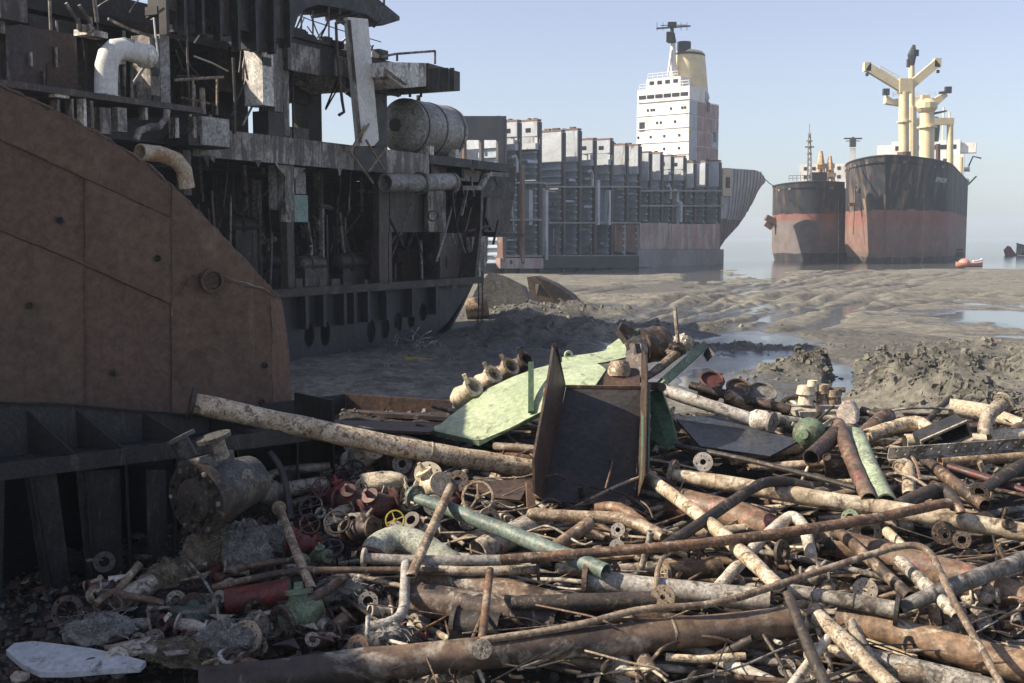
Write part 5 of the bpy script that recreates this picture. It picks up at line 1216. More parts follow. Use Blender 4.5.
def handwheel(label, q, nrm, rpx, mat, spokes=4, root=None):
    p = pt(q) if not isinstance(q, Vector) else q; r = rpx * p.y / FPX if root is None else rpx
    t = root or thing('handwheel', label, 'handwheel', p)
    m, rm = ring_mb(p, nrm, r, r * .10); w = obj('rim', m, M[mat], t, smooth=True)
    for k in range(spokes):
        a = 2 * math.pi * k / spokes + .4; obj('spoke', MB().tube([p, p + (rm @ V((math.cos(a), math.sin(a), 0))) * r], r * .07, 6, False), M[mat], t, smooth=True)
    obj('hub', MB().lathe(p - V(nrm).normalized() * r * .15, nrm, [(0, r * .2), (r * .3, r * .2), (r * .34, r * .1)], 10), M[mat], t, smooth=True)
    return t
def valve(label, q, ax, rpx, mat, stem=(0, 0, 1), wheel=None, fmat=None, name='valve'):
    p = pt(q); r = rpx * p.y / FPX; ax = V(ax).normalized(); fm = M[fmat or mat]
    t = thing(name, label, 'valve', p)
    obj('body', MB().lathe(p, ax, [(-1.5 * r, r * .55), (-1.0 * r, r * .6), (-.6 * r, r * .95), (0, r * 1.1), (.6 * r, r * .95), (1.0 * r, r * .6), (1.5 * r, r * .55)], 20), M[mat], t, smooth=True)
    for s in (-1, 1): flange(t, p + ax * s * 1.55 * r, ax * s, r * 1.0, fm, .5)
    sd = V(stem).normalized()
    obj('bonnet', MB().lathe(p, sd, [(.6 * r, r * .6), (1.25 * r, r * .5), (1.3 * r, r * .75), (1.5 * r, r * .75), (1.55 * r, r * .3), (2.3 * r, r * .16)], 14), M[mat], t, smooth=True)
    if wheel: handwheel('', p + sd * 2.3 * r, sd, r * .95, wheel, 4, t)
    return t

# ================================================================== hand-placed scrap, left part of the heap
pipe('long thick pale pipe reaching from the brown plate to the steel chute', 'pale', 10.5, [(192, 403, 13.6), (300, 424, 14.0), (420, 448, 14.4), (545, 471, 14.8)], 1.55, 0, name='pipe', fmat='dark', seg=20, collars=(.33, .72))
# big bolted pump/valve chest
pc = P(205, 503, .05); pc = W(198, 499, 11.6)
pv_ = thing('pump_casing', 'big grey bolted pump casing with round end cover leaning on the girder', 'pump', V((pc.x, pc.y, pc.z - .35)))
ax = V((-.50, -.86, -.08)).normalized()
obj('casing', MB().lathe(pc, -ax, [(0, .35), (.12, .355), (.14, .32), (.3, .34), (.42, .31), (.62, .28), (.8, .26), (.82, .15)], 28), M['pumpgrey'], pv_, smooth=True)
cv = obj('end_cover', MB().lathe(pc - ax * .02, ax, [(-.05, .39), (.05, .39), (.055, .31), (.03, .25), (.045, .235), (.10, .22), (.12, .15), (.13, .04)], 30), M['dark'], pv_, smooth=True)
rm = ax.to_track_quat('Z', 'Y').to_matrix()
for k in range(18):
    a = 2 * math.pi * k / 18; d_ = rm @ V((math.cos(a), math.sin(a), 0))
    obj('bolt', MB().lathe(pc + d_ * .335 + ax * .04, ax, [(0, .026), (.024, .026), (.028, .016)], 6), M['dark'] if k % 3 else M['grey'], cv)
for k in range(12):
    a = 2 * math.pi * k / 12 + .2; d_ = rm @ V((math.cos(a), math.sin(a), 0))
    obj('bolt', MB().lathe(pc + d_ * .26 + ax * .04, ax, [(0, .026), (.03, .026)], 6), M['dark'], cv)
obj('centre_nut', MB().lathe(pc + ax * .10, ax, [(0, .09), (.05, .09), (.055, .06)], 6), M['dark'], cv)
tp = V((-.22, .12, .97)).normalized()
b_ = pc + tp * .25 - ax * .22
obj('valve_box', MB().box(b_ + tp * .06, (.52, .34, .2), tp.to_track_quat('Z', 'Y').to_matrix()), M['pumpgrey'], pv_, bevel=.03)
for dx, lean in ((-.2, V((-.45, 0, .9))), (.13, V((-.25, -.1, .95)))):
    n0 = b_ + V((dx, 0, .12)); n1 = n0 + lean.normalized() * .24
    nk = obj('neck', MB().tube([n0, n1], .10, 16, False), M['grey'] if dx > 0 else M['pumpgrey'], pv_, smooth=True)
    flange(pv_, n1, lean, .185, M['pumpgrey'], 0.0, 8, 'cover_flange', .22)
s0 = W(240, 480, 11.9); pipe_ax = V((.8, -.35, .25)).normalized()
obj('side_neck', MB().tube([s0 - pipe_ax * .12, s0 + pipe_ax * .1], .05, 12, False), M['grey'], pv_, smooth=True); flange(pv_, s0 + pipe_ax * .1, pipe_ax, .10, M['grey'], .3, 6)
valve('grey cast valve lying right of the big pump casing', (270, 492, .15), (1, .3, -.15), 12, 'grey', (-.2, -.3, 1))
pipe('thin curved black hose rising behind the pump casing', 'black', 3.4, [(291, 520, .1), (288, 490, .35), (281, 467, .5), (270, 452, .6)], name='hose', bend=True, hollow=False, cat='hose')
pipe('grey horizontal pipe lying behind the red scrap near the girder', 'grey', 4.5, [(263, 478, .1), (285, 470, .2), (330, 466, .2)], bend=True)
pipe('short thick grey pipe under the thin one beside the red scrap', 'grey', 8, [(282, 490, .0), (326, 484, .0)])
pipe('brown rod with flared cap leaning out of the rags', 'tan', 4.6, [(279, 508, .45), (285, 524, .4), (297, 556, .3), (312, 590, .25)], 1.7, 0, name='rod', bend=True, fh=0, cat='rod')
pipe('thin brown pipe curving from the rod foot to the right', 'brown', 5, [(305, 600, .25), (315, 597, .25), (330, 588, .2), (346, 577, .15)], bend=True)
pipe('long thin brown pipe crossing above the red pipe', 'brown', 3.6, [(212, 588, .28), (250, 581, .28), (289, 573, .28), (360, 572, .26), (445, 571, .25)], bend=True)
pipe('thin brown branch-like rod above the grey sacks', 'brown', 3.2, [(238, 570, .2), (262, 563, .3), (300, 560, .25)], bend=True, name='rod', cat='rod')
pipe('bright red pipe with dark open flange near the sacks', 'red', 12.5, [(226, 601, .05), (291, 590, .12)], 0, 1.15, fmat='dark', fh=.72)
# green valve with big flange
gq = P(283, 622, .12); gx = V((-.62, -.75, -.12)).normalized()
gv = thing('valve', 'green cast valve with large brown flange facing left, beside the white bent pipe', 'valve', gq)
rr_ = 18 * gq.y / FPX
obj('body', MB().lathe(gq, -gx, [(0, rr_ * .6), (rr_ * .6, rr_ * .6), (rr_ * .9, rr_ * .95), (rr_ * 1.7, rr_ * 1.0), (rr_ * 2.4, rr_ * .7), (rr_ * 2.7, rr_ * .5)], 20), M['valvegreen'], gv, smooth=True)
flange(gv, gq, gx, rr_ * 1.02, M['brown'], .46, 8)
obj('bonnet', MB().lathe(gq - gx * rr_ * 1.3, V((-.1, .2, 1)), [(.4 * rr_, rr_ * .7), (1.1 * rr_, rr_ * .6), (1.15 * rr_, rr_ * .85), (1.35 * rr_, rr_ * .85), (1.4 * rr_, rr_ * .3), (1.8 * rr_, rr_ * .25)], 14), M['valvegreen'], gv, smooth=True)
for k in range(8):
    a = 2 * math.pi * k / 8; d_ = gx.to_track_quat('Z', 'Y').to_matrix() @ V((math.cos(a), math.sin(a), 0))
    obj('bolt', MB().lathe(gq + d_ * rr_ * .74 + gx * .03, gx, [(0, .02), (.02, .02)], 6), M['dark'], gv)
lone_flange('pale flange ring leaning left of the green valve', (247, 637, .1), (-.4, -.9, .2), 17, 'pale', .62, 8)
lone_flange('grey flange ring tucked behind the pale ring beside the green valve', (257, 627, .05), (-.4, -.9, .2), 16, 'grey', .6, 8)
# white bent pipe with branch
pipe('white horizontal pipe whose round flange faces left, above the bent one', 'white', 5.5, [(364, 558, .32), (400, 560, .32), (452, 561, .30), (500, 560, .28)], 1.9, 0, fh=.35)
pipe('white pipe hanging down and bending left from the horizontal one', 'white', 5.6, [(406, 563, .3), (405, 590, .22), (404, 612, .16), (396, 622, .14), (380, 626, .13), (369, 627, .12)], bend=True)
pipe('tiny white stub standing on the bent white pipe end', 'white', 2.4, [(368, 616, .3), (367, 642, .12)])
lone_flange('pink-brown flange disc with five bolt holes left of the bottom pipe', (358, 646, .2), (-.15, -.95, .25), 11.5, 'redpipe', .40, 5)
# pale olive elbow
pipe('fat pale olive elbow pipe under the yellow handwheel', 'olive', 14, [(372, 556, .1), (378, 546, .14), (394, 538, .16), (415, 542, .14), (438, 556, .05), (452, 566, 0)], 1.15, 0, name='elbow_pipe', bend=True, fmat='dkred', fh=.7)
handwheel('yellow handwheel standing above the olive elbow', (395, 520, .25), (-.1, -.95, .3), 9.5, 'yellow', 4)
for lab, q, nr, rp, mt in (('black handwheel leaning in the red scrap heap, below the red bonnet', (337, 522, .2), (.1, -.75, .66), 12.5, 'dark'), ('dark handwheel lying left of the other one in the red scrap', (311, 507, .2), (-.2, -.7, .68), 12, 'black'),
                           ('small red handwheel near the thick grey pipe', (321, 487, .2), (-.3, -.85, .4), 9.5, 'dkred'), ('red handwheel half buried below the dark handwheels', (310, 524, .1), (.3, -.8, .5), 10, 'dkred'),
                           ('black handwheel half hidden at bottom of the red scrap', (331, 548, .2), (0, -.5, .86), 12, 'black'), ('beige handwheel leaning below the pale flange, near the teal pipe', (478, 497, .2), (-.1, -.92, .38), 15.5, 'tan'), ('black handwheel in the shade behind the pale fibre bundle', (352, 470, .15), (-.2, -.6, .75), 12, 'black')):
    handwheel(lab, q, nr, rp, mt, 5 if 'beige' in lab else 4)
for lab, q, axx, rp, mt in (('dark red valve with round bonnet in the middle of the handwheels', (352, 500, .1), (.9, -.3, .1), 11, 'dkred'), ('dark red valve lying below the pale fibre bundle', (378, 505, .08), (.8, .4, .2), 12, 'dkred'), ('rusty valve lying under the black handwheel', (360, 530, .05), (.7, -.5, .2), 12, 'brown'),
                            ('bright red bonnet valve in front of the dark handwheels', (340, 492, .12), (.6, -.6, .4), 8, 'red'), ('red valve half buried under the thin brown rod', (303, 545, .05), (.9, -.2, .1), 10, 'red'), ('white round valve body under the long pale pipe', (362, 455, .2), (.6, -.6, .5), 13, 'white'),
                            ('cream valve with flange near the teal pipe end', (432, 486, .15), (.5, -.8, .3), 12, 'cream'), ('dark valve in shade under the long pale pipe', (390, 460, .12), (.5, -.8, .2), 12, 'dark'), ('small green valve lying below the red valve', (322, 556, .12), (.6, -.7, .2), 7, 'valvegreen')):
    valve(lab, q, axx, rp, mt, (PR.uniform(-.5, .5), PR.uniform(-.7, .1), .8))
lone_flange('round dark flange with bolt holes above the beige handwheel', (458, 481, .25), (-.15, -.9, .4), 11, 'brown', .38, 6)
lone_flange('pale bolted flange plate beside the cream valve', (428, 474, .2), (.1, -.7, .7), 14, 'cream', .4, 6)
lone_flange('grey flange hanging under the long pale pipe, near chute side', (402, 464, .2), (.2, -.9, .3), 10, 'grey', .4, 6)
# fibre bundle and cloth
def rag(label, q, sx, sy, sz, mat, seed, name='sack', cat='sack', amp=.32):
    p = pt(q); t = thing(name, label, cat, p); obj('cloth', blob(p, sx, sy, sz, seed, 30, amp, .35), M[mat], t, smooth=True)
    rr = random.Random(seed); m = MB()
    for _ in range(110):
        a = rr.uniform(0, 6.28); e = rr.uniform(.1, 1.4); c0 = p + V((sx * math.cos(e) * math.cos(a), sy * math.cos(e) * math.sin(a), sz * math.sin(e)))
        d0 = V((rr.uniform(-1, 1), rr.uniform(-1, 1), rr.uniform(-.6, .4))) * .09; m.tube([c0, c0 + d0 + V((0, 0, .02)), c0 + d0 * 1.9], .004, 3, False)
    tag(obj('frayed_threads', m, M[mat], t), kind='stuff'); return t
rag('large grey crumpled sack below the pump casing', (243, 556, .05), .30, .28, .34, 'rag', 1)
rag('tan folded sack lying left of the grey one', (208, 556, .06), .24, .22, .26, 'rag2', 2)
rag('small grey rag under the brown rod', (272, 542, .03), .2, .2, .16, 'rag', 3, 'rag', 'rag')
rag('grey fibrous rag bundle by the pale flange ring, bottom left', (228, 645, .0), .30, .24, .20, 'rag', 4, 'rag', 'rag')
rag('grey rag bundle lying in front of the white bent pipe', (385, 640, -.02), .3, .2, .16, 'rag', 5, 'rag', 'rag')
rag('crumpled grey cloth draped over the leaning flange, far left', (100, 632, .05), .3, .2, .16, 'rag', 6, 'rag', 'rag')
rag('yellowish wad of insulation left of the tan sack', (168, 578, .08), .2, .2, .17, 'rag2', 7, 'insulation', 'insulation')
rag('pale grey crumpled plastic under the long white slab edge', (345, 590, .0), .28, .2, .14, 'rag', 8, 'plastic_sheet', 'plastic')
rag('dirty cloth heap beside the flange rings, bottom left corner', (190, 655, -.05), .4, .25, .14, 'rag2', 9, 'rag', 'rag')
fb_ = thing('fibre_bundle', 'bleached frayed fibre bundle lying among the red valves', 'fibre', pt((383, 482, .15)))
r9 = random.Random(9); c9 = pt((383, 482, .2)); m = MB()
for k in range(90):
    a = c9 + V((r9.uniform(-.3, .28), r9.uniform(-.1, .1), r9.uniform(-.08, .08))); b = a + V((r9.uniform(-.05, .08), r9.uniform(-.1, .02), r9.uniform(-.16, -.05))); m.tube([a, a.lerp(b, .5) + V((r9.uniform(-.03, .03), -.02, .02)), b], .008, 4, False)
tag(obj('strand_mass', m, M['fibre'], fb_), kind='stuff'); obj('core', blob(c9, .32, .14, .12, 12, 12, .3, .9), M['fibre'], fb_, smooth=True)
# far left
pipe('dark flange pipe leaning in front of the girder bay, far left', 'grey', 10, [(115, 603, .12), (152, 582, .14)], 0, 0)
lone_flange('rusty flange ring standing at the foot of the girder, far left', (68, 612, .1), (-.1, -.95, .25), 17, 'brown', .68, 6)
pipe('brown bent rod over the grey leaning pipe, far left', 'brown', 4, [(95, 604, .2), (115, 590, .22), (122, 596, .2), (150, 600, .15), (164, 604, .1)], bend=True, name='rod', cat='rod')
pipe('short rod sticking up beside the insulation wad', 'tan', 4, [(118, 590, .22), (140, 563, .4)], name='rod', cat='rod')
pipe('thin pale cable hanging down beside the green tub', 'grey', 1.6, [(187, 560, .3), (205, 580, .3), (216, 600, .25), (219, 622, .2)], bend=True, hollow=False, name='cable', cat='cable')
tq_ = P(196, 614, -.1)
tb2 = thing('tub', 'dull green round tub half buried below the red pipe', 'tub', tq_)
obj('wall', MB().tube([tq_ - V((0, 0, .12)), tq_ + V((0, 0, .10))], .25, 20, True, wall=.06), M['teal'], tb2, smooth=True); flange(tb2, tq_ + V((0, 0, .11)), (0, 0, 1), .28, M['grey'], .86, 6, 'rim', .1)
sl = [P(x, y, .06) for x, y in ((6, 650), (14, 643), (34, 641), (60, 644), (90, 648), (120, 654), (146, 661), (140, 667), (105, 669), (70, 672), (40, 672), (22, 664))]
tag(obj('broken_board', MB().prism(sl, (0, 0, -.05)), M['slab'], None, loc=sl[0]), 'white broken board lying in the bottom left corner', 'board')
sl = [P(x, y, .05) for x, y in ((104, 646), (160, 634), (150, 650), (120, 656))]
tag(obj('broken_board', MB().prism(sl, (0, 0, -.03)), M['grey'], None, loc=sl[0]), 'thin grey torn board behind the white broken one', 'board')
sl = [P(x, y, .08) for x, y in ((155, 671), (170, 666), (176, 671), (160, 678))]
tag(obj('stone', blob(P(20, 678, .03), .08, .08, .06, 31, 8), M['stone'], None, loc=sl[0]), 'small pale stone below the white broken board', 'stone')

# ================================================================== green curved sheet, chute and machinery on top of the heap
def resample(pts, n):
    P3 = [W(*q) for q in pts]; L = [0]
    for a, b in zip(P3[:-1], P3[1:]): L.append(L[-1] + (b - a).length)
    out = []
    for i in range(n):
        s = L[-1] * i / (n - 1); j = max(k for k in range(len(L)) if L[k] <= s + 1e-9); j = min(j, len(P3) - 2)
        out.append(P3[j].lerp(P3[j + 1], (s - L[j]) / (L[j + 1] - L[j])))
    return out
def sheet_mb(lo, up, n, m, bulge, th):
    a = resample(lo, n); b = resample(up, n); rows = []
    for j in range(m + 1):
        f = j / m; rows.append([p.lerp(q, f) + V((0, 0, bulge * math.sin(math.pi * f))) for p, q in zip(a, b)])
    mb = MB(); vs = [p for r_ in rows for p in r_]; k = len(vs); vs2 = [p - V((0, -.3 * th, th)) for p in vs]; fs = []
    for j in range(m):
        for i in range(n - 1):
            q = (j * n + i, j * n + i + 1, (j + 1) * n + i + 1, (j + 1) * n + i); fs += [q, tuple(x + k for x in reversed(q))]
    bd = [i for i in range(n)] + [(j + 1) * n + n - 1 for j in range(m)] + [m * n + i for i in range(n - 2, -1, -1)] + [j * n for j in range(m - 1, 0, -1)]
    for x, y in zip(bd, bd[1:] + bd[:1]): fs.append((x, y, y + k, x + k))
    return mb.add(vs + vs2, fs)
gs = thing('curved_sheet', 'pale green curved steel sheet lying across the top of the heap, behind the chute', 'steel sheet', W(510, 420, 16))
lo = [(434, 431, 16.0), (456, 436, 15.7), (479, 441, 15.4), (510, 428, 15.4), (542, 411, 15.5), (570, 399, 15.6), (594, 387, 15.7), (606, 369.5, 16.3)]
up = [(434.5, 429, 16.05), (451, 415, 16.25), (470, 401, 16.5), (489, 388, 16.7), (512, 377, 16.9), (535, 368.5, 17.1), (562, 362, 17.2), (588, 364, 17.0)]
obj('sheet', sheet_mb(lo, up, 26, 6, .05, .03), M['green'], gs, smooth=True)
obj('upper_strip', sheet_mb([(562, 362.5, 17.2), (590, 364.5, 17.0), (610, 361, 17.1), (626, 357, 17.2)], [(562, 357, 17.4), (590, 353.5, 17.5), (608, 350, 17.6), (626, 341, 17.7)], 12, 3, .0, .03), M['green'], gs, smooth=True)
obj('torn_lip', sheet_mb([(606, 350, 17.6), (616, 348, 17.6), (627, 346, 17.6)], [(609, 346, 17.8), (619, 338, 17.8), (626, 336, 17.8)], 6, 2, .03, .02), M['green'], gs)
obj('edge_skirt', MB().prism([W(434, 431, 15.98), W(456, 436, 15.68), W(479, 441.5, 15.38), W(542, 412, 15.48), W(542, 416, 15.48), W(479, 446, 15.36), W(434, 434, 15.98)], (.02, .05, .0)), M['dkgreen'], gs)
obj('lifting_eye', ring_mb(W(568.5, 355, 17.4), (.2, -1, .1), .055, .018, 14)[0], M['green'], gs, smooth=True)
obj('inner_stay', MB().bar(W(531, 363, 16.4), W(531, 412, 15.5), .08, .05), M['dkgreen'], gs)
obj('inner_stay', MB().bar(W(546, 390, 15.9), W(547, 402, 15.5), .07, .05), M['yellow'], gs)

chd = thing('steel_chute', 'dark open steel chute with tall left wing, tilted towards the camera', 'chute', W(590, 505, 13.7))
fl = [W(566, 387, 15.4), W(641, 388, 15.4), W(634, 506, 13.7), W(543, 501, 13.55)]
nrm = (fl[1] - fl[0]).cross(fl[3] - fl[0]).normalized()
if nrm.z < 0: nrm = -nrm
obj('chute_floor', MB().prism(fl, -nrm * .03), M['chute'], chd)
lw = [(566, 386, 15.4), (544, 500, 13.56), (535, 492, 13.0), (534.5, 457, 12.95), (543, 411, 13.65), (551, 366, 14.4), (554, 345, 14.65), (557.5, 346, 14.7)]
wp_ = [W(*q) for q in lw]; obj('left_wing', MB().prism(wp_, V((-.028, .01, .0))), M['wing'], chd)
rw = [W(641, 389, 15.4), W(641.5, 350, 15.15), W(645, 352, 15.1), W(647, 372, 14.7), W(644.5, 476, 13.35), W(635, 507, 13.68)]
obj('right_wing', MB().prism(rw, V((.02, .012, 0))), M['wing'], chd)
obj('wing_stiffener', MB().prism([W(641.5, 392, 14.8), W(648.5, 384, 14.75), W(647.5, 470, 13.5), W(640.5, 484, 13.55)], V((.03, .03, 0))), M['dkgreen'], chd)
obj('top_lip', MB().bar(fl[0] + nrm * .01, fl[1] + nrm * .01, .06, .04), M['brown'], chd)
obj('pivot_lug', MB().box(W(651, 386, 15.2), (.26, .1, .1)).lathe(W(661, 387, 15.15), (0, -1, .1), [(0, .06), (.1, .06)], 10), M['wing'], chd)
obj('wing_tip', MB().box(W(554.5, 346, 14.65), (.05, .05, .06)), M['dark'], chd)
obj('foot_bracket', MB().bar(W(530, 482, 13.5), W(531, 507, 13.4), .1, .1), M['redpipe'], chd)
obj('underframe', MB().prism([W(566, 392, 15.45), W(640, 392, 15.45), W(640, 420, 15.6), W(566, 420, 15.6)], (0, .3, -.4)), M['dark'], chd)

# rusty drum with fittings
dr = W(650, 345, 17.5); da = V((.80, .58, .08)).normalized()
dt = thing('rusty_drum', 'rust-orange drum on top of the heap behind the chute', 'drum', dr)
obj('shell', MB().lathe(dr - da * .22, da, [(0, .1), (0, .27), (.04, .285), (.10, .27), (.30, .27), (.34, .285), (.38, .27), (.48, .26), (.50, .1)], 24), M['brown'], dt, smooth=True)
flange(dt, dr - da * .24, -da, .2, M['brown'], .4, 6, 'end_flange')
mc = thing('machine_bracket', 'tangle of hinge plates and small blocks left of the rusty drum', 'bracket', W(630, 350, 17))
obj('hinge_plate', MB().prism([W(624, 343, 17.1), W(633, 336, 17.1), W(641, 343, 17.1), W(642, 354, 17.0), W(636, 357, 17.0), W(628, 352, 17.0)], (.1, .06, 0)), M['grey'], mc)
flange(mc, W(632, 346, 17.0), (-.3, -.9, .1), .09, M['brown'], .5, 6)
obj('rust_block', MB().bar(W(619, 331, 17.3), W(627, 342, 17.2), .10, .09), M['brown'], mc); obj('dark_block', MB().box(W(626, 329, 17.4), (.22, .2, .12), Matrix.Rotation(.5, 3, 'Y')), M['dark'], mc)
obj('strut', MB().prism([W(625, 354, 16.8), W(635, 344, 16.8), W(641, 378, 16.4), W(632, 372, 16.5)], (.08, .08, 0)), M['dark'], mc)
obj('green_block', MB().box(W(634, 334, 17.4), (.14, .14, .12)), M['valvegreen'], mc)
obj('rust_cone', MB().lathe(W(619, 377, 16.2), (.05, .2, 1), [(0, .17), (.1, .17), (.22, .13), (.24, .04)], 16), M['tan'], mc, smooth=True)
obj('inner_box', MB().prism([W(596, 386, 15.9), W(608, 372, 16.2), W(640, 372, 16.2), W(640, 387, 15.8)], (0, .5, .0)), M['wing'], mc)
obj('rust_side', MB().prism([W(626, 357, 16.6), W(645, 352, 16.4), W(645, 386, 15.9), W(628, 374, 16.3)], (.05, .1, 0)), M['brown'], mc)
pipe('slim upright post rising beside the green beam', 'tan', 2.2, [(675, 308, 16.6), (678, 343, 16.4)], name='post', hollow=False, cat='post', seg=8)
ib = thing('channel_beam', 'green steel channel beam pointing up right of the drum', 'beam', W(664, 386, 15.9))
a, b = W(662, 388, 15.9), W(703, 351, 17.0); d_ = (b - a).normalized(); sd = V((.60, -.35, .6)); sd = (sd - d_ * sd.dot(d_)).normalized(); n2 = d_.cross(sd)
obj('web', MB().prism([a - sd * .12, a + sd * .12, a + sd * .12 + n2 * .015, a - sd * .12 + n2 * .015], b - a), M['dkgreen'], ib)
for s in (-1, 1): obj('beam_flange', MB().prism([a + sd * s * .12, a + sd * s * .135, a + sd * s * .135 - n2 * .11, a + sd * s * .12 - n2 * .11], b - a), M['valvegreen'] if s > 0 else M['dkgreen'], ib)
obj('inner_bar', MB().tube([a - n2 * .05 + sd * .03, b - n2 * .05 + sd * .03], .025, 8, False), M['greenpipe'], ib)
obj('end_plate', MB().prism([W(703, 354, 16.9), W(709, 347, 16.9), W(715, 354, 16.8), W(707, 362, 16.8)], (.03, .1, 0)), M['dark'], ib)
pipe('rusty scaled pipe lying along the green channel beam', 'tan', 5, [(646, 378, 16.3), (668, 360, 16.7), (690, 341, 17.2)], jit=.12)
tag(obj('scrap_lump', blob(W(683, 343, 17.1), .13, .1, .12, 41, 10, .5, .9), M['white'], None, smooth=True, loc=W(683, 343, 17.1)), 'white crusted lump at foot of the slim post', 'scrap lump')
tag(obj('scrap_lump', blob(W(676, 349, 16.9), .14, .1, .1, 42, 10, .5, .9), M['brown'], None, smooth=True, loc=W(676, 349, 16.9)), 'rusty lump below the slim post', 'scrap lump')
gpl = [W(649, 392, 15.3), W(661, 388, 15.2), W(672, 420, 14.9), (W(678, 446, 14.6)), W(668, 450, 14.6), W(652, 440, 14.8)]
tag(obj('bent_plate', MB().prism(gpl, (.03, .12, .0)), M['dkgreen'], None, loc=gpl[0]), 'dark green bent plate just right of the chute', 'steel plate')
# four pale nozzles left of the sheet
for i, (px, py, lab) in enumerate(((474, 386, 'nearest pale pump nozzle of the row behind the green sheet'), (494, 374, 'second pale pump nozzle of the row behind the green sheet'), (511, 366, 'third pale pump nozzle of the row behind the green sheet'), (527, 359, 'farthest brown pump nozzle of the row behind the green sheet'))):
    c_ = W(px, py, 16.6 + i * .35); ax_ = V((.55, -.55, .62)).normalized(); r_ = .155
    t = thing('pump_nozzle', lab, 'nozzle', c_ - V((0, 0, .3)))
    mt = ['cream', 'pale', 'tan', 'brown'][i]
    obj('nozzle_body', MB().lathe(c_ - ax_ * .42, ax_, [(-.05, .05), (0, .16), (.12, .19), (.25, .14), (.34, .125), (.36, r_), (.42, r_), (.425, .105), (.2, .10)], 20, False), M[mt], t, smooth=True)
    obj('nozzle_ear', MB().box(c_ + V((-.12, .02, .10)), (.06, .06, .16), Matrix.Rotation(-.4, 3, 'Y')), M[mt], t)
    obj('nozzle_foot', MB().bar(c_ - ax_ * .35, c_ - ax_ * .35 - V((.05, 0, .35)), .12, .12), M[mt], t)

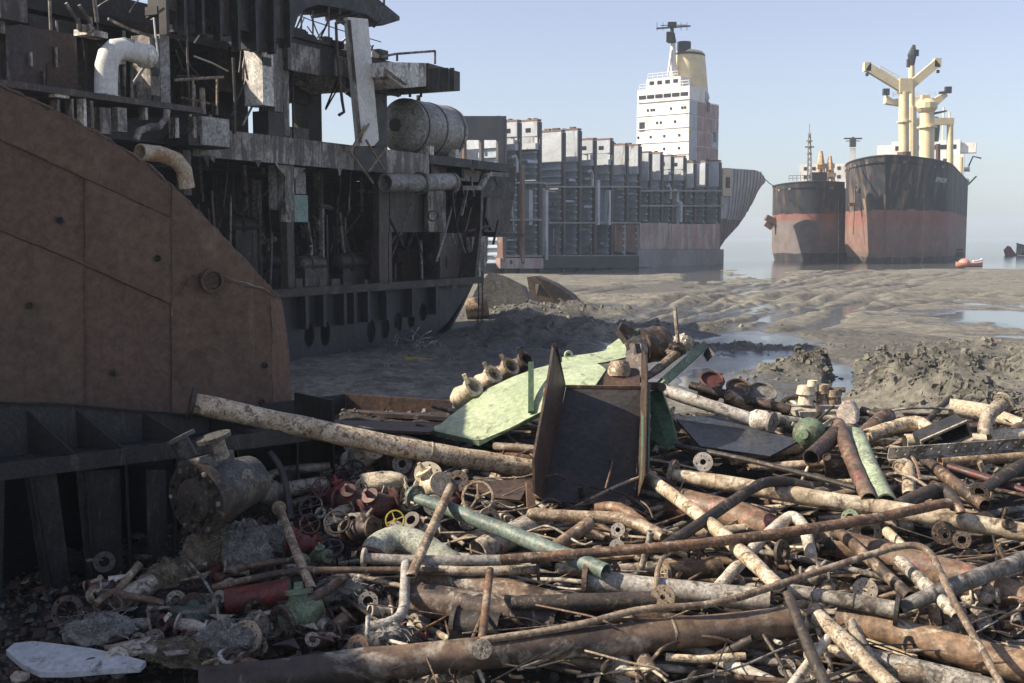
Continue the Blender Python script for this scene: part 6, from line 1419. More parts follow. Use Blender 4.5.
# ================================================================== hand-placed scrap, middle and right
B_ = [
 ('thick brown pipe with lime patches along the bottom edge of the picture', 'bigbrown', 16.5, [(200, 684, .12), (400, 663, .13), (600, 643, .13), (797, 621, .14)], 0, 0, {'seg': 24, 'collars': (.81,)}),
 ('thick brown pipe at the bottom right, behind the pale leaning one', 'bigbrown', 16, [(838, 617, .08), (940, 644, .08), (1060, 676, .08)], 0, 0, {'seg': 22}),
 ('long thin rusty pipe with curled right end crossing the middle', 'orange', 5.2, [(500, 560, .42), (600, 554, .44), (711, 545, .48), (827, 529, .5), (900, 516, .5), (947, 504, .5), (957, 506, .48), (961, 513, .44)], 0, 0, {'bend': True}),
 ('thin bent rod that rises, bends and drops at the bottom right', 'tan', 3.8, [(480, 641, .30), (540, 634, .3), (590, 626, .32), (640, 612, .36), (715, 610, .36), (786, 587, .45), (865, 561, .55), (905, 549, .6), (928, 552, .6), (940, 575, .55), (951, 599, .5), (975, 640, .42), (1004, 690, .3)], 0, 0, {'bend': True, 'name': 'rod', 'cat': 'rod'}),
 ('long pale pipe with left flange crossing the right half', 'pale', 9, [(673, 474, .25), (767, 490, .28), (900, 510, .28), (1040, 535, .26)], 1.75, 0, {'fmat': 'tan'}),
 ('pale pipe slanting down to the right from the chute foot', 'pale', 7, [(634, 468, .1), (662, 490, .25), (715, 531, .36), (778, 586, .42)], 0, 0, {}),
 ('dark brown bent pipe crossing over the pale slanting one', 'dark', 5.6, [(664, 547, .40), (707, 519, .42), (752, 488, .46), (766, 482, .46), (785, 481, .42), (812, 487, .34)], 0, 0, {'bend': True}),
 ('pale pipe bent like a crook beside the bolted disc', 'white', 6.2, [(718, 588, .2), (756, 546, .3), (784, 520, .38), (794, 517, .4), (803, 525, .38), (808, 540, .32), (811, 556, .26)], 0, 0, {'bend': True}),
 ('whitewashed pipe with rusty left flange in front of the crossing rods', 'white', 11.5, [(586, 581, .2), (640, 586, .2), (700, 592, .2), (770, 600, .2)], 1.75, 0, {'fmat': 'brown', 'seg': 20}),
 ('black pipe with open left end in the front centre', 'dark', 9, [(511, 603, .26), (580, 602, .27), (662, 600, .28)], 0, 0, {}),
 ('dark valve pipe with end flange under the bent rod', 'grey', 8.5, [(788, 590, .30), (840, 599, .31), (897, 610, .31)], 0, 1.9, {'fmat': 'dark', 'collars': (.2, .55, .8)}),
 ('dark rod with whitish knob leaning over the bottom pipe', 'dark', 6.2, [(788, 593, .55), (800, 625, .46), (812, 655, .4), (828, 690, .33)], 0, 0, {}),
 ('pale broken pipe leaning down over the bottom edge', 'pale', 8.5, [(818, 616, .36), (850, 645, .34), (895, 688, .3)], 0, 0, {}),
 ('short pale pipe crossing under the dark knobbed rod', 'white', 5.2, [(790, 688, .25), (812, 660, .28), (828, 638, .3)], 0, 0, {}),
 ('grey pipe along the bottom right corner', 'grey', 13, [(855, 657, .0), (920, 672, .0), (1000, 694, .0)], 0, 0, {'seg': 20}),
 ('thick pipe with pink stains slanting to the right edge', 'redpipe', 15.5, [(815, 536, .12), (902, 561, .14), (1045, 605, .14)], 0, 0, {'seg': 22}),
 ('grey pipe rising to the right across the pink-stained one', 'grey', 9, [(897, 609, .3), (960, 585, .38), (1040, 555, .42)], 0, 0, {}),
 ('brown pipe slanting down between the pink-stained pipe and the bolted disc', 'brown', 6.2, [(840, 533, .34), (872, 562, .32), (910, 597, .28)], 0, 0, {}),
 ('greyish pipe slanting down across the pink-stained pipe', 'grey', 7.5, [(899, 560, .35), (925, 586, .34), (958, 616, .3)], 0, 0, {}),
 ('thin dark bar crossing in front of the green ball valve', 'dark', 2.8, [(646, 440, .3), (750, 463, .34), (856, 488, .36)], 0, 0, {'name': 'rod', 'cat': 'rod', 'seg': 8}),
 ('brown pipe lying left of the green ball valve', 'tan', 5.2, [(732, 460, .15), (765, 452, .17), (803, 447, .18)], 0, 0, {'bend': True}),
 ('brown pipe just below the one left of the green ball valve', 'tan', 5, [(748, 467, .12), (800, 465, .13), (853, 463, .14)], 0, 0, {}),
 ('pale brown pipe standing steeply beside the green one', 'redpipe', 7.6, [(838, 424, .45), (850, 455, .42), (869, 500, .36)], 0, 0, {'collars': (.5,)}),
 ('pale green pipe leaning beside the steep pale brown one', 'greenpipe', 10.5, [(854, 432, .35), (868, 468, .34), (886, 504, .3)], 0, 0, {'seg': 20}),
 ('short dark brown pipe with open end under the green ball valve', 'brown', 8.5, [(836, 434, .42), (811, 458, .38)], 0, 0, {'fh': .6}),
 ('brown pipe stub with green-edged opening behind the steep pipes', 'brown', 8.5, [(862, 434, .25), (888, 416, .3)], 0, 0, {}),
 ('white scaled pipe running down from the drum to the white joint', 'white', 6.5, [(662, 389, 15.9), (705, 403, 15.6), (757, 421, 15.4)], 0, 0, {'jit': .05}),
 ('dark mottled pipe right of the white joint', 'grey', 6.5, [(772, 420, 15.5), (800, 424, 15.6)], 0, 0, {}),
 ('pale elbow pipe by the open black box', 'pale', 7, [(867, 436, .3), (890, 428, .34), (914, 422, .36), (926, 426, .34), (936, 443, .26)], 0, 0, {'bend': True}),
 ('pale bent pipe standing up with a flange at the right edge', 'pale', 7, [(985, 437, .25), (985, 424, .4), (990, 413, .5), (1004, 402, .6)], 0, 1.6, {'bend': True, 'fh': .7}),
 ('fat cream pipe lying behind the standing bent pipe', 'cream', 9, [(949, 407, 17.0), (985, 414, 16.8), (1022, 424, 16.5)], 0, 0, {'seg': 18}),
 ('dark pipe bend below the perforated channel', 'dark', 7, [(898, 506, .3), (925, 493, .34), (941, 488, .34), (952, 496, .3), (957, 508, .26)], 0, 0, {'bend': True}),
 ('dark red pipe slanting right below the perforated channel', 'dkred', 5, [(949, 466, .28), (985, 478, .28), (1030, 492, .28)], 0, 0, {}),
 ('dark grey pipe rising to the right edge over the red one', 'dark', 7, [(980, 492, .34), (1000, 478, .38), (1030, 462, .42)], 1.4, 0, {}),
 ('small pale elbow standing right of the leaning green pipe', 'pale', 6.5, [(898, 467, .36), (906, 463, .36), (909, 470, .34), (909, 496, .22)], 0, 0, {'bend': True}),
 ('thin wire loop beside the small pale elbow', 'tan', 1.8, [(890, 446, .4), (905, 449, .42), (916, 462, .4), (920, 480, .3)], 0, 0, {'bend': True, 'hollow': False, 'name': 'wire', 'cat': 'wire', 'seg': 6}),
 ('thin yellowish wire across the small pale elbow', 'tan', 1.8, [(880, 478, .34), (895, 472, .4), (915, 478, .4), (934, 492, .34)], 0, 0, {'bend': True, 'hollow': False, 'name': 'wire', 'cat': 'wire', 'seg': 6}),
 ('thick dark red stained pipe under the long pale flanged one', 'redpipe', 15, [(672, 500, .0), (720, 513, .02), (790, 531, .04)], 0, 0, {'seg': 20}),
 ('teal pipe with flared flange slanting down left of the chute', 'teal', 8, [(415, 497, .3), (470, 517, .34), (540, 545, .36), (606, 572, .36)], 1.7, 0, {'fh': .7}),
 ('yellow-brown rod leaning across the teal pipe', 'tan', 5, [(451, 487, .5), (430, 532, .44), (411, 576, .36)], 0, 0, {'name': 'rod', 'cat': 'rod'}),
 ('brown pipe with a bend just below the chute mouth', 'tan', 6.5, [(528, 513, .3), (570, 516, .32), (617, 516, .33), (640, 524, .33), (664, 537, .3)], 0, 0, {'bend': True}),
 ('second brown pipe curving behind the bend below the chute mouth', 'orange', 6.5, [(594, 510, .22), (612, 507, .26), (630, 514, .26), (655, 536, .2)], 0, 0, {'bend': True}),
 ('short brown pipe slanting up below the chute mouth', 'tan', 7, [(553, 549, .15), (572, 536, .22), (590, 523, .28)], 0, 0, {}),
 ('thin pale pipe with right flange above the big grey pipes', 'pale', 5, [(415, 569, .24), (470, 570, .26), (538, 569, .28)], 0, 2.3, {'fmat': 'dark', 'fh': .4}),
 ('rusty rod hanging down from the thin pale pipe to a bolted disc', 'orange', 4.2, [(490, 570, .42), (486, 605, .36), (482, 640, .3)], 0, 0, {'name': 'rod', 'cat': 'rod'}),
 ('big grey-brown pipe in the front left of the heap', 'bigbrown', 17, [(405, 578, .02), (480, 590, .04), (570, 607, .04)], 0, 0, {'seg': 22}),
 ('big grey-brown pipe with dark flange just above the bottom pipe', 'bigbrown', 17, [(412, 600, .04), (490, 611, .05), (555, 620, .05)], 0, 1.12, {'seg': 22, 'fmat': 'dark', 'fh': .72}),
 ('thick dark pipe with open flange facing left beside the bottom pipe', 'dark', 15, [(455, 623, .04), (500, 628, .04)], 1.25, 0, {'seg': 20, 'fh': .72}),
 ('fat grey pipe running up under the teal pipe', 'grey', 13, [(478, 552, .05), (510, 535, .1), (545, 520, .12)], 0, 0, {'seg': 18}),
 ('white stub pipe under the bottom pipe', 'white', 10, [(622, 652, -.05), (622, 676, -.1)], 0, 0, {}),
 ('pale rod lying under the bottom pipe at centre right', 'pale', 4, [(666, 657, .05), (700, 659, .05), (745, 656, .05)], 0, 0, {}),
 ('brown thick pipe under the bottom pipe at the right', 'brown', 13, [(700, 648, -.1), (770, 645, -.1), (840, 652, -.1)], 0, 0, {'seg': 18}),
 ('cream pipe piece behind the perforated channel', 'cream', 8, [(905, 442, .18), (950, 440, .2), (985, 442, .2)], 0, 0, {}),
 ('fat cream pipe end right of the open black box', 'cream', 9, [(985, 440, .15), (1040, 436, .15)], 0, 0, {'seg': 18}),
 ('brown pipe just below the perforated channel at the right edge', 'tan', 6, [(940, 462, .2), (985, 458, .22), (1040, 455, .24)], 0, 0, {}),
 ('brown pipe slanting down right of the leaning green pipe', 'brown', 6.5, [(925, 460, .2), (950, 480, .22), (985, 506, .22)], 0, 0, {}),
 ('rusty pipe bundle end at the back of the heap, right of the drum', 'brown', 5, [(690, 385, 17.2), (740, 398, 16.9), (790, 410, 16.6)], 0, 0, {}),
 ('curved pale cable arching over the disc in front centre', 'tan', 2.6, [(656, 590, .3), (657, 570, .36), (663, 556, .4), (674, 551, .4), (686, 556, .34)], 0, 0, {'bend': True, 'hollow': False, 'name': 'cable', 'cat': 'cable', 'seg': 8}),
 ('brown flanged pipe under the curved cable', 'brown', 10, [(664, 574, .12), (690, 570, .1), (720, 568, .08)], 1.3, 0, {'fmat': 'tan', 'fh': .25}),
]
for lab, mt, rp, pts, f0, f1, kw in B_:
    pipe(lab, mt, rp, pts, f0, f1, **kw)
NF = (-.25, -.93, .25)
for lab, q, nr, rp, mt, h, nb in (
    ('grey bolted disc hanging in front of the bottom pipe', (482, 649, .33), (.05, -.97, .2), 10.5, 'grey', .16, 6), ('rusty bolted disc in the front centre right of the black pipe', (663, 597, .35), (-.3, -.92, .2), 12.5, 'tan', .22, 6), ('pale bolted disc under the bent rod, right of centre', (865, 590, .32), (-.1, -.85, .5), 12.5, 'pale', .2, 6),
    ('white bolted flange left of the long pale flanged pipe', (703, 462, .35), (-.2, -.95, .2), 10, 'white', .3, 4), ('dark flange with wide bore above the pink-stained pipe', (867, 533, .25), (-.1, -.96, .2), 15, 'dark', .5, 6), ('small green-edged flange behind the long rusty pipe', (850, 518, .3), (-.2, -.9, .3), 9, 'greenpipe', .5, 5),
    ('brown flange with dark bore right of the pink-stained pipe', (944, 533, .2), (-.1, -.95, .2), 12, 'brown', .5, 6), ('dark flange disc behind the crook-shaped pipe', (782, 552, .25), (.7, -.7, .1), 13, 'dark', .4, 6), ('small dark flange under the long thin rusty pipe', (692, 556, .2), (-.1, -.95, .2), 9.5, 'dark', .5, 6),
    ('rusty flange standing behind the whitewashed pipe', (610, 571, .25), (-.2, -.9, .4), 11, 'brown', .3, 6), ('pale flange standing below the chute mouth', (617, 547, .4), (-.1, -.95, .2), 8, 'white', .35, 4), ('grey flange leaning above the pale one below the chute mouth', (618, 530, .36), (-.3, -.8, .5), 7.5, 'grey', .35, 5),
    ('rusty half-hidden flange right of the chute foot', (735, 583, .15), (-.2, -.95, .2), 10, 'tan', .5, 6), ('dark flange ring at the right edge, middle height', (985, 521, .3), (-.2, -.9, .3), 10, 'dark', .5, 6), ('brown flange ring near the dark pipe bend', (962, 540, .28), (-.4, -.85, .3), 9, 'brown', .45, 6)):
    lone_flange(lab, q, nr, rp, mt, h, nb)
# green ball valve, white joint, pump with platform
vq = P(812, 433, .35); vr = 16 * vq.y / FPX
bv = thing('ball_valve', 'pale green round ball valve on top of the heap, left of the steep pipes', 'valve', vq)
obj('body', MB().lathe(vq - V((.06, .06, 0)), V((-.5, -.8, .1)), [(-vr * 1.1, vr * .5), (-vr * .8, vr * .85), (-vr * .2, vr * 1.05), (vr * .3, vr * .95), (vr * .7, vr * .6), (vr * .8, vr * .33), (vr * 1.05, vr * .3), (vr * 1.06, vr * .16)], 22), M['valvegreen'], bv, smooth=True)
for a in range(3):
    an_ = a * 2.1 + .6; obj('lug', MB().bar(vq, vq + V((math.cos(an_) * vr * 1.4, .0, math.sin(an_) * vr * 1.4)), .05, .05), M['greenpipe'], bv)
obj('lever', MB().bar(vq + V((.05, 0, .15)), vq + V((.30, .05, .36)), .03, .02), M['dark'], bv)
jq = W(763, 421, 15.35)
jn = thing('pipe_joint', 'white pipe joint with bored end flange, in the middle of the heap', 'joint', jq)
obj('joint_body', MB().lathe(jq, V((.75, -.6, -.1)), [(-.2, .09), (-.12, .14), (.02, .15), (.08, .11), (.12, .11)], 16), M['white'], jn, smooth=True); flange(jn, jq + V((.75, -.6, -.1)).normalized() * .13, V((.75, -.6, -.1)), .15, M['grey'], .35, 6)
wq2 = W(826, 402, 17.0)
wp2 = thing('bilge_pump', 'pale cast pump base with small posts at the back of the heap', 'pump', wq2)
obj('base_plate', MB().prism([W(785, 407, 16.9), W(800, 402, 17.4), W(850, 403, 17.4), W(843, 411, 16.8), (W(800, 412, 16.7))], (0, 0, -.08)), M['cream'], wp2)
for px, h_, w_ in ((806, .28, .14), (812, .36, .08), (822, .3, .1), (832, .22, .12), (838, .24, .05)):
    p_ = W(px, 404, 17.0); obj('stud', MB().lathe(p_, (0, 0, 1), [(0, w_), (h_ * .5, w_ * .8), (h_ * .55, w_ * 1.1), (h_, w_ * .9)], 10), M['cream'] if px < 815 else M['tan'], wp2, smooth=True)
obj('cross_bar', MB().tube([W(808, 390, 17.0), W(845, 390, 17.0)], .04, 8, False), M['brown'], wp2)
obj('ring', ring_mb(W(800, 409, 16.8), (0, -.5, .85), .28, .04)[0], M['dark'], wp2, smooth=True)
for i, (px, py, rp) in enumerate(((710, 388, 12), (737, 396, 13), (760, 400, 14))):
    c_ = W(px, py, 17.3); t = thing('scrap_bucket', ['small dark red bucket left of two others at the back of the heap', 'dark rusty bucket between two others at the back of the heap', 'dark mud-caked bucket right of two others at the back of the heap'][i], 'bucket', c_)
    obj('bucket_wall', MB().tube([c_ + V((0, .1, -.12)), c_ + V((.02, -.08, .14))], rp * 17 / FPX, 16, True, .03, PR, .08), M[['dkred', 'brown', 'mudcast'][i]], t, smooth=True)
    obj('bucket_rim', ring_mb(c_ + V((.02, -.08, .14)), (0.1, -.55, .83), rp * 17 / FPX, .018)[0], M[['dkred', 'brown', 'mudcast'][i]], t, smooth=True)
sh = [W(674, 416, 15.6), W(716, 416, 15.7), W(800, 440, 15.0), W(770, 456, 14.4), W(700, 446, 14.5)]
tag(obj('steel_sheet', MB().prism(sh, (0, .02, -.03)), M['sheet'], None, loc=sh[0]), 'blue-black flat steel sheet right of the chute', 'steel sheet')
pbp = [W(893, 417, 17.4), W(960, 413, 17.6), W(1040, 424, 17.2), W(1040, 440, 16.8), W(900, 436, 16.9)]
tag(obj('steel_sheet', MB().prism(pbp, (0, .05, -.05)), M['brown'], None, loc=pbp[0]), 'rusty brown steel plate behind the open black box at the right', 'steel plate')
st_ = [W(x, y, d) for x, y, d in ((838, 424, 15.9), (835, 412, 16.2), (842, 401, 16.4), (851, 401, 16.4), (857, 412, 16.2), (856, 424, 15.9))]
tag(obj('stone_slab', MB().prism(st_, (.1, .15, 0)), M['stone'], None, loc=st_[0], bevel=.03), 'pale pinkish slab standing at the top of the steep pipes', 'slab')
# perforated channel
ca, cb = P(888, 454, .45), P(1040, 443, .48)
pcx = thing('perforated_channel', 'dark perforated steel channel lying across the right edge', 'channel', ca)
Lc = (cb - ca).length; hc = .15
pl = plate2d([[(0, 0), (Lc, 0), (Lc, hc), (0, hc)]] + [circ(.018, 8, .1 + k * .115, .045 if k % 2 else .105) for k in range(int(Lc / .115) - 1)], .01)
xa = (cb - ca).normalized(); ya = V((0, -.35, 1)); ya = (ya - xa * ya.dot(xa)).normalized(); za = xa.cross(ya)
m = MB(); m.f = pl.f; m.v = [ca + xa * p.x + ya * (p.y - .06) + za * p.z for p in pl.v]; obj('perforated_web', m, M['grey'], pcx)
obj('channel_flange', MB().prism([ca - ya * .06, ca - ya * .075, ca - ya * .075 + za * .06, ca - ya * .06 + za * .06], cb - ca), M['grey'], pcx)
# open black box
bq = P(941, 434, .4); Rb = Matrix.Rotation(-.42, 3, 'Y') @ Matrix.Rotation(.25, 3, 'X')
ob = thing('open_box', 'small open black steel box frame tilted up near the right edge', 'box', bq)
for c_, s_2 in (((0, 0, .10), (.62, .28, .025)), ((0, 0, -.10), (.62, .28, .025)), ((-.3, 0, 0), (.03, .28, .2)), ((.3, 0, 0), (.03, .28, .2)), ((0, .13, 0), (.6, .02, .2))):
    obj('box_side', MB().box(bq + Rb @ V(c_), s_2, Rb), M['black'], ob)
for c_, s_2 in (((0, -.15, .115), (.66, .03, .03)), ((0, -.15, -.115), (.66, .03, .03)), ((-.32, -.15, 0), (.03, .03, .2)), ((.32, -.15, 0), (.03, .03, .2))):
    obj('frame_bar', MB().box(bq + Rb @ V(c_), s_2, Rb), M['grey'], ob)
obj('inner_knob', MB().lathe(bq + Rb @ V((-.12, .1, 0)), Rb @ V((0, -1, 0)), [(0, .05), (.08, .05), (.09, .03)], 10), M['dark'], ob)
# red-stained box plates under the whitewashed area
for lab, pts, mt in (('reddish torn plate lying below the chute mouth', [(588, 549, .1), (640, 545, .12), (634, 556, .1), (592, 560, .08)], 'redpipe'), ('brown plate edge under the beige handwheel', [(470, 482, .1), (532, 478, .15), (520, 500, .1), (490, 497, .05)], 'wing'), ('dark box opening just above the bottom pipe', [(446, 642, .1), (452, 630, .22), (500, 634, .2), (505, 642, .1)], 'black'), ('small rusty plate behind the white joint', [(770, 436, .2), (800, 432, .25), (806, 440, .2), (778, 446, .2)], 'wing')):
    q = [P(*a_) for a_ in pts]; tag(obj('scrap_plate', MB().prism(q, (0, .02, -.03)), M[mt], None, loc=q[0]), lab, 'steel plate')
for lab, q, axx, rp, mt in (('small pale valve at the right edge below the grey rising pipe', (985, 596, .2), (.8, -.5, .2), 8, 'pale'), ('dark valve left of the dark flange with wide bore', (833, 545, .12), (.9, -.3, .2), 9, 'dark'), ('muddy valve right of the crook-shaped pipe', (815, 575, .2), (.9, -.3, .1), 9, 'grey'), ('dark valve with red stub near the dark red pipe', (972, 492, .2), (.3, -.7, .5), 8, 'dark'), ('brown valve lying under the perforated channel', (905, 492, .12), (.8, -.4, .3), 9, 'brown')):
    valve(lab, q, axx, rp, mt, (PR.uniform(-.5, .5), -.3, .8))

# ================================================================== countless-looking but countable smaller pieces between them
FR = random.Random(77)
COLS = [('rusty brown', 'brown'), ('tan scaled', 'tan'), ('pale muddy', 'pale'), ('grey', 'grey'), ('dark oily', 'dark'), ('orange-rusted', 'orange'), ('whitish', 'white')]
WTS = [5, 5, 5, 5, 5, 1.2, 1]
LM = [(395, 525, 'beside the yellow handwheel'), (478, 500, 'beside the beige handwheel'), (337, 520, 'beside the black handwheel'), (405, 585, 'beside the white bent pipe'), (358, 646, 'near the pink-brown disc'), (482, 648, 'near the hanging grey disc'), (456, 623, 'near the dark open flange, front left'),
      (430, 535, 'under the yellow-brown rod'), (413, 497, 'near the teal pipe flange'), (510, 530, 'under the teal pipe'), (600, 572, 'at the teal pipe end'), (540, 510, 'at the chute foot, left corner'), (590, 520, 'right below the chute mouth'), (640, 500, 'at the chute foot, right corner'), (510, 603, 'at the open end of the black pipe'), (580, 600, 'under the black pipe'), (663, 597, 'near the rusty bolted disc'), (560, 625, 'above the long bottom pipe, centre'), (620, 665, 'below the long bottom pipe, centre'), (520, 675, 'below the long bottom pipe, left'), (740, 660, 'below the long bottom pipe, right'), (720, 615, 'above the long bottom pipe, right'),
      (703, 462, 'near the white bolted flange'), (674, 474, 'at the flange of the long pale pipe'), (740, 490, 'under the dark bent pipe'), (790, 495, 'above the long pale pipe'), (720, 535, 'beside the slanting pale pipe'), (780, 575, 'at the slanting pale pipe foot'), (795, 530, 'inside the crook-shaped pipe'), (735, 440, 'around the blue-black sheet'), (764, 420, 'near the white pipe joint'), (812, 433, 'near the green ball valve'), (735, 400, 'near the buckets'), (826, 400, 'around the pale pump base'), (852, 465, 'at the steep twin pipes'), (885, 500, 'at the green pipe foot'), (867, 533, 'near the wide-bore flange'), (865, 590, 'near the pale bolted disc'), (905, 480, 'near the small pale elbow'), (941, 434, 'around the open black box'), (960, 450, 'at the perforated channel'), (1000, 410, 'near the upright bent pipe, right'), (985, 485, 'by the dark red pipe, right'), (944, 533, 'near the brown flange, right'), (930, 565, 'on the pink-stained pipe'), (1000, 560, 'at the right edge, mid height'), (1000, 610, 'at the right edge below the grey pipe'), (940, 620, 'under the drooping bent rod'), (900, 650, 'around the pale leaning pipe, bottom'), (815, 640, 'beside the dark knobbed rod'), (960, 675, 'in the bottom right corner'), (820, 560, 'between the crook pipe and pink-stained pipe')]
def near_of(x, y):
    return min(LM, key=lambda q: (q[0] - x) ** 2 + (1.4 * (q[1] - y)) ** 2)[2]
n = 0; USED = set()
while n < 470:
    x, y = FR.uniform(330, 1060), FR.uniform(408, 688)
    if y < 425 and x < 640: continue
    if x < 520 and FR.random() < .35: continue
    cw, mt = FR.choices(COLS, WTS)[0]; c = P(x, y, FR.uniform(-.28, .02)); az = FR.gauss(-.10, .45) if FR.random() < .72 else FR.uniform(-1.5, 1.5)
    d_ = V((math.cos(az), math.sin(az), PS * math.sin(az) + FR.uniform(-.14, .14))).normalized(); r = FR.choice((.018, .022, .026, .03, .035, .04, .05, .06, .08)); k = FR.random()
    sz = 'slim ' if r < .032 else 'thick ' if r > .055 else ''
    if k < .58:
        L = FR.uniform(.7, 2.6) if r < .04 else FR.uniform(.6, 1.7); nm, sh_ = ('pipe', sz + 'straight pipe') if r > .023 else ('rod', 'thin rod')
        bw = d_.cross(V((0, 0, 1))) * FR.uniform(-.05, .05) * L + V((0, 0, FR.uniform(-.03, .05) * L))
        pts = [c - d_ * L / 2 + d_ * L * j / 7 + bw * math.sin(math.pi * j / 7) for j in range(8)]
        o = obj(nm, MB().tube(pts, r, 10 if r < .04 else 12, True, .05, FR), M[mt], None, smooth=True, loc=c); cat = nm
    elif k < .74:
        L = FR.uniform(.4, 1.1); up_ = V((FR.uniform(-.3, .3), FR.uniform(-.9, .2), FR.uniform(-.2, .6))).normalized() * FR.uniform(.25, .6)
        pts = smooth_path([c - d_ * L, c - d_ * L * .4, c, c + up_ * .5, c + up_], 2); o = obj('elbow_pipe', MB().tube(pts, r, 10, True, .05, FR), M[mt], None, smooth=True, loc=c); sh_ = sz + 'bent pipe'; cat = 'pipe'
    elif k < .82:
        L = FR.uniform(.5, 1.3); r = max(r, .03); o = thing('flanged_pipe', '', 'pipe', c); pts = [c - d_ * L / 2 + d_ * L * j / 4 for j in range(5)]
        obj('tube', MB().tube(pts, r, 12, True, .03, FR), M[mt], o, smooth=True); flange(o, pts[0], -d_, r * 1.8, M[mt], .5)
        if FR.random() < .5: flange(o, pts[-1], d_, r * 1.8, M[mt], .5)
        sh_ = sz + 'flanged pipe'; cat = 'pipe'
    elif k < .87:
        nr = V((FR.uniform(-.6, .6), -1, FR.uniform(-.1, .8))); o = flange(None, c + V((0, 0, .1)), nr, FR.uniform(.07, .14), M[mt], .5); o.name = 'flange_disc'; sh_ = 'loose flange disc'; cat = 'flange'
    elif k < .93:
        L = FR.uniform(.5, 1.5); s3 = d_.cross(V((0, .3, 1))).normalized(); n3 = d_.cross(s3); a_ = c - d_ * L / 2; b_2 = c + d_ * L / 2; s_3 = FR.uniform(.04, .08)
        o = obj('angle_bar', MB().prism([a_, a_ + s3 * s_3, a_ + s3 * s_3 + n3 * .008, a_ + n3 * .008 + s3 * .008, a_ + s3 * .008 + n3 * s_3, a_ + n3 * s_3], b_2 - a_), M[mt], None, loc=c); sh_ = 'angle iron bar'; cat = 'angle bar'
    else:
        q = []; s3 = d_.cross(V((0, .3, 1))).normalized(); L = FR.uniform(.15, .4)
        lo_ = [c + d_ * (f - .5) * 2 * L + s3 * FR.uniform(.05, .16) + V((0, 0, FR.uniform(0, .1))) for f in (0, .3, .65, 1)]; up2 = [p - s3 * FR.uniform(.15, .35) + V((0, 0, FR.uniform(-.05, .12))) for p in lo_]
        m = MB(); 
        m.add(lo_ + up2 + [p - V((0, 0, .012)) for p in lo_ + up2], [(0, 1, 5, 4), (1, 2, 6, 5), (2, 3, 7, 6), (12, 13, 9, 8), (13, 14, 10, 9), (14, 15, 11, 10), (0, 8, 9, 1), (1, 9, 10, 2), (2, 10, 11, 3), (3, 11, 15, 7), (7, 15, 14, 6), (6, 14, 13, 5), (5, 13, 12, 4), (4, 12, 8, 0)])
        o = obj('torn_sheet', m, M[mt], None, loc=c); sh_ = 'torn sheet scrap'; cat = 'sheet scrap'
    lab = f'{cw} {sh_} {near_of(x, y)}'
    for q_ in sorted(LM, key=lambda q: (q[0] - x) ** 2 + (1.4 * (q[1] - y)) ** 2)[:3]:
        l2 = f'{cw} {sh_} {q_[2]}'
        if l2 not in USED: lab = l2; break
    USED.add(lab)
    tag(o, lab, cat, lab); n += 1
for i in range(120):   # a tangle of thin bent rods and wires over everything
    x, y = FR.uniform(420, 1050), FR.uniform(440, 686); cw, mt = FR.choices(COLS, [5, 4, 2, 4, 6, 3, .5])[0]; c = P(x, y, FR.uniform(-.05, .22)); az = FR.gauss(-.05, .6) if FR.random() < .6 else FR.uniform(-1.6, 1.6)
    d_ = V((math.cos(az), math.sin(az), PS * math.sin(az) + FR.uniform(-.2, .25))).normalized(); L = FR.uniform(.5, 1.9); r = FR.choice((.008, .011, .014, .018)); k2 = V((FR.uniform(-.25, .25), FR.uniform(-.25, .25), FR.uniform(-.12, .2)))
    pts = smooth_path([c - d_ * L / 2, c - d_ * L * .15 + k2 * .6, c + d_ * L * .1 + k2, c + d_ * L * .35 + k2 * FR.uniform(-.2, .6), c + d_ * L / 2 + V((0, 0, FR.uniform(-.2, .05)))], 2)
    o = obj('bent_rod', MB().tube(pts, r, 7, False, .05, FR), M[mt], None, smooth=True, loc=c); lab = f'{cw} thin bent rod {near_of(x, y)}'
    for q_ in sorted(LM, key=lambda q: (q[0] - x) ** 2 + (1.4 * (q[1] - y)) ** 2)[:3]:
        l2 = f'{cw} thin bent rod {q_[2]}'
        if l2 not in USED: lab = l2; break
    USED.add(lab); tag(o, lab, 'rod', lab)
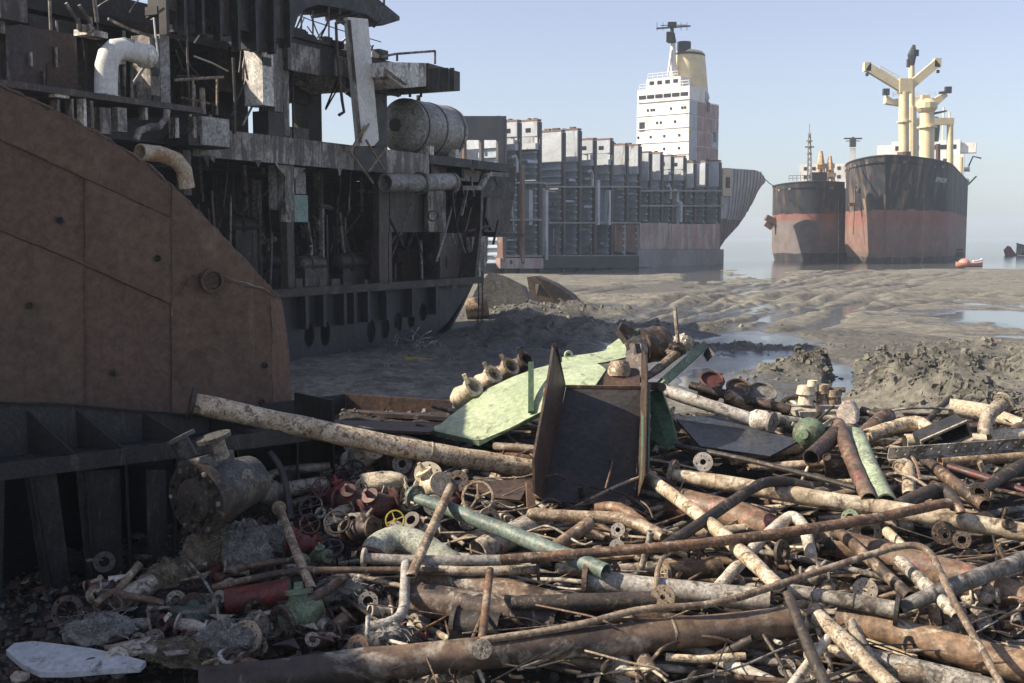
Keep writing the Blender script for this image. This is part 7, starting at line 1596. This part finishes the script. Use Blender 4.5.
for i in range(230):   # small fittings in the shaded left part
    x, y = (FR.uniform(285, 470), FR.uniform(465, 640)) if i < 90 else (FR.uniform(90, 330), FR.uniform(560, 672)); cw, mt = FR.choice([('dark red', 'dkred'), ('rusty brown', 'brown'), ('dark oily', 'dark'), ('grey', 'grey'), ('whitish', 'white'), ('pale muddy', 'pale')])
    c = P(x, y, FR.uniform(-.12, .04)); d_ = V((FR.uniform(-1, 1), FR.uniform(-1, 1), FR.uniform(-.3, .5))).normalized(); r = FR.uniform(.045, .085)
    LL = [(311, 507, 'by the dark handwheel'), (352, 500, 'among the red valves'), (383, 482, 'by the fibre bundle'), (362, 455, 'by the white round valve'), (395, 520, 'by the yellow handwheel'), (303, 545, 'by the half-buried red valve'), (285, 520, 'by the capped brown rod'), (290, 595, 'by the red pipe mouth'), (283, 622, 'by the green valve'), (358, 646, 'by the pink-brown disc'), (385, 620, 'by the white bent pipe'), (340, 590, 'by the crumpled plastic'), (432, 486, 'by the cream valve'), (456, 623, 'by the dark open flange'), (330, 555, 'by the small green valve'), (420, 590, 'by the big front pipes'), (372, 553, 'by the olive elbow'), (243, 556, 'by the large grey sack'), (196, 614, 'by the round tub'), (75, 657, 'by the white broken board'), (68, 612, 'by the rusty flange ring, far left'), (130, 595, 'by the leaning flange pipe, far left'), (130, 648, 'by the thin grey board'), (228, 645, 'by the fibrous rag bundle'), (247, 637, 'by the pale flange ring'), (190, 655, 'by the dirty cloth heap'), (168, 578, 'by the insulation wad')]; where = min(LL, key=lambda q: (q[0] - x) ** 2 + (q[1] - y) ** 2)[2]
    if i > 90 and i % 2:
        q0 = [c + V((FR.uniform(-.16, .16), FR.uniform(-.12, .12), FR.uniform(.05, .12))) for _ in range(4)]; cc_ = sum(q0, V()) / 4; q0.sort(key=lambda p: math.atan2(p.y - cc_.y, p.x - cc_.x))
        o = obj('torn_sheet', MB().prism(q0, (0, .01, -.015)), M[mt], None, loc=c); lab = f'small {cw} torn sheet scrap {where}'; cat = 'sheet scrap'
    elif i % 3 == 0:
        o = flange(None, c, V((FR.uniform(-.7, .7), -1, FR.uniform(-.1, .9))), r * 1.5, M[mt], .5); o.name = 'flange_disc'; lab = f'small {cw} flange disc lying {where}'; cat = 'flange'
    else:
        o = obj('pipe_fitting', MB().lathe(c, d_, [(-r * 2, r * .9), (-r * 2, r * 1.35), (-r * 1.7, r * 1.35), (-r * 1.65, r * .8), (0, r * 1.05), (r * 1.65, r * .8), (r * 1.7, r * 1.35), (r * 2, r * 1.35), (r * 2, r * .7), (r * 1.0, r * .6)], 14, False), M[mt], None, smooth=True, loc=c); lab = f'small {cw} cast fitting lying {where}'; cat = 'fitting'
    tag(o, lab, cat, lab)
_seen = {}
# loose crumbs, flakes and clods over the heap and mud: one uncountable mass each
def crumbs(name, label, n, region, mat, smin, smax, flat, seed):
    rr = random.Random(seed); m = MB()
    for _ in range(n):
        c = region(rr); s = smin * (smax / smin) ** (rr.random() ** 2.2); rot = Matrix.Rotation(rr.uniform(0, 6.3), 3, 'Z') @ Matrix.Rotation(rr.uniform(-.6, .6), 3, 'X')
        vs = []
        for a in ((-1, -1, -1), (1, -1, -1), (1, 1, -1), (-1, 1, -1), (-.6, -.6, 1), (.7, -.5, 1), (.5, .7, 1), (-.7, .5, 1)):
            vs.append(c + rot @ V((a[0] * s * rr.uniform(.5, 1.1), a[1] * s * rr.uniform(.5, 1.1), a[2] * s * flat * rr.uniform(.5, 1.1))))
        m.add(vs, [(3, 2, 1, 0), (4, 5, 6, 7), (0, 1, 5, 4), (1, 2, 6, 5), (2, 3, 7, 6), (3, 0, 4, 7)])
    o = obj(name, m, mat, None); return tag(o, label, 'debris', None, 'stuff')
def gh(x, y):
    h, _, _ = ground_h(np.array([x]), np.array([y])); return float(h[0])
_HX = np.linspace(-8, 13, 160); _HY = np.linspace(8, 22, 110); _HG = ground_h(*np.meshgrid(_HX, _HY, indexing='ij'))[0]
def hfast(x, y):
    i = min(max(int((x + 8) / 21 * 159), 0), 159); j = min(max(int((y - 8) / 14 * 109), 0), 109); return float(_HG[i, j])
def on_heap(rr):
    y = rr.uniform(9, 18.5); x = rr.uniform(-.47, .50) * (y + 1); return V((x, y, hfast(x, y) + .02))
crumbs('rust_flakes', 'loose rust flakes and crumbs scattered over the scrap heap', 4200, on_heap, M['brown'], .012, .07, .25, 1)
crumbs('mud_clods', 'small grey mud clods scattered over the scrap heap', 2600, on_heap, M['mudcast'], .012, .07, .7, 2)
def on_left(rr):
    p = P(rr.uniform(-5, 480), rr.uniform(470, 690)); return V((p.x, p.y, hfast(p.x, p.y) + rr.uniform(.02, .2)))
crumbs('scrap_bits', 'mixed small scrap crumbs packed below the girder and handwheels', 1500, on_left, M['pumpgrey'], .02, .10, .5, 6)
crumbs('rust_crumbs', 'small rusty crumbs packed below the girder and handwheels', 1300, on_left, M['wing'], .02, .10, .4, 7)
crumbs('dark_scrap_bits', 'dark metal bits scattered over the scrap heap', 2600, on_heap, M['dark'], .015, .09, .3, 3)
BX = np.linspace(-10, 30, 400); BY = np.linspace(22, 70, 400); BG_ = ground_h(*np.meshgrid(BX, BY, indexing='ij'))[0]
def on_berm(rr):
    cx, cy, rx, ry, a, c = rr.choice(BUMPS[:6] * 3 + BUMPS[6:16]); x = cx + rr.gauss(0, .55) * rx; y = cy + rr.gauss(0, .55) * ry
    i = min(max(int((x + 10) / 40 * 399), 0), 399); j = min(max(int((y - 22) / 48 * 399), 0), 399); return V((x, y, float(BG_[i, j])))
crumbs('mud_clods', 'grey mud clods heaped on the churned berms of the beach', 9000, on_berm, gnd.data.materials[0], .02, .17, .75, 4)
